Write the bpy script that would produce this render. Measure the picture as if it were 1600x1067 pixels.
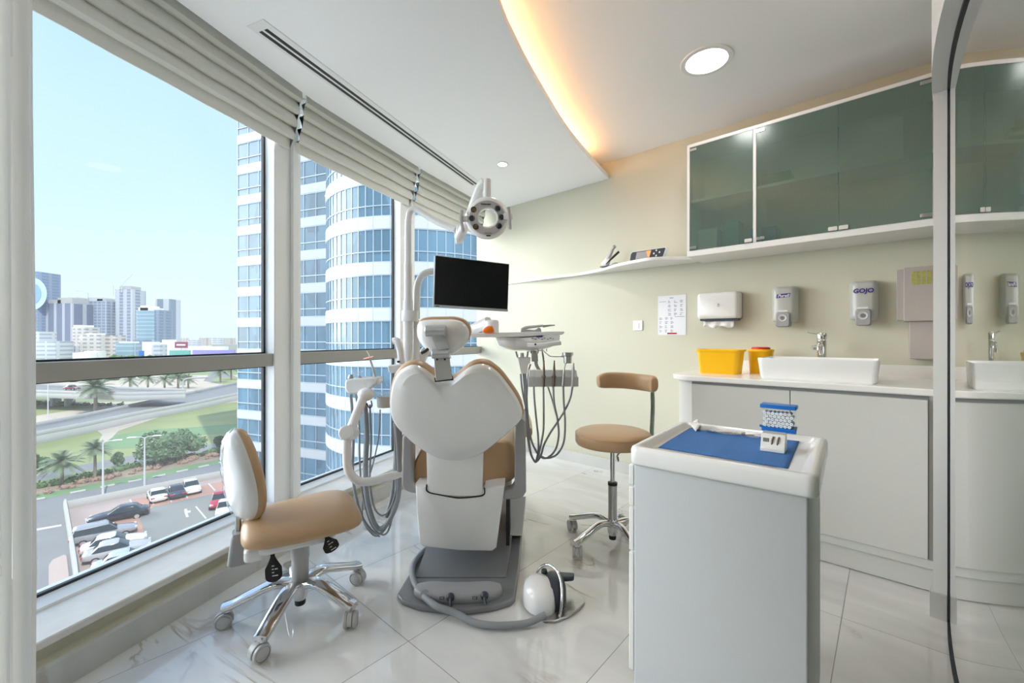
import bpy, bmesh, math, random
from math import pi, sin, cos, radians, sqrt
from mathutils import Vector, Matrix
SC = bpy.context.scene
COL = SC.collection
for _o in list(bpy.data.objects):
    bpy.data.objects.remove(_o)
random.seed(7)

# ------------------------------------------------------------------ camera
F, CX, HY, H = 660.0, 800.0, 530.0, 1.15      # focal length in px, principal column, horizon row, eye height
cam = bpy.data.cameras.new('camera')
cam_o = bpy.data.objects.new('camera', cam)
COL.objects.link(cam_o)
cam.sensor_width = 36.0
cam.lens = F * 36.0 / 1600.0
cam.shift_y = (HY - 533.5) / 1600.0
cam.clip_start = 0.02
cam.clip_end = 6000
cam_o.location = (0, 0, H)
cam_o.rotation_euler = (pi / 2, 0, 0)
SC.camera = cam_o
SC.view_settings.view_transform = 'Standard'
SC.view_settings.look = 'None'
SC.view_settings.exposure = 0.52
SC.view_settings.gamma = 1.0
SC.view_settings.use_curve_mapping = False
SC.cycles.max_bounces = 10
SC.cycles.diffuse_bounces = 6
SC.cycles.glossy_bounces = 5
SC.cycles.transmission_bounces = 8
SC.cycles.transparent_max_bounces = 16
SC.cycles.caustics_reflective = False
SC.cycles.caustics_refractive = False
SC.cycles.sample_clamp_indirect = 6
SC.cycles.use_denoising = True

# ------------------------------------------------------------------ sky
world = bpy.data.worlds.new('sky')
SC.world = world
world.use_nodes = True
nt = world.node_tree
nt.nodes.clear()
wo = nt.nodes.new('ShaderNodeOutputWorld')
wb = nt.nodes.new('ShaderNodeBackground')
tc = nt.nodes.new('ShaderNodeTexCoord')
sx = nt.nodes.new('ShaderNodeSeparateXYZ')
cr = nt.nodes.new('ShaderNodeValToRGB')
nt.links.new(tc.outputs['Generated'], sx.inputs[0])
nt.links.new(sx.outputs['Z'], cr.inputs[0])
nt.links.new(cr.outputs[0], wb.inputs[0])
nt.links.new(wb.outputs[0], wo.inputs[0])
el = cr.color_ramp.elements
el[0].position = 0.0
el[0].color = (0.60, 0.70, 0.80, 1)
el[1].position = 1.0
el[1].color = (0.36, 0.52, 0.82, 1)
for p_, c_ in ((0.05, (0.62, 0.74, 0.84, 1)), (0.25, (0.49, 0.66, 0.87, 1)), (0.55, (0.38, 0.57, 0.90, 1))):
    e_ = el.new(p_)
    e_.color = c_
# added glare out of view beyond the curtain, brightens the room through the windows
dp = nt.nodes.new('ShaderNodeVectorMath'); dp.operation = 'DOT_PRODUCT'
dp.inputs[1].default_value = Vector((-0.98, 0.06, 0.18)).normalized()
nt.links.new(tc.outputs['Generated'], dp.inputs[0])
mr_ = nt.nodes.new('ShaderNodeMapRange')
mr_.inputs[1].default_value = 0.84; mr_.inputs[2].default_value = 0.98
mr_.inputs[3].default_value = 0.0; mr_.inputs[4].default_value = 8.6
mr_.interpolation_type = 'SMOOTHSTEP'
nt.links.new(dp.outputs['Value'], mr_.inputs[0])
wb.inputs[1].default_value = 1.05
wb2 = nt.nodes.new('ShaderNodeBackground'); wb2.inputs[0].default_value = (1.0, 0.96, 0.90, 1)
nt.links.new(mr_.outputs[0], wb2.inputs[1])
wadd = nt.nodes.new('ShaderNodeAddShader')
nt.links.new(wb.outputs[0], wadd.inputs[0]); nt.links.new(wb2.outputs[0], wadd.inputs[1])
nt.links.new(wadd.outputs[0], wo.inputs[0])

sun = bpy.data.lights.new('sun', 'SUN')
sun.energy = 3.3
sun.angle = 0.01
sun.color = (1.0, 0.95, 0.86)
sun_o = bpy.data.objects.new('sun', sun)
COL.objects.link(sun_o)
sun_o.rotation_euler = Vector((0.42, -0.50, 0.76)).to_track_quat('Z', 'Y').to_euler()

# ------------------------------------------------------------------ materials
def _n(nt, t, **kw):
    n = nt.nodes.new(t)
    for k, v in kw.items():
        setattr(n, k, v)
    return n
def mat(name, col, rough=0.5, metal=0.0, coat=0.0, noise=0.0, nscale=20.0, bump=0.0, bscale=60.0,
        spec=0.5, emit=None, estr=0.0, alpha=None, trans=0.0, ior=1.45, sheen=0.0):
    m = bpy.data.materials.new(name)
    m.use_nodes = True
    t = m.node_tree
    b = t.nodes['Principled BSDF']
    c = (*col, 1)
    b.inputs['Base Color'].default_value = c
    b.inputs['Roughness'].default_value = rough
    b.inputs['Metallic'].default_value = metal
    b.inputs['Coat Weight'].default_value = coat
    b.inputs['Coat Roughness'].default_value = 0.06
    b.inputs['Specular IOR Level'].default_value = spec
    b.inputs['Transmission Weight'].default_value = trans
    b.inputs['IOR'].default_value = ior
    b.inputs['Sheen Weight'].default_value = sheen
    if alpha is not None:
        b.inputs['Alpha'].default_value = alpha
    if emit:
        b.inputs['Emission Color'].default_value = (*emit, 1)
        b.inputs['Emission Strength'].default_value = estr
    g = _n(t, 'ShaderNodeNewGeometry')
    if noise > 0:
        nz = _n(t, 'ShaderNodeTexNoise')
        nz.inputs['Scale'].default_value = nscale
        nz.inputs['Detail'].default_value = 4
        t.links.new(g.outputs['Position'], nz.inputs['Vector'])
        mx = _n(t, 'ShaderNodeMix', data_type='RGBA')
        mx.inputs[6].default_value = tuple(min(1, x * (1 - noise)) for x in col) + (1,)
        mx.inputs[7].default_value = tuple(min(1, x * (1 + noise)) for x in col) + (1,)
        t.links.new(nz.outputs[0], mx.inputs[0])
        t.links.new(mx.outputs[2], b.inputs['Base Color'])
    if bump > 0:
        nb = _n(t, 'ShaderNodeTexNoise')
        nb.inputs['Scale'].default_value = bscale
        nb.inputs['Detail'].default_value = 3
        t.links.new(g.outputs['Position'], nb.inputs['Vector'])
        bp = _n(t, 'ShaderNodeBump')
        bp.inputs['Strength'].default_value = bump
        bp.inputs['Distance'].default_value = 0.002
        t.links.new(nb.outputs[0], bp.inputs['Height'])
        t.links.new(bp.outputs[0], b.inputs['Normal'])
    return m

M = {}
M['wall'] = mat('cream_wall_paint', (0.61, 0.60, 0.49), 0.7, noise=0.02, nscale=3, bump=0.05, bscale=180)
M['ceil'] = mat('white_ceiling_paint', (0.90, 0.90, 0.90), 0.8, noise=0.01, nscale=2)
M['white'] = mat('white_gloss_plastic', (0.80, 0.80, 0.80), 0.22, coat=0.35)
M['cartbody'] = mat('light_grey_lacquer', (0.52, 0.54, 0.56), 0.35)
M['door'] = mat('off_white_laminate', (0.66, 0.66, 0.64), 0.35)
M['whitem'] = mat('white_satin_laminate', (0.80, 0.80, 0.79), 0.35)
M['counter'] = mat('white_solid_surface', (0.86, 0.85, 0.83), 0.2, noise=0.01, nscale=60)
M['ceramic'] = mat('white_ceramic', (0.88, 0.88, 0.88), 0.08, coat=0.5)
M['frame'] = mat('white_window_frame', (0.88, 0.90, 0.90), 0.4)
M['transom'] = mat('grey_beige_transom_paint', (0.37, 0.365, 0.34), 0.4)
M['gasket'] = mat('black_rubber_gasket', (0.02, 0.025, 0.03), 0.5)
M['stone'] = mat('cream_sill_stone', (0.72, 0.70, 0.66), 0.35, noise=0.12, nscale=14)
M['tan'] = mat('tan_leather', (0.50, 0.325, 0.185), 0.38, noise=0.04, nscale=9, bump=0.12, bscale=260, coat=0.1)
M['grey'] = mat('mid_grey_plastic', (0.33, 0.33, 0.34), 0.4)
M['lgrey'] = mat('light_grey_plastic', (0.52, 0.52, 0.52), 0.35)
M['basegrey'] = mat('grey_painted_base', (0.20, 0.205, 0.22), 0.3, coat=0.2)
M['hose'] = mat('grey_hose_rubber', (0.27, 0.29, 0.31), 0.4)
M['black'] = mat('black_plastic', (0.012, 0.012, 0.014), 0.35)
M['dark'] = mat('dark_blue_grey_plastic', (0.035, 0.045, 0.06), 0.4)
M['screen'] = mat('black_screen_glass', (0.004, 0.004, 0.005), 0.25, spec=0.3)
M['chrome'] = mat('polished_aluminium', (0.75, 0.75, 0.76), 0.10, metal=1.0)
M['steel'] = mat('brushed_steel', (0.50, 0.50, 0.50), 0.30, metal=1.0)
M['silver'] = mat('silver_painted_metal', (0.55, 0.56, 0.57), 0.32, metal=0.6)
M['dgreen_ctl'] = mat('dispenser_grey', (0.50, 0.51, 0.49), 0.3, coat=0.2)
M['taupe'] = mat('taupe_plastic', (0.43, 0.39, 0.37), 0.5)
M['ygreen'] = mat('yellow_green_gloves', (0.42, 0.44, 0.03), 0.6, noise=0.3, nscale=60)
M['yellow'] = mat('yellow_plastic', (0.90, 0.50, 0.0), 0.35)
M['red'] = mat('red_plastic', (0.55, 0.02, 0.02), 0.35)
M['blue'] = mat('blue_plastic', (0.01, 0.16, 0.55), 0.3)
M['paper'] = mat('white_paper', (0.78, 0.79, 0.84), 0.8)
M['tissue'] = mat('white_tissue', (0.85, 0.85, 0.85), 0.9)
M['ink'] = mat('blue_grey_ink', (0.18, 0.2, 0.3), 0.8)
M['purple'] = mat('purple_print', (0.05, 0.02, 0.22), 0.5)
M['redink'] = mat('red_print', (0.45, 0.03, 0.03), 0.7)
M['orange'] = mat('orange_shield_plastic', (0.90, 0.20, 0.015), 0.2)
M['lampface'] = mat('grey_lamp_face', (0.50, 0.49, 0.49), 0.35)
M['brass'] = mat('worn_brown_metal', (0.17, 0.13, 0.10), 0.4, metal=0.6)
M['blind'] = mat('pale_grey_blind_fabric', (0.78, 0.785, 0.75), 0.85, noise=0.03, nscale=400)
M['cotton'] = mat('white_cotton', (0.94, 0.94, 0.94), 0.95)
M['grey_txt'] = mat('pale_grey_print', (0.6, 0.6, 0.6), 0.7)
M['brown'] = mat('brown_cable', (0.16, 0.09, 0.04), 0.4)

def translucent_cloth(name, col, k):
    m = bpy.data.materials.new(name); m.use_nodes = True
    t = m.node_tree; t.nodes.clear()
    o = _n(t, 'ShaderNodeOutputMaterial'); d = _n(t, 'ShaderNodeBsdfDiffuse'); tl = _n(t, 'ShaderNodeBsdfTranslucent'); mx = _n(t, 'ShaderNodeMixShader')
    g = _n(t, 'ShaderNodeNewGeometry'); nz = _n(t, 'ShaderNodeTexNoise'); nz.inputs['Scale'].default_value = 6
    t.links.new(g.outputs['Position'], nz.inputs['Vector'])
    mc = _n(t, 'ShaderNodeMix', data_type='RGBA')
    mc.inputs[6].default_value = tuple(x * .97 for x in col) + (1,); mc.inputs[7].default_value = (*col, 1)
    t.links.new(nz.outputs[0], mc.inputs[0])
    t.links.new(mc.outputs[2], d.inputs[0]); t.links.new(mc.outputs[2], tl.inputs[0])
    mx.inputs[0].default_value = k
    t.links.new(d.outputs[0], mx.inputs[1]); t.links.new(tl.outputs[0], mx.inputs[2]); t.links.new(mx.outputs[0], o.inputs[0])
    return m
M['curtain'] = translucent_cloth('sheer_white_curtain', (0.95, 0.94, 0.92), 0.5)
def emis(name, col, s):
    m = bpy.data.materials.new(name)
    m.use_nodes = True
    t = m.node_tree
    t.nodes.clear()
    o = _n(t, 'ShaderNodeOutputMaterial')
    e = _n(t, 'ShaderNodeEmission')
    e.inputs[0].default_value = (*col, 1)
    e.inputs[1].default_value = s
    t.links.new(e.outputs[0], o.inputs[0])
    return m
M['lampglow'] = emis('lamp_diffuser_glow', (1.0, 0.97, 0.93), 8.0)
M['spotglow'] = emis('spot_lamp_glow', (1.0, 0.97, 0.93), 20.0)
M['led'] = emis('warm_led_strip', (1.0, 0.50, 0.20), 17.0)

def glass(name, tint, refl, rough=0.0, dust=0.0, frost=None, ior=1.5, frough=0.1):
    """thin pane: see-through tint, fresnel reflection, a little dust or a frosted body"""
    m = bpy.data.materials.new(name)
    m.use_nodes = True
    t = m.node_tree
    t.nodes.clear()
    o = _n(t, 'ShaderNodeOutputMaterial')
    tr = _n(t, 'ShaderNodeBsdfTransparent')
    tr.inputs[0].default_value = (*tint, 1)
    gl = _n(t, 'ShaderNodeBsdfGlossy')
    gl.inputs['Roughness'].default_value = rough
    gl.inputs[0].default_value = (1, 1, 1, 1)
    fr = _n(t, 'ShaderNodeFresnel')
    # the same reflection from either side of the pane
    gb = _n(t, 'ShaderNodeNewGeometry')
    ix = _n(t, 'ShaderNodeMapRange')
    ix.inputs[3].default_value = ior; ix.inputs[4].default_value = 1.0 / ior
    t.links.new(gb.outputs['Backfacing'], ix.inputs[0])
    t.links.new(ix.outputs[0], fr.inputs[0])
    mu = _n(t, 'ShaderNodeMath', operation='MULTIPLY')
    mu.use_clamp = True
    mu.inputs[1].default_value = refl
    t.links.new(fr.outputs[0], mu.inputs[0])
    base = tr.outputs[0]
    if dust > 0:
        nz = _n(t, 'ShaderNodeTexNoise')
        nz.inputs['Scale'].default_value = 1.3
        g = _n(t, 'ShaderNodeNewGeometry')
        t.links.new(g.outputs['Position'], nz.inputs['Vector'])
        ml = _n(t, 'ShaderNodeMath', operation='MULTIPLY')
        ml.inputs[1].default_value = dust * 2
        t.links.new(nz.outputs[0], ml.inputs[0])
        tl = _n(t, 'ShaderNodeBsdfTranslucent')
        tl.inputs[0].default_value = (0.9, 0.9, 0.9, 1)
        mx = _n(t, 'ShaderNodeMixShader')
        t.links.new(ml.outputs[0], mx.inputs[0])
        t.links.new(base, mx.inputs[1])
        t.links.new(tl.outputs[0], mx.inputs[2])
        base = mx.outputs[0]
    if frost:
        df = _n(t, 'ShaderNodeBsdfDiffuse')
        df.inputs[0].default_value = (*frost, 1)
        mx = _n(t, 'ShaderNodeMixShader')
        mx.inputs[0].default_value = 0.30
        t.links.new(base, mx.inputs[1])
        t.links.new(df.outputs[0], mx.inputs[2])
        base = mx.outputs[0]
    ms = _n(t, 'ShaderNodeMixShader')
    t.links.new(mu.outputs[0], ms.inputs[0])
    t.links.new(base, ms.inputs[1])
    t.links.new(gl.outputs[0], ms.inputs[2])
    t.links.new(ms.outputs[0], o.inputs[0])
    return m
M['glass'] = glass('window_glass', (0.93, 0.96, 0.97), 0.025, 0.0, dust=0.022)
M['pglass'] = glass('partition_glass', (0.62, 0.70, 0.64), 2.1, 0.0)
M['fglass'] = glass('frosted_green_glass', (0.70, 0.80, 0.75), 0.7, 0.22, frost=(0.20, 0.27, 0.24))
M['clear'] = glass('clear_plastic', (0.96, 0.97, 0.98), 0.5, 0.05)
M['film'] = glass('clear_plastic_film', (0.97, 0.975, 0.98), 0.8, 0.10)

def marble_mat(name, tiles=True, base=(0.76, 0.755, 0.74), rough=0.03):
    m = bpy.data.materials.new(name)
    m.use_nodes = True
    t = m.node_tree
    L = t.links.new
    b = t.nodes['Principled BSDF']
    g = _n(t, 'ShaderNodeNewGeometry')
    mp = _n(t, 'ShaderNodeMapping')
    mp.vector_type = 'POINT'
    mp.inputs['Rotation'].default_value = (0, 0, math.atan2(0.6656, 0.7463))   # wall axes: x = s, y = n
    L(g.outputs['Position'], mp.inputs[0])
    sp = _n(t, 'ShaderNodeSeparateXYZ')
    L(mp.outputs[0], sp.inputs[0])
    def math_(op, a, bb=None, clamp=False):
        n = _n(t, 'ShaderNodeMath', operation=op)
        n.use_clamp = clamp
        for i, v in enumerate((a, bb)):
            if v is None:
                continue
            if isinstance(v, (int, float)):
                n.inputs[i].default_value = v
            else:
                L(v, n.inputs[i])
        return n.outputs[0]
    u = math_('DIVIDE', math_('ADD', sp.outputs[0], 0.145 + 6.1), 0.61)
    v = math_('DIVIDE', math_('ADD', sp.outputs[1], -0.938 + 12.7), 1.27)
    fu, fv = math_('FLOOR', u), math_('FLOOR', v)
    cell = _n(t, 'ShaderNodeCombineXYZ')
    L(fu, cell.inputs[0]); L(fv, cell.inputs[1])
    wn = _n(t, 'ShaderNodeTexWhiteNoise')
    L(cell.outputs[0], wn.inputs['Vector'])
    off = _n(t, 'ShaderNodeVectorMath', operation='MULTIPLY_ADD')
    L(wn.outputs['Color'], off.inputs[0])
    off.inputs[1].default_value = (9, 9, 9)
    L(mp.outputs[0], off.inputs[2])
    P = off.outputs[0] if tiles else mp.outputs[0]
    # soft grey clouds
    st = _n(t, 'ShaderNodeMapping')
    st.inputs['Rotation'].default_value = (0, 0, 0.7)
    st.inputs['Scale'].default_value = (1.0, 3.2, 1)
    L(P, st.inputs[0])
    n1 = _n(t, 'ShaderNodeTexNoise')
    n1.inputs['Scale'].default_value = 1.6
    n1.inputs['Detail'].default_value = 7
    n1.inputs['Distortion'].default_value = 0.8
    L(st.outputs[0], n1.inputs[0])
    r1 = _n(t, 'ShaderNodeValToRGB')
    e = r1.color_ramp.elements
    e[0].position = 0.30; e[0].color = tuple(x * 0.86 for x in base) + (1,)
    e[1].position = 0.62; e[1].color = (*base, 1)
    L(n1.outputs[0], r1.inputs[0])
    # veins
    n2 = _n(t, 'ShaderNodeTexNoise')
    n2.inputs['Scale'].default_value = 1.15
    n2.inputs['Detail'].default_value = 9
    n2.inputs['Distortion'].default_value = 1.7
    L(st.outputs[0], n2.inputs[0])
    vein = math_('ABSOLUTE', math_('SUBTRACT', n2.outputs[0], 0.5))
    vein = math_('SUBTRACT', 1.0, math_('MULTIPLY', vein, 34.0), True)
    n3 = _n(t, 'ShaderNodeTexNoise')
    n3.inputs['Scale'].default_value = 2.3
    L(P, n3.inputs[0])
    gate = math_('MULTIPLY', math_('SUBTRACT', n3.outputs[0], 0.56), 9.0, True)
    vein = math_('MULTIPLY', vein, gate)
    mx = _n(t, 'ShaderNodeMix', data_type='RGBA')
    L(math_('MULTIPLY', vein, 0.75), mx.inputs[0])
    L(r1.outputs[0], mx.inputs[6])
    mx.inputs[7].default_value = (0.26, 0.16, 0.08, 1)
    col = mx.outputs[2]
    if tiles:
        def line(x, w):
            f = math_('FRACT', x)
            d = math_('MINIMUM', f, math_('SUBTRACT', 1.0, f))
            return math_('LESS_THAN', d, w)
        gr = math_('MAXIMUM', line(u, 0.0024), line(v, 0.0011))
        m2 = _n(t, 'ShaderNodeMix', data_type='RGBA')
        L(gr, m2.inputs[0]); L(col, m2.inputs[6])
        m2.inputs[7].default_value = (0.26, 0.24, 0.22, 1)
        col = m2.outputs[2]
        L(math_('ADD', math_('MULTIPLY', gr, 0.4), rough), b.inputs['Roughness'])
    else:
        b.inputs['Roughness'].default_value = rough
    L(col, b.inputs['Base Color'])
    b.inputs['Specular IOR Level'].default_value = 0.75
    return m
M['floor'] = marble_mat('polished_marble_tiles')
M['skirt'] = marble_mat('marble_skirting', False, (0.60, 0.60, 0.58), 0.2)

# ------------------------------------------------------------------ mesh helpers
def wmat(o):
    m = Matrix.Identity(4)
    while o is not None:
        m = Matrix.LocRotScale(o.location, o.rotation_euler, o.scale) @ m
        o = o.parent
    return m
def smooth_pts(pts, n=8):
    pts = [Vector(p) for p in pts]
    out = []
    for i in range(len(pts) - 1):
        p0 = pts[i - 1] if i else pts[0] * 2 - pts[1]
        p1, p2 = pts[i], pts[i + 1]
        p3 = pts[i + 2] if i + 2 < len(pts) else pts[-1] * 2 - pts[-2]
        for k in range(n):
            t = k / n
            out.append(0.5 * ((2 * p1) + (p2 - p0) * t + (2 * p0 - 5 * p1 + 4 * p2 - p3) * t * t + (3 * p1 - p0 - 3 * p2 + p3) * t ** 3))
    out.append(pts[-1])
    return out
def frames(pts, up=None):
    """tangent, side, up for each point, carried along without twist"""
    T = []
    for i in range(len(pts)):
        a, b = pts[max(0, i - 1)], pts[min(len(pts) - 1, i + 1)]
        T.append((b - a).normalized())
    r = []
    if up is not None:
        up = Vector(up)
        for t in T:
            s = t.cross(up)
            s = s.normalized() if s.length > 1e-4 else Vector((1, 0, 0))
            r.append((t, s, s.cross(t)))
        return r
    u = T[0].orthogonal().normalized()
    for t in T:
        u = (u - t * u.dot(t))
        u = u.normalized() if u.length > 1e-6 else t.orthogonal().normalized()
        r.append((t, t.cross(u), u))
    return r

class MB:
    """collects shapes (given in world coordinates, or in the frame `fr`) into one mesh"""
    def __init__(self, fr=None):
        self.b = bmesh.new()
        self.fr = fr
    def v(self, p):
        p = Vector(p)
        return self.b.verts.new(self.fr @ p if self.fr else p)
    def f(self, vs):
        try:
            return self.b.faces.new(vs)
        except ValueError:
            return None
    def box(self, x0, x1, y0, y1, z0, z1, m=None):
        c = [(x, y, z) for z in (z0, z1) for y in (y0, y1) for x in (x0, x1)]
        v = [self.v(m @ Vector(p) if m else p) for p in c]
        for q in ((0, 2, 3, 1), (4, 5, 7, 6), (0, 1, 5, 4), (2, 6, 7, 3), (0, 4, 6, 2), (1, 3, 7, 5)):
            self.f([v[i] for i in q])
        return self
    def rings(self, rs, close=True, caps=True):
        R = [[self.v(p) for p in r] for r in rs]
        n = len(R[0])
        for a, b in zip(R, R[1:]):
            for i in range(n if close else n - 1):
                j = (i + 1) % n
                self.f([a[i], a[j], b[j], b[i]])
        if caps and close:
            self.f(R[0][::-1]); self.f(R[-1])
        return self
    def cyl(self, p0, p1, r0, r1=None, n=24, caps=True):
        p0, p1 = Vector(p0), Vector(p1)
        r1 = r0 if r1 is None else r1
        t = (p1 - p0).normalized()
        u = t.orthogonal().normalized(); w = t.cross(u)
        rs = [[p + (u * cos(2 * pi * i / n) + w * sin(2 * pi * i / n)) * r for i in range(n)] for p, r in ((p0, r0), (p1, r1))]
        return self.rings(rs, caps=caps)
    def lathe(self, prof, o=(0, 0, 0), ax=(0, 0, 1), n=32, sx=1.0, xdir=None):
        """prof: list of (r, h) along the axis"""
        o, ax = Vector(o), Vector(ax).normalized()
        u = Vector(xdir) if xdir else ax.orthogonal().normalized()
        u = (u - ax * u.dot(ax)).normalized()
        w = ax.cross(u)
        rs = [[o + ax * h + (u * cos(2 * pi * i / n) * sx + w * sin(2 * pi * i / n)) * max(r, 1e-5) for i in range(n)] for r, h in prof]
        return self.rings(rs, caps=True)
    def tube(self, pts, r, n=12, k=8, smooth=True, caps=True):
        pts = smooth_pts(pts, k) if smooth else [Vector(p) for p in pts]
        N = len(pts)
        rs = []
        for i, (p, (t, s, u)) in enumerate(zip(pts, frames(pts))):
            rr = r(i / (N - 1)) if callable(r) else r
            rs.append([p + (s * cos(2 * pi * j / n) + u * sin(2 * pi * j / n)) * rr for j in range(n)])
        return self.rings(rs, caps=caps)
    def sweep(self, pts, w, h, up=(0, 0, 1), n=16, k=6, pw=3.0, smooth=True):
        """rounded-rectangle section, half sizes w (side) and h (up), may vary along the path"""
        pts = smooth_pts(pts, k) if smooth else [Vector(p) for p in pts]
        N = len(pts)
        rs = []
        for i, (p, (t, s, u)) in enumerate(zip(pts, frames(pts, up))):
            f = i / (N - 1)
            ww = w(f) if callable(w) else w
            hh = h(f) if callable(h) else h
            ring = []
            for j in range(n):
                a = 2 * pi * (j + 0.5) / n
                ca, sa = cos(a), sin(a)
                q = (abs(ca) ** pw + abs(sa) ** pw) ** (-1 / pw)
                ring.append(p + s * ca * q * ww + u * sa * q * hh)
            rs.append(ring)
        return self.rings(rs)
    def prism(self, poly, z0, z1, m=None):
        a = [self.v((m @ Vector((x, y, z0))) if m else (x, y, z0)) for x, y in poly]
        b = [self.v((m @ Vector((x, y, z1))) if m else (x, y, z1)) for x, y in poly]
        self.f(a[::-1]); self.f(b)
        n = len(poly)
        for i in range(n):
            j = (i + 1) % n
            self.f([a[i], a[j], b[j], b[i]])
        return self
    def pad(self, outline, nrm, prof):
        """outline: closed 3-D loop; prof: list of (inset scale, height along nrm); first and last are closed with centre points"""
        pts = [Vector(p) for p in outline]
        c = sum(pts, Vector()) / len(pts)
        nrm = Vector(nrm).normalized()
        rs = [[c + (p - c) * s + nrm * h for p in pts] for s, h in prof]
        return self.rings(rs)
    def ball(self, c, rx, ry=None, rz=None, n=16, m=10):
        ry = rx if ry is None else ry
        rz = rx if rz is None else rz
        c = Vector(c)
        rs = []
        for i in range(m + 1):
            a = -pi / 2 + pi * i / m
            q = max(cos(a), 1e-3)
            rs.append([c + Vector((rx * q * cos(2 * pi * j / n), ry * q * sin(2 * pi * j / n), rz * sin(a))) for j in range(n)])
        return self.rings(rs)
    def rbox(self, x0, x1, y0, y1, z0, z1, r=0.01, seg=5, axis='z', m=None):
        """box whose corners seen along `axis` are rounded"""
        if axis == 'z':
            a0, a1, b0, b1, c0, c1 = x0, x1, y0, y1, z0, z1
            f = lambda a, b, c: Vector((a, b, c))
        elif axis == 'y':
            a0, a1, b0, b1, c0, c1 = x0, x1, z0, z1, y0, y1
            f = lambda a, b, c: Vector((a, c, b))
        else:
            a0, a1, b0, b1, c0, c1 = y0, y1, z0, z1, x0, x1
            f = lambda a, b, c: Vector((c, a, b))
        pl = rrect(a0, a1, b0, b1, r, seg)
        rs = [[(m @ f(a, b, c)) if m else f(a, b, c) for a, b in pl] for c in (c0, c1)]
        return self.rings(rs)
    def build(self, name, mt, parent=None, sharp=38, bevel=0.0, bseg=2, sub=0, solid=0.0, kind=None, label=None, own=None):
        bmesh.ops.remove_doubles(self.b, verts=self.b.verts, dist=1e-5)
        bmesh.ops.recalc_face_normals(self.b, faces=self.b.faces)
        me = bpy.data.meshes.new(name)
        if parent is not None:
            self.b.transform(wmat(parent).inverted())
        elif own is not None:
            self.b.transform(own.inverted())
        ang = radians(sharp)
        for fc in self.b.faces:
            fc.smooth = True
        for e in self.b.edges:
            if len(e.link_faces) == 2:
                e.smooth = e.calc_face_angle(0) < ang
        self.b.to_mesh(me)
        self.b.free()
        o = bpy.data.objects.new(name, me)
        COL.objects.link(o)
        me.materials.append(M[mt] if isinstance(mt, str) else mt)
        if parent is not None:
            o.parent = parent
        elif own is not None:
            o.location = own.to_translation(); o.rotation_euler = own.to_euler()
        if solid:
            s = o.modifiers.new('solid', 'SOLIDIFY'); s.thickness = solid; s.offset = 0
        if bevel:
            bv = o.modifiers.new('bevel', 'BEVEL'); bv.width = bevel; bv.segments = bseg
            bv.limit_method = 'ANGLE'; bv.angle_limit = radians(40); bv.harden_normals = False
        if sub:
            s = o.modifiers.new('sub', 'SUBSURF'); s.levels = sub; s.render_levels = sub
        if kind:
            o['kind'] = kind
        if label:
            o['label'] = label
        return o
def rrect(x0, x1, y0, y1, r, seg=5):
    out = []
    for cx, cy, a0 in ((x1 - r, y1 - r, 0), (x0 + r, y1 - r, pi / 2), (x0 + r, y0 + r, pi), (x1 - r, y0 + r, 1.5 * pi)):
        for i in range(seg + 1):
            a = a0 + pi / 2 * i / seg
            out.append((cx + r * cos(a), cy + r * sin(a)))
    return out
def thing(name, label, cat, loc=(0, 0, 0), rotz=0.0, group=None):
    o = bpy.data.objects.new(name, None)
    COL.objects.link(o)
    o.empty_display_size = 0.05
    o.location = loc
    o.rotation_euler = (0, 0, rotz)
    o['label'] = label; o['category'] = cat
    if group:
        o['group'] = group
    return o
def tag(o, label, cat, group=None, kind=None):
    o['label'] = label; o['category'] = cat
    if group: o['group'] = group
    if kind: o['kind'] = kind
    return o
def struct(name, label=None):
    o = bpy.data.objects.new(name, None)
    COL.objects.link(o)
    o['kind'] = 'structure'
    if label: o['label'] = label
    return o
def copy_tree(o, parent=None):
    c = o.copy()
    COL.objects.link(c)
    if parent is not None:
        c.parent = parent
    for ch in list(o.children):
        copy_tree(ch, c)
    return c
def text(s, size, m, name, mt, parent, depth=0.0004, align='CENTER', shear=0.0, bold=0.0):
    """lettering as thin solid mesh; m places its xy plane"""
    cu = bpy.data.curves.new(name, 'FONT')
    cu.body = s; cu.size = size; cu.extrude = depth; cu.align_x = align; cu.align_y = 'CENTER'; cu.shear = shear; cu.offset = bold
    cu.resolution_u = 3
    tmp = bpy.data.objects.new('tmp_text', cu)
    COL.objects.link(tmp)
    dg = bpy.context.evaluated_depsgraph_get()
    me = bpy.data.meshes.new_from_object(tmp.evaluated_get(dg))
    bpy.data.objects.remove(tmp)
    me.transform(wmat(parent).inverted() @ m)
    me.name = name
    me.materials.clear(); me.materials.append(M[mt])
    o = bpy.data.objects.new(name, me)
    COL.objects.link(o); o.parent = parent
    return o
def plane_m(o, x, y):
    """matrix whose local x, y axes lie along the world vectors x, y at the point o"""
    x = Vector(x).normalized(); y = Vector(y).normalized(); z = x.cross(y).normalized(); y = z.cross(x)
    return Matrix(((x.x, y.x, z.x, o[0]), (x.y, y.y, z.y, o[1]), (x.z, y.z, z.z, o[2]), (0, 0, 0, 1)))

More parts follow.
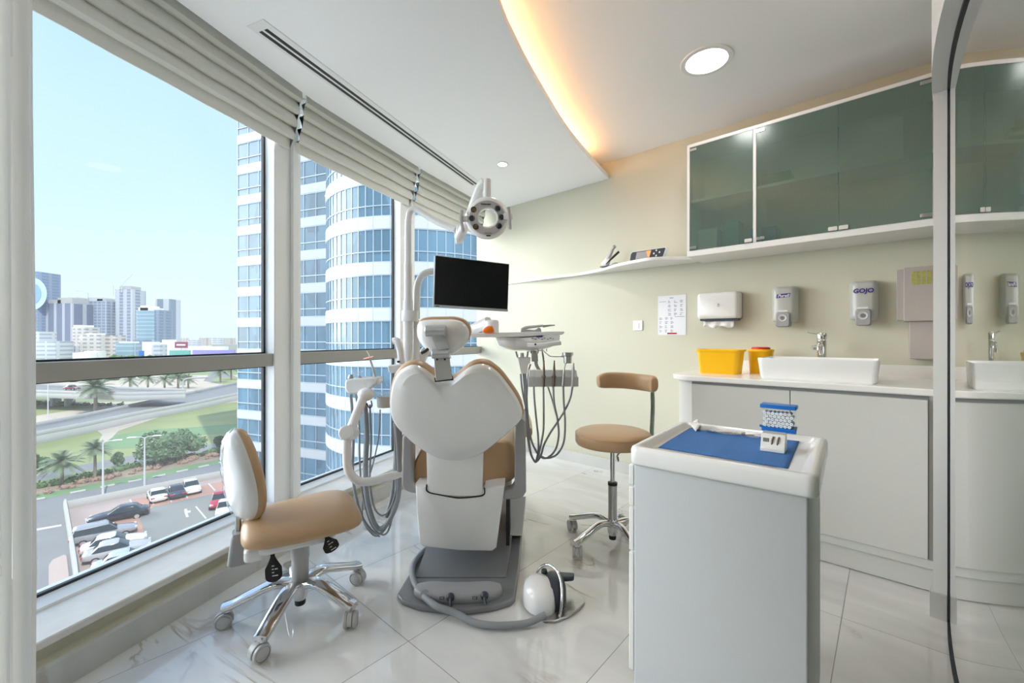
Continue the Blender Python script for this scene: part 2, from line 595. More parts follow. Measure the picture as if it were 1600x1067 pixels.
# plan geometry -------------------------------------------------------------
D = Vector((0.7463, -0.6656, 0)); NW = Vector((0.6656, 0.7463, 0)); WD = 3.347   # cabinet wall: direction, outward normal, distance
WANG = math.atan2(D.y, D.x)
def WP(s, t, z=0.0):                      # s along the wall, t out from the wall into the room
    return D * s + NW * (WD - t) + Vector((0, 0, z))
def P(u, v, Y):
    return Vector(((u - CX) / F * Y, Y, H + (HY - v) / F * Y))
def G(u, v, z=0.0):                       # point at height z seen at (u, v)
    Y = (H - z) * F / (v - HY)
    return Vector(((u - CX) / F * Y, Y, z))
def WS(u, v, t):                          # (s, z) of a pixel on the plane t out from the wall
    a = (u - CX) / F
    Y = (WD - t) / (NW.x * a + NW.y)
    p = Vector((a * Y, Y, 0))
    return p.dot(D), H + (HY - v) / F * Y
WF = Matrix.Rotation(WANG, 4, 'Z')
def wframe(s, t, z=0.0):                  # local x along the wall, y INTO the wall, z up
    return Matrix.Translation(WP(s, t, z)) @ WF
GL = [Vector((-2.968, -2.5)), Vector((-1.43, 2.60)), Vector((-0.968, 3.70)), Vector((-0.398, 4.839))]   # glass line in plan
def offs(e, pts=None):
    """window line moved e metres into the room"""
    pts = pts or GL
    out = []
    ns = []
    for a, b in zip(pts, pts[1:]):
        d = (b - a).normalized()
        ns.append(Vector((d.y, -d.x)))
    for i, p in enumerate(pts):
        if i == 0: out.append(p + ns[0] * e)
        elif i == len(pts) - 1:
            # run along the last facet until the cabinet wall
            q = p + ns[-1] * e
            d = (pts[-1] - pts[-2]).normalized()
            k = (WD - q.dot(NW.xy)) / d.dot(NW.xy)
            out.append(q + d * k)
        else:
            m = (ns[i - 1] + ns[i]).normalized()
            out.append(p + m * (e / m.dot(ns[i])))
    return out
def strip(mb, prof, a=None, b=None):
    """sweeps a closed (e, z) profile along the window line"""
    rows = []
    L = [offs(e) for e, z in prof]
    for i in range(len(GL)):
        rows.append([Vector((L[k][i].x, L[k][i].y, prof[k][1])) for k in range(len(prof))])
    mb.rings(rows if a is None else rows[a:b])
    return mb
# ================================================================== room shell
fac = [tuple(p) for p in GL]
RW = WP(2.5, 0)
flo = MB().prism(fac + [(RW.x, RW.y), (RW.x, -2.5)], -0.25, 0.0).build('floor', 'floor', kind='structure')
MB().prism([tuple(p) for p in offs(-0.10)] + [(RW.x, RW.y), (RW.x, -2.5)], 2.71, 3.0).build('ceiling', 'ceil', kind='structure')
# dropped ceiling, its curved edge shows the cove
edge = [(.8557, 3.722), (.835, 3.706), (.4137, 2.953), (.1505, 2.364), (.0248, 2.044), (-.054, 1.789), (-.13, 1.35), (-.13, .85), (.02, .35), (.30, -.15), (.50, -.8), (.45, -1.7), (.3, -2.5)]
wj = (.835, 3.706)
e3 = smooth_pts([(x, y, 0) for x, y in edge[1:]], 6)
k_ = (WD - Vector(edge[1]).dot(NW.xy)) / 1.0
e3[0] = Vector((edge[1][0], edge[1][1], 0)) + NW * k_
dl = [tuple(p) for p in offs(0.27)]
MB().prism(dl + [(p.x, p.y) for p in e3], 2.565, 2.605).build('ceiling', 'ceil', kind='structure', label='lower white ceiling with a curved edge')
# back of the cove, 18 cm behind the edge
cb = []
for i, p in enumerate(e3):
    a, b = e3[max(0, i - 1)], e3[min(len(e3) - 1, i + 1)]
    d = (b - a).normalized()
    cb.append(p + Vector((d.y, -d.x, 0)) * 0.20)
mbk = MB()
rs_ = [[(p.x, p.y, 2.60), (p.x, p.y, 2.72), (q.x, q.y, 2.72), (q.x, q.y, 2.60)] for p, q in zip(cb, [c + (c - e) * 0.1 for c, e in zip(cb, e3)])]
mbk.rings(rs_).build('trim_1', 'ceil', kind='structure', label='back board of the light cove')
cl = [e + (c - e) * 0.55 for c, e in zip(cb, e3)]
t_ = MB().tube([(p.x, p.y, 2.622) for p in cl[2:]], 0.009, n=8, smooth=False).build('led_strip', 'led')
tag(t_, 'warm orange light strip hidden in the curved ceiling cove', 'light strip')
# pelmet recess face above the blinds
strip(MB(), [(0.255, 2.60), (0.27, 2.60), (0.27, 2.72), (0.255, 2.72)]).build('trim_2', 'ceil', kind='structure')

# cabinet wall and the rest of the shell
sC = Vector((GL[3].x, GL[3].y, 0)).dot(D)
MB(WF).box(sC - 0.01, 2.5, WD, WD + 0.15, -0.2, 3.0).build('wall_back', 'wall', kind='structure', own=wframe(0, 0))
MB().box(RW.x, RW.x + 0.12, -2.5, RW.y + 0.1, 0, 2.72).build('wall_right', 'wall', kind='structure')
MB().box(-3.1, RW.x + 0.12, -2.62, -2.5, 0, 3.0).build('wall_front', 'wall', kind='structure')
# low window wall, skirting, sill
strip(MB(), [(0.285, 0.0), (0.285, 0.090), (0.24, 0.100), (0.24, 0.150), (-0.08, 0.150), (-0.08, -0.4), (0.24, -0.4)]).build('wall_left', 'wall', kind='structure')
strip(MB(), [(0.285, 0.0), (0.304, 0.0), (0.304, 0.095), (0.285, 0.099)]).build('baseboard_left', 'skirt', kind='structure')
strip(MB(), [(0.272, 0.150), (0.272, 0.172), (0.268, 0.176), (0.06, 0.176), (0.06, 0.150)]).build('trim_3', 'stone', kind='structure', label='stone window sill')
strip(MB(), [(-0.10, 2.60), (0.02, 2.60), (0.02, 2.75), (-0.10, 2.75)]).build('trim_4', 'frame', kind='structure')
MB(WF).box(sC + 0.3, -1.02, WD - 0.014, WD, 0, 0.098).build('baseboard_back', 'skirt', kind='structure')

# unseen solid stretch, added to block window light from behind the viewpoint
d_b = (GL[1] - GL[0]).normalized(); n_b = Vector((d_b.y, -d_b.x)); k_b = (0.45 - GL[0].y) / d_b.y
_q = [GL[0] + n_b * -0.1, GL[0] + d_b * k_b + n_b * -0.1, GL[0] + d_b * k_b + n_b * 0.24, GL[0] + n_b * 0.24]
MB().prism([(p.x, p.y) for p in _q], 0.0, 2.72).build('wall_left', 'wall', kind='structure', label='added solid stretch behind the curtain, blocking window light')
def on_line(i, f, e=0.0):
    """point a share f along facet i of the window line, e metres in"""
    L = offs(e)
    return L[i] + (L[i + 1] - L[i]) * f
def facet_box(mb, i, a0, a1, e0, e1, z0, z1):
    """box along facet i between distances a0..a1 (m from its first joint)"""
    d = (GL[i + 1] - GL[i]).normalized(); n = Vector((d.y, -d.x))
    q = []
    for a, e in ((a0, e0), (a1, e0), (a1, e1), (a0, e1)):
        p = GL[i] + d * a + n * e
        q.append((p.x, p.y))
    mb.prism(q, z0, z1)
    return mb
LEN = [(GL[i + 1] - GL[i]).length for i in range(3)]
wins = []
for i in range(3):
    a0 = k_b if i == 0 else 0.09
    a1 = LEN[i] - (0.11 if i < 2 else 0.0)
    w = struct('window_%d' % (i + 1), ('large window beside the curtain', 'middle window', 'narrow window beside the cream wall')[i])
    wins.append(w)
    # frame: sloped bottom rail, thin dark gasket, head rail
    mb = MB()
    d = (GL[i + 1] - GL[i]).normalized(); n = Vector((d.y, -d.x))
    def pt(a, e, z):
        p = GL[i] + d * a + n * e
        return (p.x, p.y, z)
    mb.rings([[pt(a, 0.062, 0.176), pt(a, 0.062, 0.186), pt(a, 0.005, 0.202), pt(a, -0.06, 0.202), pt(a, -0.06, 0.15), pt(a, 0.062, 0.15)] for a in (a0 - 0.05, a1 + 0.05)])
    facet_box(mb, i, a0, a1, -0.05, 0.03, 2.62, 2.70)
    mb.build('bottom_rail', 'frame', w)
    mb = MB()
    facet_box(mb, i, a0, a1, -0.012, 0.006, 0.20, 0.212)
    facet_box(mb, i, a0, a1, -0.012, 0.006, 1.066, 1.074)
    facet_box(mb, i, a0, a1, -0.012, 0.006, 0.985, 0.993)
    if i < 2:
        facet_box(mb, i, a1 - 0.012, a1, -0.012, 0.006, 0.2, 2.65)
    mb.build('gasket', 'gasket', w)
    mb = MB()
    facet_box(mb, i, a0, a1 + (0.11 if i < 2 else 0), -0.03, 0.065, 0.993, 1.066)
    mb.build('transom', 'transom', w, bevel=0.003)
    facet_box(MB(), i, a0, a1, -0.008, -0.002, 1.066, 2.65).build('upper_pane', 'glass', w)
    facet_box(MB(), i, a0, a1, -0.008, -0.002, 0.20, 0.993).build('lower_pane', 'glass', w)
    if i < 2:
        # square mullion post at the end of this facet
        mb = MB()
        facet_box(mb, i, a1, a1 + 0.20, -0.012, 0.075, 0.15, 2.75)
        mb.build('mullion_post', 'frame', w, bevel=0.004)
        mb = MB()
        facet_box(mb, i, a1 + 0.115, a1 + 0.155, 0.075, 0.10, 0.176, 2.75)
        mb.build('blind_guide', 'frame', w, bevel=0.003)

# roman blinds, one per window
bl_lab = ('long pale grey folded blind over the large left window', 'pale grey folded blind over the middle window', 'short pale grey folded blind over the window next to the cream wall')
prof = [(0.095, 2.297), (0.100, 2.360), (0.125, 2.350), (0.138, 2.362), (0.136, 2.385), (0.112, 2.432), (0.142, 2.422), (0.156, 2.434), (0.154, 2.458), (0.130, 2.505), (0.160, 2.495), (0.174, 2.508), (0.172, 2.532), (0.150, 2.575), (0.178, 2.566), (0.192, 2.580), (0.190, 2.62), (0.17, 2.70)]
for i in range(3):
    b = thing('roman_blind', bl_lab[i], 'blind', loc=(GL[i + 1].x, GL[i + 1].y, 2.70), group='roman blinds over the windows')
    d = (GL[i + 1] - GL[i]).normalized(); n = Vector((d.y, -d.x))
    a0 = 0.03 if i else k_b
    a1 = LEN[i] - (0.022 if i < 2 else 0.12)
    mb = MB()
    N = 14 if i else 30
    rows = []
    for j in range(N + 1):
        a = a0 + (a1 - a0) * j / N
        w_ = 0.0018 * sin(j * 1.3 + i)
        r = []
        for e, z in prof:
            p = GL[i] + d * a + n * (e + w_)
            r.append((p.x, p.y, z + 0.3 * w_))
        for e, z in reversed(prof):
            p = GL[i] + d * a + n * (e + w_ - 0.005)
            r.append((p.x, p.y, z + 0.3 * w_))
        rows.append(r)
    mb.rings(rows).build('fabric', 'blind', b, sharp=30)
    mb = MB()
    facet_box(mb, i, a0, a1, 0.10, 0.16, 2.66, 2.71)
    mb.build('headrail', 'frame', b)
    if i:
        mb = MB()
        p = GL[i] + d * (a0 + 0.03) + n * 0.10
        mb.cyl((p.x, p.y, 2.2), (p.x, p.y, 2.45), 0.0015, n=6)
        mb.build('cord', 'frame', b)

# sheer curtain hanging at the left
mb = MB()
rows = []
N = 150
for z in (0.02, 0.6, 1.2, 1.8, 2.3, 2.70):
    r = []
    for j in range(N + 1):
        f = j / N
        x = -1.128 - 0.42 * f
        y = 0.985 + 0.10 * f + 0.017 * sin(f * 75 + 0.15 * z) + 0.007 * sin(f * 190 + z)
        r.append((x + 0.004 * sin(z * 2.1), y, z))
    rows.append(r)
mb.rings(rows, close=False, caps=False)
c_ = mb.build('sheer_curtain', 'curtain')
tag(c_, 'sheer white curtain hanging in fine pleats at the left of the window', 'curtain')

# ceiling fittings -----------------------------------------------------------
def downlight(x, y, z, r, glow, lab, power, grp=None):
    o = thing('downlight', lab, 'ceiling light', loc=(x, y, z), group=grp)
    MB().lathe([(r * 0.80, -0.001), (r * 0.80, -0.006), (r * 0.98, -0.006), (r, -0.002), (r, 0.0)], (x, y, z), n=48).build('trim_ring', 'whitem', o)
    MB().lathe([(0.0001, -0.004), (r * 0.78, -0.004), (r * 0.78, -0.0065), (0.0001, -0.0075)], (x, y, z), n=40).build('diffuser', glow, o)
    if power:
        l = bpy.data.lights.new('downlight_lamp', 'AREA')
        l.shape = 'DISK'; l.size = r * 1.6; l.energy = power; l.color = (1.0, 0.99, 0.975)
        lo = bpy.data.objects.new('downlight_lamp', l)
        COL.objects.link(lo); lo.parent = o; lo.location = (0, 0, -0.012)
    return o
downlight(1.09, 2.367, 2.71, 0.137, 'lampglow', 'large round ceiling light glowing above the wall cabinets', 3)
s_ = downlight(-0.077, 3.408, 2.565, 0.045, 'spotglow', 'tiny round spot light in the lower ceiling near the wall', 4)
for x, y, z, pw in ((1.3, -0.6, 2.71, 3), (-1.3, -1.3, 2.565, 3), (2.9, 0.2, 2.71, 4), (-0.5, -2.1, 2.565, 3)):  # unseen fill lights, added to brighten the room
    downlight(x, y, z, 0.137, 'lampglow', 'added round fill light behind the viewpoint, lighting the front of the room', pw, 'added fill lights behind the viewpoint')

sl = thing('slot_diffuser', 'long white air diffuser with two black slots in the lower ceiling', 'air vent', loc=(-0.73, 2.88, 2.565))
a_, b_ = Vector((-1.149, 1.887, 2.565)), Vector((-0.318, 3.885, 2.565))
dd = (b_ - a_).normalized(); ss = Vector((dd.y, -dd.x, 0))
def slotbox(mb, l0, l1, s0, s1, z0, z1):
    q = [a_ + dd * l + ss * s for l, s in ((l0, s0), (l1, s0), (l1, s1), (l0, s1))]
    mb.prism([(p.x, p.y) for p in q], z0, z1)
Ls = (b_ - a_).length
mb = MB()
e0_, e1_ = 0.0455, Ls - 0.0305
slotbox(mb, e0_, e1_, -0.055, -0.036, 2.562, 2.5655); slotbox(mb, e0_, e1_, -0.014, -0.002, 2.562, 2.5655); slotbox(mb, e0_, e1_, 0.020, 0.055, 2.562, 2.5655)
slotbox(mb, 0, 0.045, -0.055, 0.055, 2.562, 2.5655); slotbox(mb, Ls - 0.03, Ls, -0.055, 0.055, 2.562, 2.5655)
mb.build('frame', 'whitem', sl)
for q in (-0.025, 0.009):
    mb = MB()
    slotbox(mb, 0.045, Ls - 0.03, q - 0.0108, q + 0.0108, 2.5635, 2.5658)
    mb.build('slot', 'black', sl)

# glass partition on the right, curved in plan --------------------------------
RC = 5.0896; HD = radians(223.9); S0 = Vector((1.775, 1.707))
hv = Vector((cos(HD), sin(HD))); Lv = Vector((-hv.y, hv.x)); CC = S0 + Lv * RC
a0_ = math.atan2(S0.y - CC.y, S0.x - CC.x)
def arc(l, off=0.0):
    a = a0_ + l / RC
    return Vector((CC.x + (RC + off) * cos(a), CC.y + (RC + off) * sin(a)))
def arcstrip(mb, o0, o1, z0, z1, l0=0.0, l1=3.4, n=48):
    rs = []
    for i in range(n + 1):
        l = l0 + (l1 - l0) * i / n
        p, q = arc(l, o0), arc(l, o1)
        rs.append([(p.x, p.y, z0), (q.x, q.y, z0), (q.x, q.y, z1), (p.x, p.y, z1)])
    mb.rings(rs)
    return mb
gw = struct('wall_glass', 'curved glass partition')
arcstrip(MB(), -0.005, 0.005, 0.012, 2.165, 0.004).build('glass_panel', 'pglass', gw)
mb = arcstrip(MB(), -0.011, 0.011, 0.0, 0.012)
arcstrip(mb, -0.011, 0.011, 2.155, 2.170)
arcstrip(mb, 0.006, 0.011, 0.0, 2.16, -0.012, 0.012, 2)
arcstrip(mb, -0.011, -0.006, 0.0, 2.16, -0.012, 0.012, 2)
mb.build('channel', 'gasket', gw)
arcstrip(MB(), -0.07, 0.055, 2.168, 2.72, -0.08).build('wall_header', 'whitem', kind='structure')
# slim post that carries the glass, with marble foot
h0 = arc(-0.012) ; tdir = (arc(0.0) - arc(-0.05)).normalized(); nd = Vector((-tdir.y, tdir.x))
def postbox(o0, o1, d0, d1, z0, z1, mb=None):
    # o: across the glass (negative = room side is +), d: depth behind the end of the glass
    mb = mb or MB()
    base = arc(0.0)
    rad = (base - CC).normalized()
    q = []
    for o, d in ((o0, d0), (o1, d0), (o1, d1), (o0, d1)):
        p = base + rad * o - tdir * d
        q.append((p.x, p.y))
    return mb.prism(q, z0, z1)
postbox(0.052, -0.065, 0.012, 0.10, 0.0, 2.2).build('wall_post', 'whitem', kind='structure')
mb = postbox(0.062, 0.012, 0.002, 0.10, 0.0, 0.105)
postbox(-0.012, -0.075, 0.002, 0.10, 0.0, 0.105, mb).build('baseboard_post', 'skirt', kind='structure')
# ================================================================== counter, cabinets, things on the cabinet wall
def wmb(): return MB(WF)     # coordinates: x = s along the wall, y = WD - t, z
def Y_(t): return WD - t
def counter_outline(t1, sl, sr, rl, rr, seg=10):
    pts = [(sl, Y_(0.0))]
    for i in range(seg + 1):
        a = pi + pi / 2 * i / seg
        pts.append((sl + rl + rl * cos(a), Y_(t1) + rl + rl * sin(a)))
    for i in range(seg + 1):
        a = 1.5 * pi + pi / 2 * i / seg
        pts.append((sr - rr + rr * cos(a), Y_(t1) + rr + rr * sin(a)))
    pts.append((sr, Y_(0.0)))
    return pts
SL, SR = -1.06, 0.50
bc = thing('base_cabinet', 'white base cabinet with flat doors under the washbasin counter', 'cabinet', WP(-0.3, 0.35), WANG)
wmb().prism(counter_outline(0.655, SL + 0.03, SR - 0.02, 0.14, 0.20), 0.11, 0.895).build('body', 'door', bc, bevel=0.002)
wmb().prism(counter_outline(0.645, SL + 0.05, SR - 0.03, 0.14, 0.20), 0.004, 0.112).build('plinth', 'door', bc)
wmb().prism(counter_outline(0.665, SL + 0.022, SR - 0.02, 0.14, 0.20), 0.11, 0.152).build('bottom_rail', 'door', bc, bevel=0.002)
for s0, s1 in ((-0.905, -0.3945), (-0.3905, 0.132)):
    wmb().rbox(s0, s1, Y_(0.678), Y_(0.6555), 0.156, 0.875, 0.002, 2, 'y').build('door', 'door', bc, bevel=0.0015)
mb = wmb(); mb.box(-0.908, 0.137, Y_(0.6575), Y_(0.655), 0.153, 0.89)
mb.build('gap_shade', 'grey', bc)  # grey sheet puts the shade of the door gaps into colour
wt = wmb().prism(counter_outline(0.70, SL, SR, 0.16, 0.22, 14), 0.895, 0.927).build('worktop', 'counter', bevel=0.006, bseg=3, own=wframe(-0.3, 0.35, 0.9))
wmb().rbox(-0.98, SR, Y_(0.016), Y_(0.0005), 0.927, 1.0, 0.006, 3, 'y').build('backsplash', 'counter', wt)
tag(wt, 'white solid worktop with rounded end lying on the base cabinet', 'worktop')

# washbasin
zt = 0.927
s0, _ = WS(1183, 590, 0.62); s1, _ = WS(1376, 597, 0.60)
t0_, t1_ = 0.63, 0.30
wb_ = thing('washbasin', 'white rectangular ceramic vessel washbasin standing on the worktop', 'washbasin', WP((s0 + s1) / 2, 0.46, zt), WANG)
mb = wmb()
zb, ztop = zt, 1.045
def rr_(x0, x1, y0, y1, z, r): return [Vector((a, b, z)) for a, b in rrect(x0, x1, y0, y1, r, 6)]
x0, x1, y0, y1 = s0, s1, Y_(t1_) , Y_(t0_)
y0, y1 = min(y0, y1), max(y0, y1)
o = 0.012
mb.rings([rr_(x0 + .02, x1 - .02, y0 + .02, y1 - .02, zb, .02), rr_(x0 + .012, x1 - .012, y0 + .012, y1 - .012, zb + .01, .025), rr_(x0, x1, y0, y1, ztop - .006, .028), rr_(x0 + .001, x1 - .001, y0 + .001, y1 - .001, ztop, .028),
          rr_(x0 + o - .001, x1 - o + .001, y0 + o - .001, y1 - o + .001, ztop, .022), rr_(x0 + o, x1 - o, y0 + o, y1 - o, ztop - .006, .022), rr_(x0 + .03, x1 - .03, y0 + .03, y1 - .03, zb + .03, .04), rr_(x0 + .10, x1 - .10, y0 + .10, y1 - .10, zb + .02, .04)])
mb.build('bowl', 'ceramic', wb_)
wmb().lathe([(0.022, 0), (0.024, 0.003), (0.01, 0.004)], ((x0 + x1) / 2, (y0 + y1) / 2, zb + 0.022), n=24).build('drain', 'chrome', wb_)

# tap: tall chrome column behind the bowl
sf, zf = WS(1284, 556, 0.215)
fc = thing('tap', 'tall chrome lever tap standing behind the washbasin', 'tap', WP(sf, 0.215, zt), WANG)
yf = Y_(0.215)
wmb().lathe([(0.030, 0), (0.030, 0.006), (0.0235, 0.012), (0.0235, 0.175), (0.0245, 0.18), (0.0245, 0.215), (0.022, 0.22)], (sf, yf, zt), n=32).build('column', 'chrome', fc)
wmb().tube([(sf, yf - 0.015, zt + 0.198), (sf, yf - 0.06, zt + 0.203), (sf, yf - 0.115, zt + 0.198), (sf, yf - 0.13, zt + 0.175)], 0.013, n=16).build('spout', 'chrome', fc)
wmb().lathe([(0.0145, 0), (0.0145, 0.018), (0.011, 0.02)], (sf, yf - 0.131, zt + 0.160), n=20).build('aerator', 'chrome', fc)
wmb().cyl((sf - 0.012, yf - 0.008, zt + 0.175), (sf - 0.045, yf - 0.028, zt + 0.172), 0.012, 0.014, 20).build('thermostat_knob', 'chrome', fc)
mb = wmb(); mb.lathe([(0.025, 0), (0.026, 0.006), (0.026, 0.032), (0.022, 0.038)], (sf, yf, zt + 0.222), n=28)
mb.sweep([(sf - 0.01, yf, zt + 0.250), (sf - 0.045, yf - 0.01, zt + 0.258), (sf - 0.07, yf - 0.012, zt + 0.266)], 0.006, 0.003, n=10)
mb.build('lever', 'chrome', fc)
wmb().cyl((sf, yf - 0.0255, zt + 0.238), (sf, yf - 0.0275, zt + 0.238), 0.0035, n=12).build('temperature_mark', 'purple', fc)

# sharps / waste tubs
def tub(name, u0, u1, vt, vb, t, mt, lab, cat, lid=None, roundish=False):
    sa, z1 = WS(u0, vt, t); sb, _ = WS(u1, vt, t)
    z0 = zt
    zt_ = z1
    w = (sb - sa) / 2; sm = (sa + sb) / 2
    o = thing(name, lab, cat, WP(sm, t, z0), WANG)
    mb = wmb()
    dep = w * (0.62 if not roundish else 0.95)
    rr2 = 0.03 if not roundish else w * 0.9
    rs = []
    for k, z in ((0.84, z0), (0.86, z0 + 0.004), (0.97, zt_ - 0.016), (1.03, zt_ - 0.015), (1.05, zt_ - 0.004), (1.02, zt_), (0.95, zt_), (0.94, zt_ - 0.006), (0.80, z0 + 0.01)):
        rs.append([Vector((sm + (a) * k, Y_(t) + b * k, z)) for a, b in rrect(-w, w, -dep, dep, min(rr2, dep * 0.95), 8)])
    mb.rings(rs)
    mb.build('tub', mt, o)
    return o, sm, w, dep, zt_
wb1 = tub('waste_tub', 1093, 1161, 545, 580, 0.36, 'yellow', 'open yellow rectangular plastic tub on the worktop', 'tub')
o2, sm, w, dep, z1 = tub('sharps_bin', 1169, 1209, 545.5, 582, 0.20, 'yellow', 'round yellow sharps bin with red lid half behind the washbasin', 'bin', roundish=True)
mb = wmb(); mb.lathe([(w * 0.72, 0), (w * 0.74, 0.004), (w * 0.72, 0.013), (w * 0.5, 0.016)], (sm, Y_(0.20), z1), n=30)
mb.build('lid', 'red', o2)
mb = wmb(); mb.lathe([(w * 0.93, -0.012), (w * 0.93, 0.001), (w * 0.7, 0.002)], (sm, Y_(0.20), z1), n=30)
mb.build('collar', 'yellow', o2)

# -------- things on the wall
# printed sheet
sa, za = WS(1028, 463, 0.004); sb, _ = WS(1072, 460, 0.004); _, zb2 = WS(1028, 523.5, 0.004)
ps = thing('notice_sheet', 'white printed notice sheet taped to the cream wall', 'notice', WP((sa + sb) / 2, 0.002, zb2), WANG)
wmb().box(sa, sb, Y_(0.003), Y_(0.0008), zb2, za).build('sheet', 'paper', ps)
mb = wmb()
hh = za - zb2; ww = sb - sa
def ink(mb, fx0, fx1, fz0, fz1, t=0.0034):
    mb.box(sa + ww * fx0, sa + ww * fx1, Y_(t), Y_(0.0028), zb2 + hh * fz0, zb2 + hh * fz1)
rr3 = random.Random(3)
for row in range(8):
    z = 0.86 - row * 0.105
    cols = (0.36, 0.57, 0.78) if row < 4 else (0.05, 0.25, 0.45)
    for cxx in cols:
        for q in range(3):
            wd = rr3.uniform(0.04, 0.13)
            ink(mb, cxx + rr3.uniform(0, .02), cxx + wd, z - q * 0.024, z - q * 0.024 + 0.010)
ink(mb, 0.05, 0.3, 0.845, 0.853); ink(mb, 0.42, 0.56, 0.93, 0.945); ink(mb, 0.6, 0.95, 0.455, 0.465)
mb.build('printed_lines', 'ink', ps)
mb = wmb(); ink(mb, 0.34, 0.68, 0.02, 0.06)
mb.build('red_bar', 'redink', ps)

# light switch
ss_, zs = WS(997, 508.5, 0.0)
sw = thing('light_switch', 'small square white light switch low on the cream wall', 'switch', WP(ss_, 0.0, zs), WANG)
wmb().rbox(ss_ - 0.042, ss_ + 0.042, Y_(0.009), Y_(0.0005), zs - 0.042, zs + 0.042, 0.006, 3, 'y').build('plate', 'whitem', sw, bevel=0.002)
wmb().rbox(ss_ - 0.012, ss_ + 0.012, Y_(0.013), Y_(0.008), zs - 0.022, zs + 0.022, 0.003, 3, 'y').build('rocker', 'white', sw)

# paper towel dispenser
sa, za = WS(1088, 458, 0.12); sb, _ = WS(1153, 453.5, 0.12); _, zb2 = WS(1088, 499, 0.12)
pt_ = thing('paper_towel_dispenser', 'white paper towel dispenser with towels sticking out below', 'dispenser', WP((sa + sb) / 2, 0.0, zb2), WANG)
mb = wmb()
def cover(mb, sa, sb, zb, zt, T, r=0.02, e=0.02):
    rs = []
    for k, t in ((0, 0.012), (0, T - 0.03), (0.004, T - 0.014), (0.012, T - 0.004), (0.025, T)):
        rs.append([Vector((a, Y_(t), b)) for a, b in rrect(sa + k, sb - k, zb + k, zt - k, r, 6)])
    return mb.rings(rs)
cover(mb, sa, sb, zb2, za, 0.12, 0.022)
mb.build('cover', 'white', pt_)
wmb().rbox(sa + 0.004, sb + 0.004, Y_(0.014), Y_(0.0005), zb2 - 0.006, za + 0.002, 0.02, 5, 'y').build('back_plate', 'grey', pt_)
wmb().rbox(sa + 0.02, sb - 0.012, Y_(0.10), Y_(0.0135), zb2 - 0.012, zb2 + 0.004, 0.004, 3, 'y').build('outlet', 'dark', pt_)
sm = (sa + sb) / 2
wmb().lathe([(0.004, 0), (0.012, 0.001), (0.010, 0.003)], (sm + 0.01, Y_(0.121), (za + zb2) / 2 + 0.0), ax=(0, -1, 0), n=16, sx=0.55, xdir=(1, 0, 0)).build('lock', 'steel', pt_)
mb = wmb()
rows = []
for q, z in ((0, zb2 - 0.004), (1, zb2 - 0.03), (2, zb2 - 0.058)):
    rows.append([(sa + 0.04 + (sb - sa - 0.075) * j / 16, Y_(0.075 + 0.008 * q + 0.007 * sin(j * 1.1 + q)), z + 0.004 * sin(j * 0.8) * q) for j in range(17)])
mb.rings(rows, close=False, caps=False)
mb.build('paper_towel', 'tissue', pt_, solid=0.002)

# two soap dispensers
def soap(u0, u1, vt, vb, word, lab, badge):
    T = 0.105
    sa, za = WS(u0, vt, T * .6); sb, _ = WS(u1, vt, T * .6); _, zb = WS((u0 + u1) / 2, vb, T)
    w = sb - sa; h = za - zb
    o = thing('soap_dispenser', lab, 'dispenser', WP((sa + sb) / 2, 0, zb), WANG)
    sm = (sa + sb) / 2
    mb = wmb()
    rs = []
    zl = zb + 0.13 * h
    for k, t in ((0.0, 0.0005), (0.0, T * 0.45), (0.006, T * 0.75), (0.018, T * 0.93), (0.030, T)):
        loop = []
        for a, b in rrect(-w / 2 + k, w / 2 - k, zl + k * .6, za - k * .6, 0.022, 6):
            taper = 1 - 0.06 * (1 - (b - zl) / (za - zl))
            loop.append(Vector((sm + a * (1 - 0.05 * ((b - (zl + za) / 2) / h * 2) ** 2), Y_(t), b)))
        rs.append(loop)
    mb.rings(rs).build('housing', 'dgreen_ctl', o)
    mb = wmb()
    for q in (-1, 1):
        mb.box(sm + q * w * .30 - 0.0007, sm + q * w * .30 + 0.0007, Y_(T * 0.965), Y_(T * 0.9), zl + 0.03, za - 0.02)
    mb.build('seam', 'grey', o)
    mb = wmb()
    rs = []
    for k, t in ((0.0, T * 0.6), (0.0, T + 0.012), (0.006, T + 0.022)):
        rs.append([Vector((sm + a, Y_(t), b)) for a, b in rrect(-w * .27 + k, w * .27 - k, zb + k, zb + h * 0.36 - k, 0.014, 5)])
    mb.rings(rs).build('push_bar', 'grey', o)
    wmb().lathe([(0.024, 0), (0.022, 0.002), (0.019, 0.0005), (0.001, -0.001)], (sm, Y_(T + 0.022), zb + h * 0.22), ax=(0, -1, 0), n=28).build('push_mark', 'lgrey', o)
    wmb().box(sm - w * .2, sm + w * .16, Y_(T + 0.001), Y_(T - 0.002), zb + h * 0.375, zb + h * 0.41).build('strip_label', 'whitem', o)
    fm = wframe(sm, T + 0.0025, zb + h * 0.76) @ Matrix.Rotation(pi / 2, 4, 'X')
    if badge:
        mb = wmb()
        q = [(sm - 0.040, -0.014), (sm - 0.034, 0.012), (sm + 0.040, 0.016), (sm + 0.034, -0.010)]
        rs = [[Vector((a, Y_(t), zb + h * 0.76 + b)) for a, b in q] for t in (T - 0.002, T + 0.0015)]
        mb.rings(rs).build('badge', 'purple', o)
        text(word, 0.027, fm, 'brand_lettering', 'whitem', o, shear=0.25, bold=0.0006)
    else:
        text(word, 0.036, fm, 'brand_lettering', 'purple', o, shear=0.1, bold=0.0012)
    return o
soap(1205.5, 1246.5, 449, 511, 'Purell', 'grey hand sanitiser dispenser with purple badge, left of the tap', True)
soap(1326.5, 1373, 440, 509, 'GOJO', 'grey soap dispenser with dark lettering, on the wall right of the tap', False)

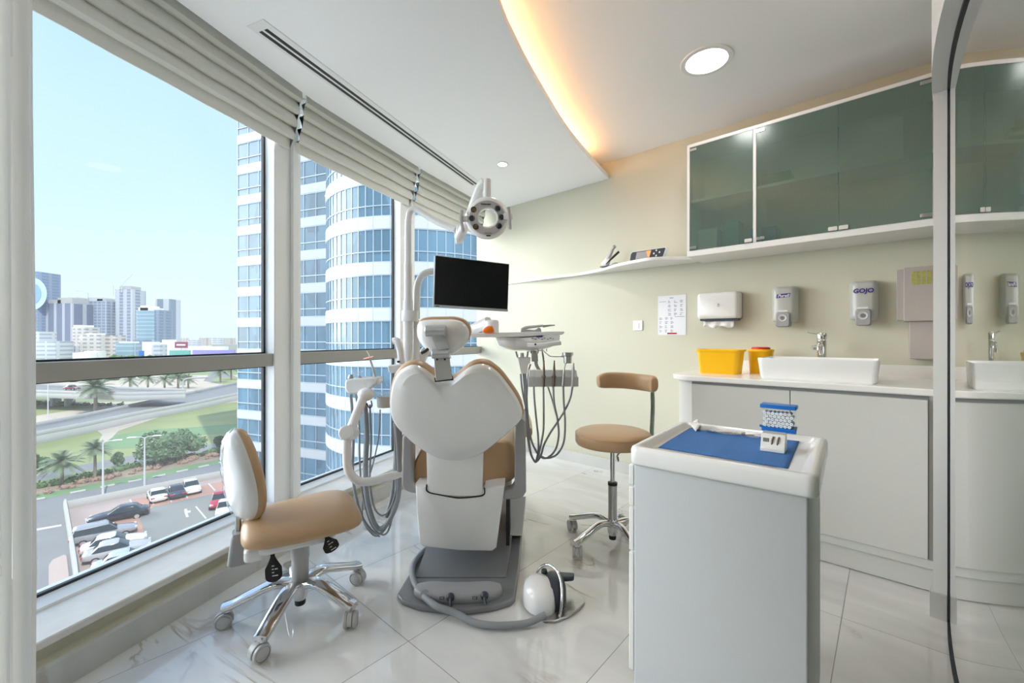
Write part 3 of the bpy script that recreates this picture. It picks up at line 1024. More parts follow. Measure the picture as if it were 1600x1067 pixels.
# taupe apron / glove box on the wall
sa, za = WS(1412, 418.5, 0.11); _, zb = WS(1412, 502, 0.11)
sb = sa + 0.30
gd = thing('glove_dispenser', 'taupe wall box with yellow-green grille above the worktop', 'dispenser', WP(sa + 0.15, 0, zb), WANG)
wmb().rbox(sa, sb, Y_(0.11), Y_(0.0005), zb, za, 0.008, 3, 'y').build('box', 'taupe', gd, bevel=0.003)
wmb().rbox(sa - 0.028, sa + 0.006, Y_(0.075), Y_(0.0005), zb + 0.008, za - 0.004, 0.006, 3, 'y').build('side_flap', 'taupe', gd, bevel=0.002)
g0, gz1 = WS(1424.5, 424.5, 0.112); g1, _ = WS(1455.5, 423.5, 0.112); _, gz0 = WS(1424.5, 445, 0.112)
mb = wmb()
mb.rbox(g0, g1, Y_(0.1125), Y_(0.1095), gz0, gz1, 0.012, 4, 'y')
mb.build('gloves', 'ygreen', gd)
mb = wmb()
for q in range(1, 4):
    x = g0 + (g1 - g0) * q / 4
    mb.box(x - 0.002, x + 0.002, Y_(0.1145), Y_(0.112), gz0, gz1)
for q in range(1, 7):
    z = gz0 + (gz1 - gz0) * q / 7
    mb.box(g0, g1, Y_(0.1145), Y_(0.112), z - 0.0012, z + 0.0012)
mb.build('grille', 'taupe', gd)
sa2, _ = WS(1421, 520, 0.085)
_, zb3 = WS(1421, 560.5, 0.085)
wmb().rbox(sa2, sb - 0.01, Y_(0.085), Y_(0.0005), max(zb3, 1.002), zb, 0.005, 3, 'y').build('lower_box', 'taupe', gd, bevel=0.003)

# -------- wall cabinet with frosted doors
CT = 0.33
sa, _ = WS(1073.4, 400, CT); s1b, _ = WS(1176.5, 300, CT); s2, _ = WS(1310, 300, CT)
s0e, s3 = sa, 0.20
zb, zt2 = 1.745, 2.50
wc = thing('wall_cabinet', 'white wall cabinet with three frosted green glass doors', 'cabinet', WP(-0.45, 0.17, zb), WANG)
th = 0.018
SRc = 0.50
mb = wmb(); mb.box(s0e, SRc, Y_(CT), Y_(0.0005), zb - 0.02, zb + th); mb.build('bottom_board', 'whitem', wc, bevel=0.002)
mb = wmb(); mb.box(s0e, SRc, Y_(CT), Y_(0.0005), zt2 - th, zt2 + 0.004); mb.build('top_board', 'whitem', wc, bevel=0.002)
for x in (s0e, s1b, SRc - th):
    wmb().box(x, x + th, Y_(CT), Y_(0.0005), zb + th, zt2 - th).build('side_board', 'whitem', wc, bevel=0.002)
wmb().box(s0e + th, SRc - th, Y_(0.012), Y_(0.0006), zb + th, zt2 - th).build('back_board', 'whitem', wc)
wmb().box(s0e + th, s1b - 0.001, Y_(CT - 0.03), Y_(0.013), 2.105, 2.123).build('shelf', 'whitem', wc)
wmb().box(s1b + th, SRc - th, Y_(CT - 0.03), Y_(0.013), 2.105, 2.123).build('shelf', 'whitem', wc)
for a, b, side in ((s0e + th + 0.002, s1b - 0.002, -1), (s1b + th + 0.002, s2 - 0.0015, -1), (s2 + 0.0015, 0.165, 1), ):
    d_ = wmb().box(a, b, Y_(CT + 0.001), Y_(CT - 0.005), zb + th + 0.002, zt2 - th - 0.002).build('door', 'fglass', wc, label='frosted green glass door')
    hx = a if side < 0 else b - 0.045
    for z in (zb + th + 0.012, zt2 - th - 0.030):
        wmb().box(hx, hx + 0.045, Y_(CT + 0.006), Y_(CT - 0.008), z, z + 0.018).build('hinge', 'chrome', d_, bevel=0.001)
    cx_ = b - 0.045 if side < 0 else a
    wmb().rbox(cx_, cx_ + 0.042, Y_(CT + 0.008), Y_(CT - 0.008), zb + th + 0.006, zb + th + 0.028, 0.004, 3, 'y').build('catch', 'stone', d_)
# boxes seen dimly through the doors
def shelfbox(s, w, z, h, mt, lab, cat='box', d=0.14):
    o = wmb().rbox(s, s + w, Y_(0.04 + d), Y_(0.04), z, z + h, 0.006, 3, 'y').build('storage_box', M[mt], bevel=0.003, own=wframe(s, 0.1, z))
    return tag(o, lab, cat)
M['green_box'] = mat('green_card', (0.02, 0.28, 0.12), 0.6)
M['teal_box'] = mat('teal_card', (0.05, 0.35, 0.40), 0.6)
shelfbox(-0.66, 0.20, 2.1235, 0.10, 'green_box', 'dim green box on the upper shelf behind the middle frosted door')
shelfbox(-0.69, 0.15, zb + th + 0.0005, 0.12, 'blue', 'dim blue box at the bottom behind the middle frosted door')
shelfbox(-0.86, 0.10, zb + th + 0.0005, 0.20, 'teal_box', 'dim teal box at the bottom behind the left frosted door')
shelfbox(-1.03, 0.13, zb + th + 0.0005, 0.17, 'whitem', 'dim white box at the bottom behind the left frosted door')
shelfbox(-0.10, 0.16, 2.1235, 0.26, 'whitem', 'dim pale box on the upper shelf behind the right frosted door')

# -------- thin curved shelf left of the cabinet
def tt(s):
    # depth of the shelf along the wall
    return None
ctl = []
for u, v in ((800, 440), (857, 434), (900, 428), (935, 420), (965, 411.5), (1008, 403), (1035, 401), (1057, 400.8), (1072, 402)):
    zt_ = 1.762
    Yd = (zt_ - H) * F / (HY - v)
    a = (u - CX) / F
    p = Vector((a * Yd, Yd, 0))
    ctl.append((p.dot(D), WD - p.dot(NW)))
lim = sorted(ctl)
xs = [q[0] for q in lim]
fp = [( -3.40, 0.012), (-2.9, 0.018), (-2.5, 0.045)] + [(s, min(max(t, 0.03), 0.33)) for s, t in lim if s > -2.2]
print('SHELF', fp, 'cab', s0e)
fp[-1] = (max(fp[-1][0], s0e - 0.004), fp[-1][1])
sm_ = smooth_pts([(a, Y_(b), 0) for a, b in fp], 6)
wmb().prism([(fp[0][0], Y_(0.0005))] + [(p.x, p.y) for p in sm_] + [(sm_[-1].x, Y_(0.0005))], 1.737, 1.762).build('wall_shelf', 'whitem', bevel=0.003, own=wframe(-2, 0.1, 1.74))
tag(bpy.data.objects['wall_shelf'], 'thin white curved shelf running along the cream wall beside the wall cabinet', 'shelf')

# curing-light charger and handset on the shelf, apex locator display
sh = 1.7625
s_, z_ = WS(952, 418, 0.14)
cg = thing('handset_charger', 'small white charger holding a wand and a black probe on the curved shelf', 'dental device', WP(s_, 0.13, sh), WANG)
yq = Y_(0.13)
wmb().rbox(s_ - 0.075, s_ + 0.06, yq - 0.045, yq + 0.045, sh, sh + 0.006, 0.012, 4).build('base_mat', 'black', cg)
mb = wmb(); mb.sweep([(s_ - 0.055, yq, sh + 0.015), (s_ - 0.03, yq, sh + 0.045), (s_ - 0.01, yq, sh + 0.075)], lambda f: 0.035 * (1 - .3 * f), lambda f: 0.022 * (1 - .4 * f), up=(0, 1, 0))
mb.build('cradle', 'white', cg)
wmb().sweep([(s_ - 0.045, yq, sh + 0.03), (s_ + 0.0, yq, sh + 0.10), (s_ + 0.03, yq, sh + 0.155)], lambda f: 0.017 - .004 * f, lambda f: 0.015, up=(0, 1, 0)).build('wand', 'lgrey', cg)
wmb().lathe([(0.012, 0), (0.016, 0.006), (0.014, 0.018), (0.006, 0.02)], (s_ + 0.035, yq, sh + 0.158), ax=(0.8, 0, 0.6), n=18).build('wand_tip', 'grey', cg)
wmb().tube([(s_ - 0.02, yq - 0.03, sh + 0.02), (s_ + 0.03, yq - 0.03, sh + 0.06), (s_ + 0.10, yq - 0.03, sh + 0.11)], lambda f: 0.003 + 0.007 * min(1, f * 1.6), n=10).build('probe', 'black', cg)
wmb().ball((s_ + 0.055, yq - 0.01, sh + 0.014), 0.032, 0.02, 0.014).build('foot', 'grey', cg)
s_, z_ = WS(1011, 398, 0.2)
al = thing('display_unit', 'slanted dark display with orange segment and four buttons on the curved shelf', 'dental device', WP(s_, 0.2, sh), WANG)
sA, sB = WS(983, 400, 0.24)[0], WS(1040, 395, 0.24)[0]
yk = Y_(0.24)
mb = wmb()
hx = 0.080
rs = []
for dy in (0.0, 0.06):
    sl_ = [(sA, 0.002), (sB - 0.016, 0.002), (sB, hx - 0.012), (sB - 0.006, hx), (sA + 0.018, hx), (sA + 0.004, hx - 0.012)]
    rs.append([Vector((x, yk + dy + z * 0.25, sh + z)) for x, z in sl_])
mb.rings(rs).build('housing', 'white', al, bevel=0.003)
mb = wmb(); rs = []
for dy in (-0.003, 0.001):
    sl_ = [(sA + 0.006, 0.007), (sB - 0.022, 0.007), (sB - 0.008, hx - 0.012), (sB - 0.014, hx - 0.006), (sA + 0.022, hx - 0.006), (sA + 0.009, hx - 0.018)]
    rs.append([Vector((x, yk + dy + z * 0.25, sh + z)) for x, z in sl_])
mb.rings(rs).build('front_panel', 'grey_panel' if 'grey_panel' in M else 'dark', al)
def ptri(name, pts, mt, dy=-0.0045):
    mb = wmb(); rs = []
    for d2 in (dy, dy + 0.002):
        rs.append([Vector((sA + (sB - sA) * x, yk + d2 + z * hx * 0.25, sh + z * hx)) for x, z in pts])
    mb.rings(rs).build(name, mt, al)
M['amber'] = mat('amber_display', (0.85, 0.32, 0.10), 0.4, emit=(1.0, 0.35, 0.1), estr=0.35)
ptri('screen', [(0.18, .15), (0.57, .15), (0.60, .85), (0.20, .85)], 'grey')
ptri('amber_segment', [(0.47, .85), (0.60, .85), (0.565, .22), (0.53, .22)], 'amber', -0.006)
for bx, bz in ((.74, .78), (.68, .5), (.83, .55), (.75, .25)):
    q = 0.025
    ptri('button', [(bx - q, bz), (bx, bz - .11), (bx + q, bz), (bx, bz + .11)], 'whitem')
# ================================================================== dental unit
def pl(pts, Yf):
    """list of (u, v) -> 3-D points, Yf constant or function of v"""
    return [P(u, v, Yf(v) if callable(Yf) else Yf) for u, v in pts]
def resample(pts, n):
    """closed loop resampled evenly and softened"""
    pts = [Vector(p) for p in pts]
    q = pts + [pts[0]]
    c = []
    N = len(pts)
    for i in range(N):
        p0, p1, p2, p3 = pts[i - 1], pts[i], pts[(i + 1) % N], pts[(i + 2) % N]
        for k in range(6):
            t = k / 6
            c.append(0.5 * ((2 * p1) + (p2 - p0) * t + (2 * p0 - 5 * p1 + 4 * p2 - p3) * t * t + (3 * p1 - p0 - 3 * p2 + p3) * t ** 3))
    c.append(c[0])
    L = [0]
    for a, b in zip(c, c[1:]):
        L.append(L[-1] + (b - a).length)
    out = []
    j = 0
    for i in range(n):
        d = L[-1] * i / n
        while L[j + 1] < d: j += 1
        f = (d - L[j]) / max(1e-9, L[j + 1] - L[j])
        out.append(c[j].lerp(c[j + 1], f))
    return out

dc = thing('dental_chair', 'white and tan dental treatment chair seen from behind, on a grey floor base', 'dental chair', (-0.23, 2.3, 0))
# base plate
base = [(-.509, 1.865), (-.475, 1.822), (-.39, 1.782), (-.28, 1.760), (-.18, 1.756), (-.08, 1.778), (-.005, 1.815), (.013, 1.84), (.04, 2.10), (.06, 2.47), (.075, 3.05), (-.44, 3.05), (-.47, 2.32), (-.49, 2.10)]
MB().prism(base, 0.001, 0.026).build('base_plate', 'basegrey', dc, bevel=0.010, bseg=3)
mb = MB()
mb.rings([[(-.455, 1.99 + 0, .026), (-.03, 1.99, .026), (-.03, 1.99, .030), (-.455, 1.99, .030)],
          [(-.445, 2.30, .026), (.0, 2.30, .026), (.0, 2.30, .075), (-.445, 2.30, .075)],
          [(-.43, 2.95, .026), (.0, 2.95, .026), (.0, 2.95, .085), (-.43, 2.95, .085)]])
mb.build('base_cover', 'basegrey', dc, bevel=0.01, bseg=3)
# foot console: arched raised strip with two knobs
def arcx(x): return 1.875 - 0.045 * (1 - ((x + .235) / .23) ** 2)
mb = MB()
mb.sweep([(x, arcx(x) + 0.02, 0.038) for x in (-.425, -.37, -.3, -.235, -.16, -.10, -.050)], lambda f: 0.058 * (1 - 0.55 * abs(2 * f - 1) ** 4), lambda f: 0.028 * (1 - 0.35 * abs(2 * f - 1) ** 4), n=20)
con = mb.build('foot_console', 'grey', dc)
for x in (-.262, -.118):
    mb = MB()
    y = arcx(x) - 0.040
    mb.lathe([(0.017, 0), (0.018, 0.006), (0.014, 0.020), (0.006, 0.026)], (x, y + 0.012, 0.048), ax=(0, -0.75, 0.66), n=20)
    mb.sweep([(x, y - 0.002, 0.06), (x + 0.004, y - 0.016, 0.046), (x + 0.008, y - 0.026, 0.034)], 0.006, 0.006, n=8)
    mb.build('knob', 'dark', con)
mb = MB()
mb.lathe([(0.020, 0), (0.020, 0.003), (0.001, 0.004)], (-.375, arcx(-.375) - 0.028, 0.050), ax=(0, -0.8, 0.6), n=20)
mb.build('button', 'grey', con)
for x in (-.30, -.160):
    mb = MB()
    y = arcx(x) - 0.038
    for i in range(3):
        for j in range(3):
            if (i, j) != (1, 1):
                m_ = plane_m((x - 0.006 + i * 0.008, y, 0.050 + (j - 1) * 0.005), (1, 0, 0), (0, -0.6, 0.8))
                mb.box(-0.002, 0.002, -0.0016, 0.0016, -0.001, 0.0012, m_)
    mb.build('printed_marks', 'black', con)
# lift column and bellows
MB().rbox(-.36, -.10, 2.35, 2.80, .08, .50, .05).build('lift_column', 'dark', dc)
# white rear housing (faces the viewer)
Yr = 2.00
poly = [(649, 757), (700, 760), (760, 765), (779, 768), (789, 757), (783, 800), (775, 858), (716, 857), (656, 853), (651, 800)]
def ring_at(y, s=1.0, zo=0.0):
    q = [P(u, v, Yr) for u, v in [(649, 756), (666, 757), (668, 765), (715, 777), (755, 773), (757, 762), (771, 759), (789, 757), (786, 778), (781, 815), (776, 855), (770, 860), (716, 859), (662, 853), (655, 848), (651, 800)]]
    c = sum(q, Vector()) / len(q)
    return [Vector((c.x + (p.x - c.x) * s, y, c.z + (p.z - c.z) * s + zo)) for p in q]
MB().rings([ring_at(1.985, .95), ring_at(1.992, .985), ring_at(2.004), ring_at(2.10), ring_at(2.30, 1.0, 0.0)]).build('rear_housing', 'white', dc, sharp=60)
# white side box on the right of the base
mb = MB()
mb.rings([[P(u, v, Y) for u, v in ((796, 778), (822, 775), (820, 800), (816, 837), (797, 837))] for Y in (2.32, 2.62)])
mb.build('side_box', 'whitem', dc, bevel=0.005)
MB().box(-.03, -.012, 2.15, 2.5, .10, .44).build('side_bracket', 'black', dc)
# seat cushion: two halves with a seam
seat = [(643, 735), (652, 712), (668, 697), (740, 690), (790, 688), (805, 700), (808, 735), (800, 750), (776, 754), (650, 754), (643, 748)]
q = resample(pl(seat, 2.12), 64)
MB().pad(q, (0, -1, 0), [(0.94, 0.02), (0.985, 0.008), (1.0, -0.015), (1.0, -0.30), (1.0, -0.50), (0.9, -0.53)]).build('seat_cushion', 'tan', dc, sharp=60)
mb = MB()
mb.tube([P(771, 697, 2.098), P(774, 712, 2.094), P(777, 726, 2.094), P(781, 735, 2.096), P(795, 742, 2.099)], 0.0022, n=6)
mb.build('seam_piping', 'tan', dc)
MB().rbox(-.47, .0, 2.14, 2.60, .405, .445, .03).build('seat_frame', 'lgrey', dc)
# thigh and leg rest beyond the back
mb = MB()
mb.sweep([(-.23, 2.55, .52), (-.22, 2.95, .56), (-.21, 3.35, .52), (-.20, 3.75, .40)], lambda f: .25 - .04 * f, lambda f: .05, n=20)
mb.build('leg_rest', 'tan', dc)
# tan bit of the lowered arm pad on the right, beyond the armrest
mb = MB(); mb.sweep([(.085, 2.5, .60), (.09, 2.7, .61), (.09, 2.95, .60)], .036, .030, n=14); mb.build('arm_pad', 'tan', dc)
# backrest: white shell towards the viewer, tan upholstery beyond
shell = [(634, 575), (645, 572.5), (658, 577), (668, 584), (680, 593), (692, 597.5), (705, 597), (718, 588), (730, 578), (742, 572.5), (754, 571.5), (764, 574), (773, 580), (782, 588), (793, 602), (803, 616), (811, 630), (816, 645), (815, 656), (805, 668), (792, 680), (776, 693), (758, 707), (741, 715.5), (725, 720), (709, 721.5), (694, 720), (678, 715), (662, 706), (645, 694), (629, 679), (616, 664), (610, 650), (608, 633), (610, 612), (615, 594), (623, 582)]
Yb = lambda v: 1.80 + (v - 570) / 150 * 0.17
sh3 = resample(pl(shell, Yb), 96)
nb = Vector((0, -1, -0.30)).normalized() * 1.0
nb = Vector((0, -0.96, -0.36)).normalized()
nb = (P(700, 570, Yb(570)) - P(700, 720, Yb(720))).cross(Vector((1, 0, 0))).normalized()
if nb.y > 0: nb = -nb
prof_ = [(0.02, 0.040), (0.25, 0.0395), (0.50, 0.038), (0.70, 0.034), (0.83, 0.028), (0.845, 0.025), (0.92, 0.017), (0.965, 0.008), (0.99, -0.004), (1.0, -0.016), (0.985, -0.028)]
mb = MB()
c_s = sum(sh3, Vector()) / len(sh3)
mb.rings([[c_s + (p - c_s) * s + nb * h + Vector((0, 0, 0.10 * (1 - s) * (1 if s > .8 else 1 / (1.0001 - s) * .2) if s < 1 else 0)) for p in sh3] for s, h in prof_])
mb.build('backrest_shell', 'white', dc, sharp=25)
MB().pad(sh3, nb, [(0.95, -0.020), (1.012, -0.026), (1.026, -0.036), (1.024, -0.060), (0.99, -0.085), (0.90, -0.10), (0.2, -0.085)]).build('backrest_cushion', 'tan', dc, sharp=60)
# curved spine joining the shell to the rear housing
mb = MB()
pts = [P(711, 700, 1.97), P(711, 725, 1.975), P(711, 750, 1.985), P(711, 772, 1.995)]
mb.sweep(pts, lambda f: 0.133 - 0.004 * f, lambda f: 0.012, up=(0, -1, 0), n=20, pw=6)
mb.build('spine_cover', 'white', dc, sharp=50)
mb = MB()
q = [P(u, v, 1.983) for u, v in ((666.5, 757), (668.5, 768), (690, 773.5), (716, 777.5), (742, 776), (756, 772.5), (757, 762))]
mb.tube(q, 0.0035, n=6, smooth=True)
mb.build('spine_gap', 'black', dc)
# headrest
hr = [(651, 512), (655, 503), (668, 499.5), (690, 499), (708, 499), (722, 503), (730, 511), (733, 521), (730, 533), (721, 545), (709, 553), (700, 556), (688, 557), (673, 551), (660, 541), (652, 527)]
hp = resample(pl(hr, 1.80), 64)
MB().pad(hp, (0, -1, -0.1), [(0.3, 0.036), (0.7, 0.030), (0.9, 0.014), (0.98, 0.002), (1.0, -0.010), (0.98, -0.022)]).build('headrest_shell', 'white', dc, sharp=50)
MB().pad([p + Vector((0.003, 0, 0.008)) for p in hp], (0, -1, -0.1), [(0.95, -0.014), (1.02, -0.022), (1.035, -0.036), (1.01, -0.06), (0.9, -0.075), (0.3, -0.07)]).build('headrest_cushion', 'tan', dc, sharp=60)
mb = MB()
rs = [[P(u, v, Y) for u, v in ((653, 508), (650, 525), (654, 545), (664, 556), (678, 558), (672, 550), (660, 540), (656, 522))] for Y in (1.752, 1.757)]
mb.rings(rs); mb.build('headrest_film', 'film', dc)
hb = MB().cyl(P(665, 517, 1.745), P(697, 516, 1.745), 0.024, n=28).build('headrest_hinge', 'silver', dc, bevel=0.003)
mb = MB()
mb.sweep([P(683, 518, 1.735), P(687, 532, 1.742), P(693, 548, 1.765), P(696, 560, 1.785)], lambda f: 0.026 - 0.002 * f, 0.007, up=(0, -1, 0.2), n=16, pw=6)
mb.build('headrest_link', 'silver', dc)
MB().cyl(P(675, 553, 1.765), P(703, 552, 1.765), 0.020, n=24).build('headrest_hinge', 'silver', dc, bevel=0.003)
mb = MB()
mb.rings([[P(u, v, Y) for u, v in ((677, 556), (702, 555), (707, 592), (681, 595))] for Y in (1.768, 1.785)])
st = mb.build('headrest_post', 'silver', dc, bevel=0.002)
for u in (683, 695):
    MB().cyl(P(u, 561.5, 1.766), P(u, 561.5, 1.770), 0.0045, n=12).build('screw', 'dark', st)
mb = MB(); mb.rings([[P(u, v, Y) for u, v in ((678.5, 590), (707.5, 587), (708.5, 594), (679.5, 597))] for Y in (1.772, 1.790)])
mb.build('post_slot', 'black', dc)
mb = MB(); mb.sweep([P(669, 545, 1.76), P(664, 549, 1.752), P(658, 552, 1.75)], 0.004, 0.006, n=8); mb.build('release_lever', 'dark', dc)
# armrests: U-shaped grey brackets
def armrest(pts, Y0, Y1, nm='armrest'):
    mb = MB()
    q = [[P(u, v, 2.04) for u, v in pts]]
    c = q[0]
    mb.rings([[Vector((p.x, Y, p.z)) for p in c] for Y in (Y0, Y1)])
    return mb.build(nm, 'grey', dc, bevel=0.012, bseg=3)
armrest([(804, 662), (808, 656), (814, 653.5), (819, 656), (821, 664), (821.5, 700), (822, 740), (822, 768), (817, 776), (806, 779), (787, 780), (787, 766), (800, 763), (804, 756), (804, 720)], 2.03, 2.10)
armrest([(626.5, 685), (630, 680), (640, 679), (643, 684), (643.5, 732), (644, 758), (652, 763), (652, 775), (640, 773), (629, 769), (625, 760), (625.5, 730)], 2.06, 2.13)
mb = MB(); mb.sweep([(0.040, 2.07, .735), (0.045, 2.25, .745), (0.05, 2.42, .735)], .028, .020, n=14); mb.build('armrest_pad', 'grey', dc)
mb = MB(); mb.sweep([(-.52, 2.10, .66), (-.53, 2.25, .69), (-.53, 2.42, .68)], .028, .020, n=14); mb.build('armrest_pad', 'grey', dc)

# ------------------------------------------------ pole with operating lamp
YP = 2.62
px = lambda u, Y=YP: (u - CX) / F * Y
pz = lambda v, Y=YP: H + (HY - v) / F * Y
lp = thing('operating_lamp', 'white swing-arm operating lamp with ring-shaped head on a tall pole', 'dental lamp', (px(638), YP, 0.02))
xp = px(637.5)
# foot of the pole hidden behind the chair, on the chair's base
mb = MB(); mb.tube([(-.40, 2.62, .12), (-.46, 2.62, .30), (xp + .01, YP, .52), (xp, YP, .75), (xp, YP, 1.0), (xp, YP, pz(470))], .030, n=20)
mb.build('lower_pole', 'white', lp)
MB().lathe([(0.044, 0), (0.046, 0.008), (0.046, 0.058), (0.044, 0.066)], (xp + 0.012, YP, pz(502)), n=32, sx=1.15, xdir=(1, 0, 0)).build('collar', 'white', lp)
MB().cyl((xp, YP, pz(484)), (xp, YP, pz(411)), 0.0245, n=28).build('upper_pole', 'white', lp)
mb = MB()
mb.tube([(xp, YP, pz(412)), (xp, YP, pz(370)), (xp + .002, YP, pz(345)), (xp + .012, YP, pz(331)), (xp + .04, YP - .005, pz(327)), (xp + .075, YP - .01, pz(331)), (px(680, 2.58), 2.58, pz(345, 2.58)), (px(712, 2.55), 2.55, pz(359, 2.55))], lambda f: 0.0215 if f < .3 else 0.0195, n=18, k=6)
mb.build('swing_arm', 'white', lp)
# counterweight-like knuckle under the arm end
mb = MB()
mb.rings([[P(u, v, Y) for u, v in ((713, 352), (728, 347), (733, 352), (722, 381), (712, 382), (711, 370))] for Y in (2.50, 2.56)])
mb.build('knuckle', 'white', lp, bevel=0.008, bseg=3)
mb = MB()
YL = 2.30
mb.tube([P(716, 372, 2.52), P(727, 352, 2.48), P(737, 328, 2.42), P(748, 296, 2.37), P(757, 283, 2.34)], lambda f: 0.028 - 0.004 * f, n=16)
mb.build('drop_arm', 'white', lp)
MB().cyl(P(761.5, 280, 2.33), P(761, 318, 2.33), 0.0205, 0.0205, 24).build('head_post', 'white', lp, bevel=0.004, bseg=3)
mb = MB(); mb.rings([[P(u, v, Y) for u, v in ((733, 322), (752, 296), (756, 312), (748, 326))] for Y in (2.33, 2.36)])
mb.build('head_bracket', 'white', lp, bevel=0.004)
ax = Vector((0.06, -1, -0.18)).normalized()
hc = P(761.5, 341, YL)
R_ = 0.128
hd = thing('tmp', 'x', 'x') if False else None
mb = MB()
Ro, Ri = 0.106, 0.047
mb.lathe([(Ri, -0.006), (Ri, 0.022), (Ri + .004, 0.026), (Ri + .012, 0.028), (0.088, 0.024), (Ro, 0.010), (Ro + .006, -0.006), (Ro + .002, -0.026), (0.085, -0.036), (Ri + .008, -0.030), (Ri, -0.02), (Ri, -0.006)], hc, ax=ax, n=56, sx=1.06, xdir=(1, 0, 0))
# remove the caps the lathe made so the ring stays open
mb.b.faces.ensure_lookup_table()
for fc in [f for f in mb.b.faces if len(f.verts) > 8]:
    mb.b.faces.remove(fc)
lh = mb.build('lamp_head', 'white', lp)
mb = MB()
u_ = Vector((1, 0, 0)); u_ = (u_ - ax * u_.dot(ax)).normalized(); w_ = ax.cross(u_)
if w_.z < 0: w_ = -w_
ring0, ring1, ring2 = [], [], []
for i in range(56):
    a = 2 * pi * i / 56
    for lst, r, h in ((ring0, Ri + .008, .0285), (ring1, .090, .0255), (ring2, .091, .021)):
        lst.append(hc + ax * h + u_ * cos(a) * r * 1.06 + w_ * sin(a) * r)
mb.rings([ring0, ring1, ring2], caps=False)
mb.build('face_plate', 'lampface', lh)
def onface(a, b, h=0.029): return hc + ax * h + u_ * a + w_ * b
for a, b, cm in ((-.073, .042, 'brown'), (-.083, -.003, 'black'), (-.063, -.047, 'brown'), (.055, .047, 'black'), (.073, .003, 'black'), (.062, -.042, 'black')):
    sp_ = MB().lathe([(0.0155, -0.004), (0.0155, 0.0015), (0.0135, 0.0025), (0.0125, 0.0)], onface(a, b, .027), ax=ax, n=24).build('led_ring', 'black', lh)
    MB().lathe([(0.0105, 0), (0.009, 0.002), (0.001, 0.003)], onface(a, b, .0285), ax=ax, n=20).build('led_lens', 'brown' if cm == 'brown' else 'dark', sp_)
fm = plane_m(onface(-0.008, .070, .0284), u_, w_)
text('Dabarent', 0.014, fm, 'brand_lettering', 'black', lh, bold=0.0004)
mb = MB(); m_ = plane_m(onface(0.005, -.094, .022), u_, w_); mb.box(-.012, .012, -.003, .003, -.002, .002, m_); mb.build('sensor', 'black', lh)
mb = MB(); m_ = plane_m(onface(0.003, -.080, .0262), u_, w_); mb.box(-.02, .02, -.0012, .0012, -.001, .001, m_); mb.build('small_print', 'dark', lh)
for sgn, u0 in ((-1, 722.5), (1, 795.5)):
    x = px(u0, 2.27)
    mb = MB()
    if sgn < 0:
        q = [P(u, v, 2.27) for u, v in ((722, 329), (721, 345), (724, 362))]
    else:
        q = [P(u, v, 2.27) for u, v in ((794.5, 324), (796, 340), (797, 358))]
    mb.sweep(q, 0.0085, 0.011, up=(0, 1, 0), n=12, pw=5)
    h_ = mb.build('handle', 'lampface', lp)
    c_ = P(u0, 342 if sgn < 0 else 338, 2.28)
    MB().cyl(c_ + Vector((-sgn * .03, 0, 0)), c_ + Vector((sgn * .018, 0, 0)), 0.016, n=20).build('handle_hub', 'white', h_)

# ------------------------------------------------ monitor on its own arm
mo = thing('monitor', 'wide black-screened monitor in a slim silver frame above the headrest', 'monitor', (-0.25, 2.72, 1.34))
A = P(681, 398.5, 2.55); B = P(797.5, 412.5, 2.78); Cc = P(792, 486.5, 2.78); Dd = P(677, 480, 2.55)
ux = (B - A).normalized(); uz = (A - Dd).normalized(); uy = ux.cross(uz).normalized()
if uy.y < 0: uy = -uy
W = ((B - A).length + (Cc - Dd).length) / 2; Hh = ((A - Dd).length + (B - Cc).length) / 2
cen = (A + B + Cc + Dd) / 4
mm = plane_m(cen, ux, uz)     # local z = ux x uz
zs_ = 1 if (ux.cross(uz)).y < 0 else -1
def mbox(x0, x1, z0, z1, d0, d1, name, mt, r=0.003, bev=0.0):
    """d measured away from the viewer"""
    mb = MB()
    rs = []
    for d in (d0, d1):
        rs.append([mm @ Vector((a, b, -zs_ * d)) for a, b in rrect(x0, x1, z0, z1, r, 3)])
    return mb.rings(rs).build(name, mt, mo, bevel=bev)
mbox(-W / 2, W / 2, -Hh / 2, Hh / 2, 0.003, 0.028, 'bezel', 'silver', 0.004)
mbox(-W / 2 + .004, W / 2 - .004, -Hh / 2 + .016, Hh / 2 - .004, 0.001, 0.004, 'screen', 'screen', 0.001)
mbox(-W / 2, W / 2, -Hh / 2, -Hh / 2 + .013, -0.001, 0.004, 'chin', 'silver', 0.002)
mbox(-W / 2 + .01, -W / 2 + .035, -Hh / 2 + .004, -Hh / 2 + .009, -0.002, 0.0, 'logo_strip', 'black', 0.0005)
mbox(-.09, .09, -.09, .09, 0.026, 0.055, 'rear_cover', 'lgrey', 0.01)
mb = MB()
mb.tube([P(651, 498, 2.66), P(651, 470, 2.66), P(652, 447, 2.66), P(658, 432, 2.67), P(668, 425.5, 2.68), P(684, 424, 2.70), P(720, 430, 2.74), mm @ Vector((0, 0, -zs_ * .05))], 0.0215, n=18, k=6)
mb.build('support_arm', 'white', mo)
mb = MB(); mb.cyl(P(650.5, 500, 2.66), (px(650.5, 2.66), 2.66, .62), 0.0225, n=20); mb.build('support_pole', 'white', mo)
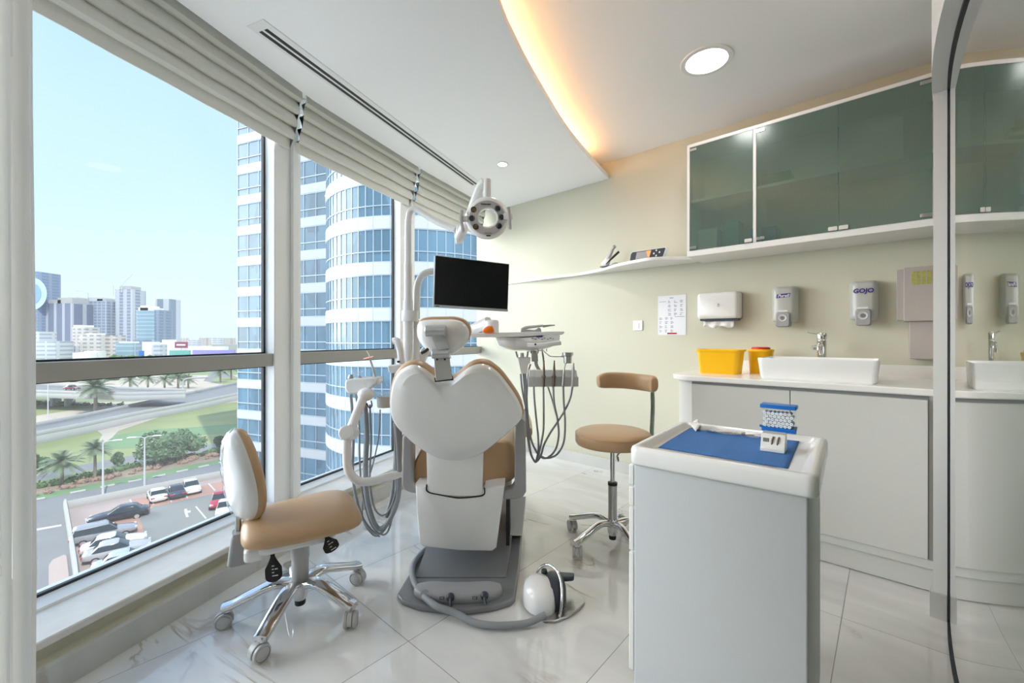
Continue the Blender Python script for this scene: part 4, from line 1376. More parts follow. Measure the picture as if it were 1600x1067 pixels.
# ------------------------------------------------ instrument delivery table (right)
YT = 2.45
de = thing('instrument_table', 'white overhanging dentist instrument table with hanging handpieces and looping hoses', 'dental instrument table', (0.05, YT, 1.05))
def prismY(name, pts, Y0, Y1, mt, parent=de, bevel=0.004, ref=None):
    mb = MB()
    c = [P(u, v, ref or (Y0 + Y1) / 2 * 0 + Y0) for u, v in pts]
    mb.rings([[Vector((p.x, Y, p.z)) for p in c] for Y in (Y0, Y1)])
    return mb.build(name, mt, parent, bevel=bevel, bseg=3)
prismY('table_top', [(735, 520.5), (800, 519), (881, 517.5), (882, 520.5), (878, 523), (800, 526.5), (736, 527)], YT - .12, YT + .22, 'white', bevel=0.003)
# body under the plate, rounded like a shell, wrapped on the left in film
mb = MB()
rs = []
for u, vt, vb, y0, y1 in ((773, 524.5, 528, 2.50, 2.60), (779, 524.5, 541, 2.42, 2.64), (790, 524, 546, 2.38, 2.66), (806, 523.5, 549.5, 2.36, 2.67), (826, 523, 549.5, 2.35, 2.67), (846, 522.5, 548, 2.35, 2.67), (862, 522, 544, 2.36, 2.66), (874, 521.5, 538, 2.39, 2.64)):
    x = px(u, 2.36)
    zt_, zb_ = pz(vt, 2.36), pz(vb, 2.36)
    loop = []
    for i in range(20):
        a = 2 * pi * i / 20
        ca, sa = cos(a), sin(a)
        q = (abs(ca) ** 4 + abs(sa) ** 4) ** (-1 / 4) if sa > 0 else (abs(ca) ** 2.2 + abs(sa) ** 2.2) ** (-1 / 2.2)
        loop.append(((x), (y0 + y1) / 2 + ca * q * (y1 - y0) / 2, (zt_ + zb_) / 2 + sa * q * (zt_ - zb_) / 2))
    rs.append(loop)
mb.rings(rs).build('body', 'white', de)
prismY('control_panel', [(812, 529), (860, 523.5), (875, 524), (874, 533), (840, 534.5), (824, 533.5)], 2.325, 2.40, 'whitem', bevel=0.002)
mb = MB()
for i, (u, v, w) in enumerate([(832, 528.6, 3), (837, 530, 3.5), (842, 528.5, 2), (847, 530.0, 3), (851, 528.6, 2), (856, 530, 2.5), (860, 528.4, 3), (864, 529.6, 2)]):
    p = P(u, v, 2.324)
    mb.box(p.x - w * .0018, p.x + w * .0018, 2.3235, 2.326, p.z - .0018, p.z + .0018)
mb.build('key_marks', 'dark', de)
prismY('display', [(837, 525), (848, 524.5), (847.5, 526.8), (838.5, 527)], 2.3225, 2.33, 'purple', bevel=0.0)
mb = MB(); mb.sweep([P(824, 539.5, 2.32), P(850, 538.5, 2.31), P(876, 535.5, 2.32)], 0.012, 0.0125, n=14); gh = mb.build('grip', 'white', de)
MB().cyl(P(836.5, 538, 2.306), P(836.5, 538, 2.301), 0.0055, n=14).build('grip_button', 'black', gh)
mb = MB()
rs = [[P(u, v, Y) for u, v in ((771, 527), (771, 536), (776, 543), (790, 548), (806, 549.5), (806, 528))] for Y in (2.335, 2.342)]
mb.rings(rs).build('protective_film', 'film', de, bevel=0.001)
# support arm from the left with a white joint
mb = MB(); mb.sweep([P(726, 521.5, 2.62), P(745, 513, 2.58), P(764, 505, 2.52)], lambda f: .03, lambda f: .030 + .008 * f, n=16, pw=4)
mb.build('support_arm', 'white', de)
MB().cyl(P(768, 527, 2.50), P(768, 500, 2.50), 0.045, 0.043, 32).build('arm_joint', 'white', de, bevel=0.014, bseg=4)
mb = MB(); mb.sweep([P(726, 523, 2.62), P(700, 528, 2.66), P(668, 545, 2.70), P(655, 570, 2.70)], .028, .03, n=14); mb.build('support_arm', 'white', de)
# thing: orange-tinted goggles/curing shield lying on the table
mb = MB()
mb.pad(resample(pl([(754, 517), (759, 511), (767, 508.5), (771, 513), (771, 520), (758, 520.5)], 2.33), 24), (0, -1, 0), [(0.5, 0.012), (0.85, 0.008), (1, 0), (1.0, -0.02)])
gg = mb.build('curing_shield', 'orange'); tag(gg, 'small orange curing shield lying on the left end of the instrument table', 'shield')
# handpiece cradle on top
mr = thing('scaler_handset', 'grey handset on a low rest on top of the instrument table', 'dental device', P(832, 520, 2.50))
mb = MB(); mb.rings([[P(u, v, Y) for u, v in ((813, 519.3), (814, 515.5), (820, 514), (836, 515.5), (841, 511.5), (845, 513), (846, 519.0))] for Y in (2.47, 2.54)]); mb.build('rest', 'grey', mr, bevel=0.003)
mb = MB(); mb.sweep([P(814, 515.3, 2.50), P(822, 511.8, 2.50), P(835, 510.2, 2.50), P(849, 508.5, 2.50)], lambda f: .012 + .002 * sin(pi * f), lambda f: .007 + .004 * sin(pi * f) * (1 - f), n=12); mb.build('handle', 'lgrey', mr)
mb = MB(); mb.sweep([P(848, 510, 2.50), P(858, 508.6, 2.50), P(867, 508.2, 2.50)], .008, lambda f: .008 - .005 * f, n=10); mb.build('tip', 'grey', mr)
# fittings under the body
mb = MB()
for u in (829, 833, 840, 847, 854):
    mb.cyl(P(u, 545, 2.42), P(u, 552 if u != 854 else 549, 2.42), 0.0035 if u != 840 else 0.006, n=10)
mb.cyl(P(826, 548.5, 2.42), P(850, 547.5, 2.42), 0.003, n=8)
mb.build('hose_ports', 'steel', de)
prismY('drop_bracket', [(830, 549), (840, 549), (841, 565), (831, 565)], 2.42, 2.45, 'lgrey')
# clamp holding the hoses
prismY('hose_clamp', [(808.5, 558), (829, 558), (828, 568), (825, 569), (824, 584), (814, 584), (811, 572)], 2.40, 2.46, 'white', bevel=0.005)
MB().cyl(P(814.5, 557.5, 2.39), P(814.5, 551.5, 2.39), 0.017, 0.014, 18).build('clamp_knob', 'steel', de)
# cup holder
mb = MB(); mb.tube([P(850, 549, 2.41), P(857, 555, 2.40), P(863, 557, 2.40), P(883, 557.3, 2.40)], 0.0028, n=8)
mb.tube([P(883 - 6 + 6 + 7 * cos(a), 557.3 + 0.9 * sin(a), 2.40) + Vector((0, -0.026 * sin(a), 0)) for a in [i * pi / 8 for i in range(17)]], 0.0022, n=6)
mb.build('cup_ring', 'silver', de)
cup = thing('tin_cup', 'small dull metal cup hanging in a wire ring right of the instrument table', 'cup', P(887, 567, 2.37))
cc = P(887, 567.5, 2.37)
MB().lathe([(0.020, 0), (0.0225, 0.002), (0.0235, 0.040), (0.031, 0.044), (0.032, 0.060), (0.030, 0.060), (0.028, 0.046), (0.021, 0.042), (0.019, 0.005)], cc, n=30).build('bowl', 'steel', cup)
# instrument holder block
YH = 2.36
ih = prismY('instrument_holder', [(825.5, 589), (904, 589), (904, 604), (825.5, 604.5)], YH, YH + .05, 'taupe' if False else 'lgrey', bevel=0.003)
prismY('holder_back', [(826, 577.5), (901, 578), (903, 590), (826, 590)], YH + .03, YH + .05, 'white', bevel=0.006)
mb = MB(); mb.tube([P(838, 556, 2.43), P(838, 570, 2.43), P(846, 583, 2.43)], .010, n=10); mb.build('holder_arm', 'lgrey', de)
# five handpieces and their hoses
tips = [(834, 575, 581, 0), (850, 563, 566, 1), (866, 566, 569, 1), (882, 568, 576, 2), (896.5, 568, 574, 3)]
hoses = [
    [(834, 604), (835, 625), (838, 655), (841, 685), (841, 705), (838, 720)],
    [(849, 604), (849.5, 640), (849, 672), (844, 700), (838, 720), (829, 708), (823, 670), (821, 630), (819, 600), (817.5, 584)],
    [(864.5, 604), (866, 630), (871, 655), (873, 680), (868, 702), (857, 714), (846, 714.5), (835, 700), (826, 670), (822, 630), (820, 584)],
    [(880, 604), (881, 630), (883, 660), (881, 690), (872, 708), (860, 715), (848, 714), (837, 703), (828, 680), (824, 640), (822, 600), (821, 584)],
    [(894.5, 604), (891, 622), (883, 640), (872, 658), (860, 676), (850, 695), (845, 712), (838.5, 721), (834, 719), (828, 700), (823.5, 650), (816, 610), (813.5, 584)]]
for i, ((u, va, vb, kd), hp_) in enumerate(zip(tips, hoses)):
    yy = YH - 0.011
    bodymt = ('clear', 'brass', 'brass', 'steel', 'lgrey')[i]
    mb = MB()
    if kd == 0:
        mb.cyl(P(u + 0.3, 600, yy), P(u + 1, 582, yy), 0.0075, 0.0085, 14); mb.cyl(P(u + 1, 582, yy), P(u + .5, 574, yy), .006, .0015, 10)
    elif kd == 1:
        mb.lathe([(0.0075, 0), (0.0085, 0.05), (0.012, 0.052), (0.0125, 0.058), (0.008, 0.064), (0.0065, 0.10), (0.0035, 0.135), (0.004, 0.142), (0.002, 0.146)], P(u - .8, 604, yy), ax=P(u, va, yy) - P(u - .8, 604, yy), n=16)
    elif kd == 2:
        mb.cyl(P(u - 2.5, 603, yy), P(u - 1.2, 590, yy), .0075, .0085, 14); mb.cyl(P(u - 1.2, 590, yy), P(u - .4, 577, yy), .008, .006, 14)
        mb.tube([P(u - .4, 577, yy), P(u + .5, 571, yy), P(u + 2.2, 567.5, yy)], .004, n=10)
    else:
        mb.cyl(P(u - 2, 604, yy), P(u - .6, 574, yy), .0085, .0075, 14); mb.cyl(P(u - .6, 574, yy), P(u - .3, 567, yy), .006, .0035, 12)
    hpo = mb.build('handpiece', bodymt, de)
    mb = MB()
    mb.tube([P(a, b, yy + 0.05 * min(1, k_ / 6)) for k_, (a, b) in enumerate(hp_)], 0.0056, n=10, k=8)
    mb.build('hose', 'hose', hpo)
mb = MB()
mb.tube([P(806, 549, 2.43), P(808, 556, 2.43), P(811, 562, 2.44)], .0052, n=8)
mb.tube([P(847, 549, 2.43), P(849, 560, 2.42), P(850, 575, 2.43)], .0052, n=8)
mb.tube([P(825, 549, 2.44), P(823.5, 558, 2.44)], .0052, n=8)
mb.tube([P(829, 569, 2.43), P(826, 580, 2.44), P(824, 600, 2.45), P(823, 640, 2.46)], .0045, n=8)
mb.tube([P(856, 604, 2.42), P(862, 622, 2.43), P(869, 648, 2.43)], .0045, n=8)
mb.build('spare_hoses', 'hose', de)

# ------------------------------------------------ assistant's side (left)
YA = 2.25
au = thing('assistant_unit', 'white jointed arm holding suction hoses at the left of the dental chair', 'dental suction unit', (-.75, YA, .6))
def prismA(name, pts, Y0, Y1, mt, parent=au, bevel=0.004):
    mb = MB(); c = [P(u, v, Y0) for u, v in pts]
    mb.rings([[Vector((p.x, Y, p.z)) for p in c] for Y in (Y0, Y1)])
    return mb.build(name, mt, parent, bevel=bevel, bseg=3)
prismA('holder_block', [(538, 598), (541, 593), (550, 591.5), (576, 590), (590, 590), (590, 600), (577, 608), (560, 615), (543, 616), (538.5, 608)], 2.20, 2.30, 'white', bevel=0.01)
mb = MB(); mb.ball(P(572, 616, 2.17), .043, .04, .034, 20, 12); mb.build('ball_joint', 'white', au)
mb = MB(); mb.cyl(P(567.5, 621, 2.15), P(549, 668, 2.10), .0235, .0225, 24); mb.build('upper_arm', 'white', au)
MB().cyl(P(540, 676, 2.03), P(551, 676, 2.15), .036, n=28).build('elbow_joint', 'white', au, bevel=0.008, bseg=3)
mb = MB(); mb.tube([P(542.5, 676, 2.09), P(542, 700, 2.09), P(543, 728, 2.09), P(550, 744, 2.10), P(564, 752.5, 2.12), P(585, 751, 2.16), P(606, 745, 2.20), P(636, 738, 2.26), P(660, 733, 2.32)], .0215, n=22, k=8)
mb.build('lower_arm', 'white', au)
MB().cyl(P(542.7, 676, 2.09), P(542.3, 690, 2.09), .0235, n=22).build('arm_sleeve', 'white', au)
MB().cyl(P(537, 671, 2.06), P(548, 667, 2.06), .012, n=16).build('elbow_pin', 'lgrey', au)
mb = MB(); mb.tube([P(573, 630, 2.16), P(577, 637, 2.15), P(581, 634, 2.15), P(580, 626, 2.16)], .0032, n=8); mb.build('strap', 'dark', au)
# tray dish and cup
mb = MB(); c_ = P(600, 614, 2.22); mb.lathe([(0.055, 0), (0.085, 0.006), (0.095, 0.030), (0.100, 0.055), (0.098, 0.055), (0.092, 0.030), (0.082, 0.010), (0.05, 0.005)], c_, n=40, sx=0.8, xdir=(0, 1, 0)); mb.build('spittoon_bowl', 'clear', au)
mb = MB(); mb.lathe([(0.036, 0), (0.039, 0.01), (0.041, 0.055), (0.038, 0.058)], P(601, 636, 2.24), n=30); mb.build('cup_support', 'lgrey', au)
mb = MB(); mb.rings([[P(u, v, 2.20) for u, v in ((576, 592), (592, 591), (596, 600), (584, 608))], [P(u, v, 2.29) for u, v in ((576, 592), (592, 591), (596, 600), (584, 608))]]); mb.build('tray_edge', 'clear', au, bevel=0.003)
MB().cyl(P(548, 591, 2.24), P(549, 586, 2.24), .016, .012, 18).build('valve', 'steel', au)
mb = MB(); mb.sweep([P(549, 585.5, 2.24), P(556, 584, 2.24), P(566, 580, 2.24)], .005, .0025, n=8); mb.build('valve_lever', 'chrome', au)
MB().cyl(P(562, 591, 2.24), P(562, 587.5, 2.24), .010, n=14).build('valve', 'steel', au)
# curing light: body, orange disc, light guide
cu_ = thing('curing_light', 'grey curing light with orange disc shield standing in the suction holder', 'curing light', P(587, 588, 2.24))
MB().cyl(P(587, 590, 2.24), P(578.5, 562, 2.24), .0075, .0045, 16).build('body', 'lgrey', cu_)
MB().lathe([(0.001, 0), (0.028, 0.001), (0.0285, 0.0025), (0.001, 0.0035)], P(575.5, 559.5, 2.24), ax=(-0.22, -0.18, 1), n=36).build('disc_shield', 'orange', cu_)
MB().tube([P(578, 560, 2.24), P(576.5, 554, 2.24), P(573, 548, 2.24)], .003, n=10).build('light_guide', 'whitem', cu_)
# white handset beside the pole
mb = MB(); mb.sweep([P(614, 533, 2.42), P(620, 532.5, 2.42), P(624, 540, 2.42), P(626.5, 555, 2.42), P(627.5, 570, 2.42)], lambda f: .019, lambda f: .018 + .008 * sin(pi * min(1, f * 1.2)), up=(0, 1, 0), n=16)
hs = mb.build('handset', 'white', au)
MB().box(px(621, 2.4), px(625, 2.4), 2.391, 2.40, pz(566.5, 2.4), pz(563.5, 2.4)).build('handset_window', 'black', hs)
prismA('handset_cradle', [(605, 571), (632, 569), (640, 574), (622, 584), (607, 582)], 2.38, 2.46, 'white', bevel=0.006)
mb = MB(); mb.tube([P(629, 578, 2.46), P(636, 600, 2.46), P(648, 640, 2.47), P(664, 690, 2.49), P(680, 730, 2.5)], .03, n=16); mb.build('cradle_column', 'white', au)
# suction hoses: hang from the block, loop low, return at the chair
hs_ = [([(548, 616), (550, 640), (552, 690), (551, 735), (556, 775), (568, 812), (588, 834), (604, 822), (617, 785), (619, 740), (618, 700), (617, 668)], .0075),
       ([(570, 630), (573, 680), (571, 730), (573, 775), (581, 808), (592, 826), (607, 815), (621, 780), (624, 735), (622, 690), (620, 664)], .0135),
       ([(556, 616), (561, 660), (562, 720), (566, 770), (577, 812), (590, 832), (604, 833), (613, 808), (620, 770), (621, 720), (619, 668)], .005),
       ([(594, 640), (592, 680), (584, 720), (574, 755), (567, 785), (568, 815), (582, 835), (594, 838)], .0035),
       ([(578, 632), (580, 690), (578, 745), (584, 790), (596, 805), (609, 795), (619, 765), (623, 720), (621, 668)], .005)]
for q, r in hs_:
    MB().tube([P(u, v, 2.20 + 0.004 * i) for i, (u, v) in enumerate(q)], r, n=12).build('suction_hose', 'hose', au)
for k_, (u, r) in enumerate(((618, .012), (625, .009))):
    MB().tube([P(u, 660, 2.27), P(u + 1, 700, 2.28), P(u - 1, 740, 2.27), P(u - 5, 775, 2.26), P(u - 14, 808, 2.24)], r, n=12).build('suction_hose', 'hose', au)

# ------------------------------------------------ foot control
fp_ = thing('foot_control', 'white and black foot pedal with wire handle at the right front of the chair base', 'foot pedal', (.16, 1.80, 0))
pb = [G(u, v) for u, v in ((826, 940), (830, 952), (838, 964), (850, 973.5), (868, 974), (890, 966), (905, 955), (914, 945), (912, 938), (903, 931), (890, 927), (870, 922), (850, 920), (833, 926))]
MB().prism([(p.x, p.y) for p in pb], 0.001, 0.012).build('base_plate', 'steel', fp_, bevel=0.003)
mb = MB()
c0 = G(852, 958)
rs = []
for z, s, dx, dy in ((0.012, .98, 0, 0), (0.03, 1.0, 0, 0), (0.07, .98, 0, .005), (0.095, .86, 0, .012), (0.108, .6, 0, .018), (0.113, .2, 0, .02)):
    loop = []
    for i in range(32):
        a = 2 * pi * i / 32
        loop.append((0.118 + dx + cos(a) * .070 * s - 0.25 * sin(a) * .04 * s, 1.815 + dy + sin(a) * .085 * s, z))
    rs.append(loop)
mb.rings(rs).build('white_cover', 'white', fp_, sharp=70)
mb = MB()
rs = []
for z, s in ((0.012, 1.0), (0.07, .98), (0.10, .8), (0.112, .4)):
    rs.append([(0.185 + cos(2 * pi * i / 28) * .052 * s, 1.850 + sin(2 * pi * i / 28) * .085 * s, z) for i in range(28)])
mb.rings(rs).build('black_body', 'dark', fp_, sharp=70)
mb = MB(); mb.rings([[(.20, 1.88, .065), (.215, 1.94, .065), (.215, 1.94, .085), (.20, 1.88, .088)], [(.275, 1.875, .075), (.285, 1.93, .07), (.285, 1.93, .085), (.275, 1.875, .095)]])
mb.build('rocker_pedal', 'dark', fp_, bevel=0.008, bseg=3)
MB().lathe([(0.013, 0), (0.014, 0.01), (0.011, 0.018), (0.004, 0.02)], (.145, 1.90, .098), n=18).build('knob', 'dark', fp_)
mb = MB()
mb.tube([P(835.5, 915, 1.93), P(838, 898, 1.92), P(845, 886, 1.90), P(856, 882, 1.87), P(868, 889, 1.84), P(876, 906, 1.80), P(878, 930, 1.76), P(876, 955, 1.74), P(872, 970, 1.735)], .0058, n=12)
mb.build('wire_handle', 'chrome', fp_)
mb = MB()
hz = .018
path = [Vector((*G(u, v, hz).xy, hz)) for u, v in ((848, 968), (825, 973), (800, 976.5), (770, 977), (740, 972), (708, 961))]
path[-1].z = .030
path += [Vector((*G(u, v, .042).xy, .042)) for u, v in ((680, 946), (656, 924), (645, 903), (645, 884), (655, 868), (668, 856))]
path[0] = Vector((path[0].x + .01, path[0].y + .01, .03))
mb.tube(path, .0135, n=16, k=10)
mb.build('hose', 'hose', fp_)
# ================================================================== stools
def caster(parent, c, ang, r=0.031):
    """twin-wheel caster: c = top of stem on the leg tip, ang = rolling direction"""
    x, y = c[0], c[1]
    d = Vector((cos(ang), sin(ang), 0)); s = Vector((-d.y, d.x, 0))
    o = Vector((x, y, 0)) - d * 0.012
    mb = MB()
    mb.cyl(Vector((x, y, 0.05)), Vector((x, y, c[2] + .004)), 0.007, n=10)
    # hood
    rs = []
    for k in (-0.009, 0.009):
        loop = []
        for i in range(13):
            a = -0.25 + (pi + 0.5) * i / 12
            loop.append(o + s * k + d * cos(a) * (r + .004) + Vector((0, 0, r + sin(a) * (r + .004))))
        rs.append(loop)
    mb.rings(rs)
    ho = mb.build('caster', 'lgrey', parent, bevel=0.002)
    for k in (-1, 1):
        c0 = o + s * k * 0.010 + Vector((0, 0, r)); c1 = o + s * k * 0.026 + Vector((0, 0, r))
        w = MB().lathe([(r - .003, 0), (r, 0.002), (r, 0.012), (r - .003, 0.015), (r - .005, 0.0155), (r - .0068, 0.0135), (r - .009, 0.0150), (0.001, 0.0165)], c0, ax=s * k, n=28)
        w.build('wheel', 'lgrey', ho)
        MB().lathe([(r - .0066, .0132), (r - .0060, .0152), (r - .0052, .0132)], c0, ax=s * k, n=28).build('tread_ring', 'dark', ho)
def starbase(parent, cx, cy, R, angs, hub_r=0.03, hub_z=(0.055, 0.15), legw=0.033, cast=None):
    for i, a in enumerate(angs):
        d = Vector((cos(a), sin(a), 0)); o = Vector((cx, cy, 0))
        mb = MB()
        mb.sweep([o + d * 0.018 + Vector((0, 0, hub_z[1] - .028)), o + d * (R * .35) + Vector((0, 0, hub_z[1] - .012)), o + d * (R * .7) + Vector((0, 0, .110)), o + d * R * .93 + Vector((0, 0, .088)), o + d * (R + .016) + Vector((0, 0, .080))],
                 lambda f: legw * (1.0 - 0.12 * f), lambda f: 0.017 - 0.003 * f, n=20, pw=2.6)
        mb.cyl(o + d * R + Vector((0, 0, .064)), o + d * R + Vector((0, 0, .084)), .017, n=20)
        lg = mb.build('leg', 'chrome', parent, sharp=60)
        ca = cast[i] if cast else a + 1.2
        caster(lg, o + d * R + Vector((0, 0, .056)), ca)
    MB().lathe([(hub_r * .72, hub_z[0]), (hub_r * .95, hub_z[0] + .012), (hub_r, hub_z[0] + .02), (hub_r * 1.1, hub_z[1] - .02), (hub_r, hub_z[1])], (cx, cy, 0), n=32).build('hub', 'chrome', parent)
    MB().lathe([(hub_r * .66, hub_z[0] - .022), (hub_r * .72, hub_z[0] - .018), (hub_r * .72, hub_z[0] + .002)], (cx, cy, 0), n=24).build('hub_cap', 'black', parent)

# ---- saddle-type operator chair, front left
sx_, sy_ = -0.895, 1.785
TH = radians(31)
oc = thing('operator_chair', 'tan leather operator chair with film-wrapped white back shell by the window', 'chair', (sx_, sy_, 0), TH)
starbase(oc, sx_, sy_, 0.262, [radians(a) for a in (-91, -159, -19, 53, 126)], cast=[radians(a) for a in (60, 30, 100, 160, 20)])
LF = Matrix.Translation((sx_, sy_, 0)) @ Matrix.Rotation(TH, 4, 'Z')      # x forward, y left
MB(LF).lathe([(0.032, 0.13), (0.033, 0.15), (0.033, 0.225), (0.036, 0.23), (0.036, 0.33)], n=32).build('gas_column', 'lgrey', oc)
# seat: loft along x
def seat_loft(mb, xs, top, bot, hw, n=32, p=4.5):
    rs = []
    for i, x in enumerate(xs):
        zt, zb, w = top[i], bot[i], hw[i]
        loop = []
        for j in range(n):
            a = 2 * pi * (j + .5) / n
            ca, sa = cos(a), sin(a)
            q = (abs(ca) ** p + abs(sa) ** p) ** (-1 / p)
            y = ca * q * w
            z = (zt + zb) / 2 + sa * q * (zt - zb) / 2
            # saddle: sides droop a little and middle dips at the back
            if sa > 0:
                z -= 0.018 * (abs(y) / max(w, .01)) ** 2.5 * (zt - zb) / .07
            loop.append((x, y, z))
        rs.append(loop)
    return mb.rings(rs)
xs = [-.212, -.205, -.185, -.14, -.08, -.02, .05, .12, .17, .205, .222, .228]
top = [.402, .430, .445, .449, .447, .449, .455, .460, .456, .442, .420, .405]
bot = [.380, .362, .352, .350, .352, .355, .357, .360, .362, .366, .374, .385]
hw = [.085, .125, .155, .178, .190, .200, .208, .208, .200, .180, .150, .12]
seat_loft(MB(LF), xs, top, bot, hw).build('seat', 'tan', oc, sharp=70, sub=1)
MB(LF).rbox(-.165, .13, -.115, .12, .315, .354, .05, 6).build('seat_pan', 'white', oc, bevel=0.012, bseg=3)
mb = MB(LF); mb.prism(rrect(-.20, -.13, -.10, .10, .02), .295, .345); mb.build('rear_bracket', 'white', oc, bevel=0.01)
# back: egg-shaped pad, shell backwards
ezc = 0.612
bx = -0.222
def egg(h, w, n=56, zc=ezc, k=0.30):
    out = []
    for i in range(n):
        a = 2 * pi * i / n
        z = sin(a) * h
        ww = w * (1 - k * sin(a)) * (abs(cos(a)) ** 0.85) * (1 if cos(a) >= 0 else -1)
        out.append((ww, zc + z))
    return out
BK = LF @ Matrix.Translation((bx + .02, 0, 0)) @ Matrix.Rotation(radians(24), 4, 'Z') @ Matrix.Translation((-bx - .02, 0, 0))
def back_rings(prof, n=56, lean=0.10, curve=0.9):
    rs = []
    for s, off in prof:
        loop = []
        for y, z in egg(0.180 * s, 0.108 * s, n):
            x = bx + off - (z - ezc) * lean + curve * y * y
            loop.append((x, y, z))
        rs.append(loop)
    return rs
MB(BK).rings(back_rings([(0.02, -0.034), (0.4, -0.033), (0.7, -0.028), (0.88, -0.019), (0.97, -0.006), (1.0, 0.006), (0.98, 0.010)])).build('back_shell', 'white', oc, sharp=50)
MB(BK).rings(back_rings([(0.95, 0.002), (1.0, 0.006), (1.03, 0.014), (1.03, 0.026), (0.99, 0.038), (0.86, 0.048), (0.5, 0.053), (0.02, 0.054)])).build('back_cushion', 'tan', oc, sharp=70)
# crinkled clear film over the shell
mb = MB(BK)
rr4 = random.Random(5)
rs = []
n = 56
for s, off in [(0.3, -0.040), (0.62, -0.037), (0.86, -0.027), (0.99, -0.012), (1.05, 0.004), (1.07, 0.010)]:
    loop = []
    for i, (y, z) in enumerate(egg(0.180 * s, 0.108 * s, n)):
        if s > .6: 
            jit = rr4.uniform(-.0035, .004)
        else: jit = rr4.uniform(-.0015, .001)
        x = bx + off - jit - (z - ezc) * .10 + .9 * y * y
        loop.append((x - .001, y * (1 + .03 * rr4.random()), z))
    rs.append(loop)
mb.rings(rs, caps=False).build('protective_film', 'film', oc)
# upright and its grey housing
mb = MB(LF); mb.tube([(-.218, 0.008, .50), (-.220, .008, .44), (-.220, .008, .38)], .011, n=18); mb.build('back_upright', 'steel', oc)
mb = MB(LF)
rs = []
for z, w, d0, d1 in ((.275, .045, -.250, -.170), (.281, .048, -.255, -.165), (.37, .036, -.245, -.172), (.392, .032, -.240, -.178)):
    rs.append([Vector((a, b - .005, z)) for a, b in rrect(d0, d1, -w, w, .016, 5)])
mb.rings(rs).build('back_bracket', 'grey', oc)
MB(LF).box(-.22, -.12, -.03, .03, .31, .34).build('bracket_arm', 'grey', oc, bevel=0.004)
def paddle(pts, w, name='lever', label=None, txt=()):
    mb = MB(BK)
    wf = lambda f: w * (0.30 if f < .45 else 0.30 + 0.70 * min(1, (f - .45) / .22)) * (1 if f < .93 else sqrt(max(.05, 1 - ((f - .93) / .08) ** 2)))
    mb.sweep(pts, wf, .004, up=(LF.inverted().to_3x3() @ Vector((-.35, -1, .1))), n=14, pw=4, k=8)
    o = mb.build(name, 'black', oc)
    return o
# two black paddles hanging under the seat, with pale print
def wl(u, v, Y): return LF.inverted() @ P(u, v, Y)
def paddle_w(px0, px1, w, Y):
    a, b = P(*px0, Y), P(*px1, Y - .02)
    mid = a.lerp(b, .5)
    mb = MB()
    wf = lambda f: w * (0.26 + 0.74 * min(1, max(0, (f - .40) / .28)) ** 1.2) * (1 if f < .86 else sqrt(max(.03, 1 - ((f - .86) / .145) ** 2)))
    mb.sweep([a, a.lerp(b, .33), a.lerp(b, .66), b], wf, .004, up=(.3, -1, .1), n=16, pw=4, k=10)
    o = mb.build('lever', 'black', oc)
    d = (b - a).normalized()
    m_ = plane_m(a.lerp(b, .74) + Vector((.003, -.0062, .001)), d.cross(Vector((.3, -1, .1)).normalized()) , -d)
    xx = Vector((-d.z, 0, d.x)); xx = xx if xx.x > 0 else -xx
    yy = -d
    mb = MB()
    nn = xx.cross(yy).normalized(); nn = nn if nn.y < 0 else -nn
    base = a.lerp(b, .72) + nn * .0035
    rq = random.Random(int(px0[0]))
    for row in range(4):
        c_ = base - yy * (row * .012 - .016)
        for q in range(3 if row % 2 else 2):
            hw_ = w * rq.uniform(.12, .22)
            p0 = c_ + xx * (q - 1) * w * .45
            mb.rings([[p0 - xx * hw_ - yy * .0016 + nn * k, p0 + xx * hw_ - yy * .0016 + nn * k, p0 + xx * hw_ + yy * .0016 + nn * k, p0 - xx * hw_ + yy * .0016 + nn * k] for k in (0, .0018)])
    mb.build('printed_marks', 'grey_txt', o)
paddle_w((424.5, 843), (428.5, 909), .030, 1.66)
paddle_w((504, 826), (521, 861), .030, 1.72)

# ---- round stool with torso support, right of the dental chair
rx, ry = 0.563, 2.365
st = thing('round_stool', 'round tan leather stool with curved torso support, behind the white cart', 'stool', (rx, ry, 0))
starbase(st, rx, ry, 0.262, [radians(a) for a in (139, -147, -75, 67, -3)], hub_r=.028, hub_z=(.055, .15), legw=.021, cast=[radians(a) for a in (-80, -100, 200, 120, 40)])
MB().lathe([(0.024, 0.13), (0.0245, 0.15), (0.0245, 0.335), (0.0255, 0.34)], (rx, ry, 0), n=28).build('column_sleeve', 'steel', st)
MB().lathe([(0.0265, 0.335), (0.0265, 0.35), (0.020, 0.352)], (rx, ry, 0), n=28).build('sleeve_ring', 'black', st)
MB().lathe([(0.013, 0.35), (0.013, 0.56)], (rx, ry, 0), n=24).build('gas_column', 'chrome', st)
MB().lathe([(0.06, 0.552), (0.10, 0.556), (0.10, 0.566)], (rx, ry, 0), n=28).build('seat_plate', 'dark', st)
MB().lathe([(0.185, 0.563), (0.200, 0.566), (0.207, 0.578), (0.2075, 0.608), (0.205, 0.624), (0.197, 0.634), (0.18, 0.640), (0.10, 0.644), (0.001, 0.645)], (rx, ry, 0), n=72).build('seat', 'tan', st, sharp=80)
mb = MB(); mb.torus = None
mb.tube([(rx + .206 * cos(2 * pi * i / 60), ry + .206 * sin(2 * pi * i / 60), .624) for i in range(61)], .0022, n=6, smooth=False)
mb.build('seat_piping', 'tan', st)
mb = MB(); mb.tube([(rx + .012, ry - .02, .56), (rx + .03, ry - .05, .54), P(964, 713, 2.30), P(966, 719, 2.29)], .0042, n=10); mb.build('height_lever', 'steel', st)
MB().cyl(P(964.5, 714, 2.30), P(966, 721, 2.285), .0075, .006, 14).build('lever_knob', 'steel', st)
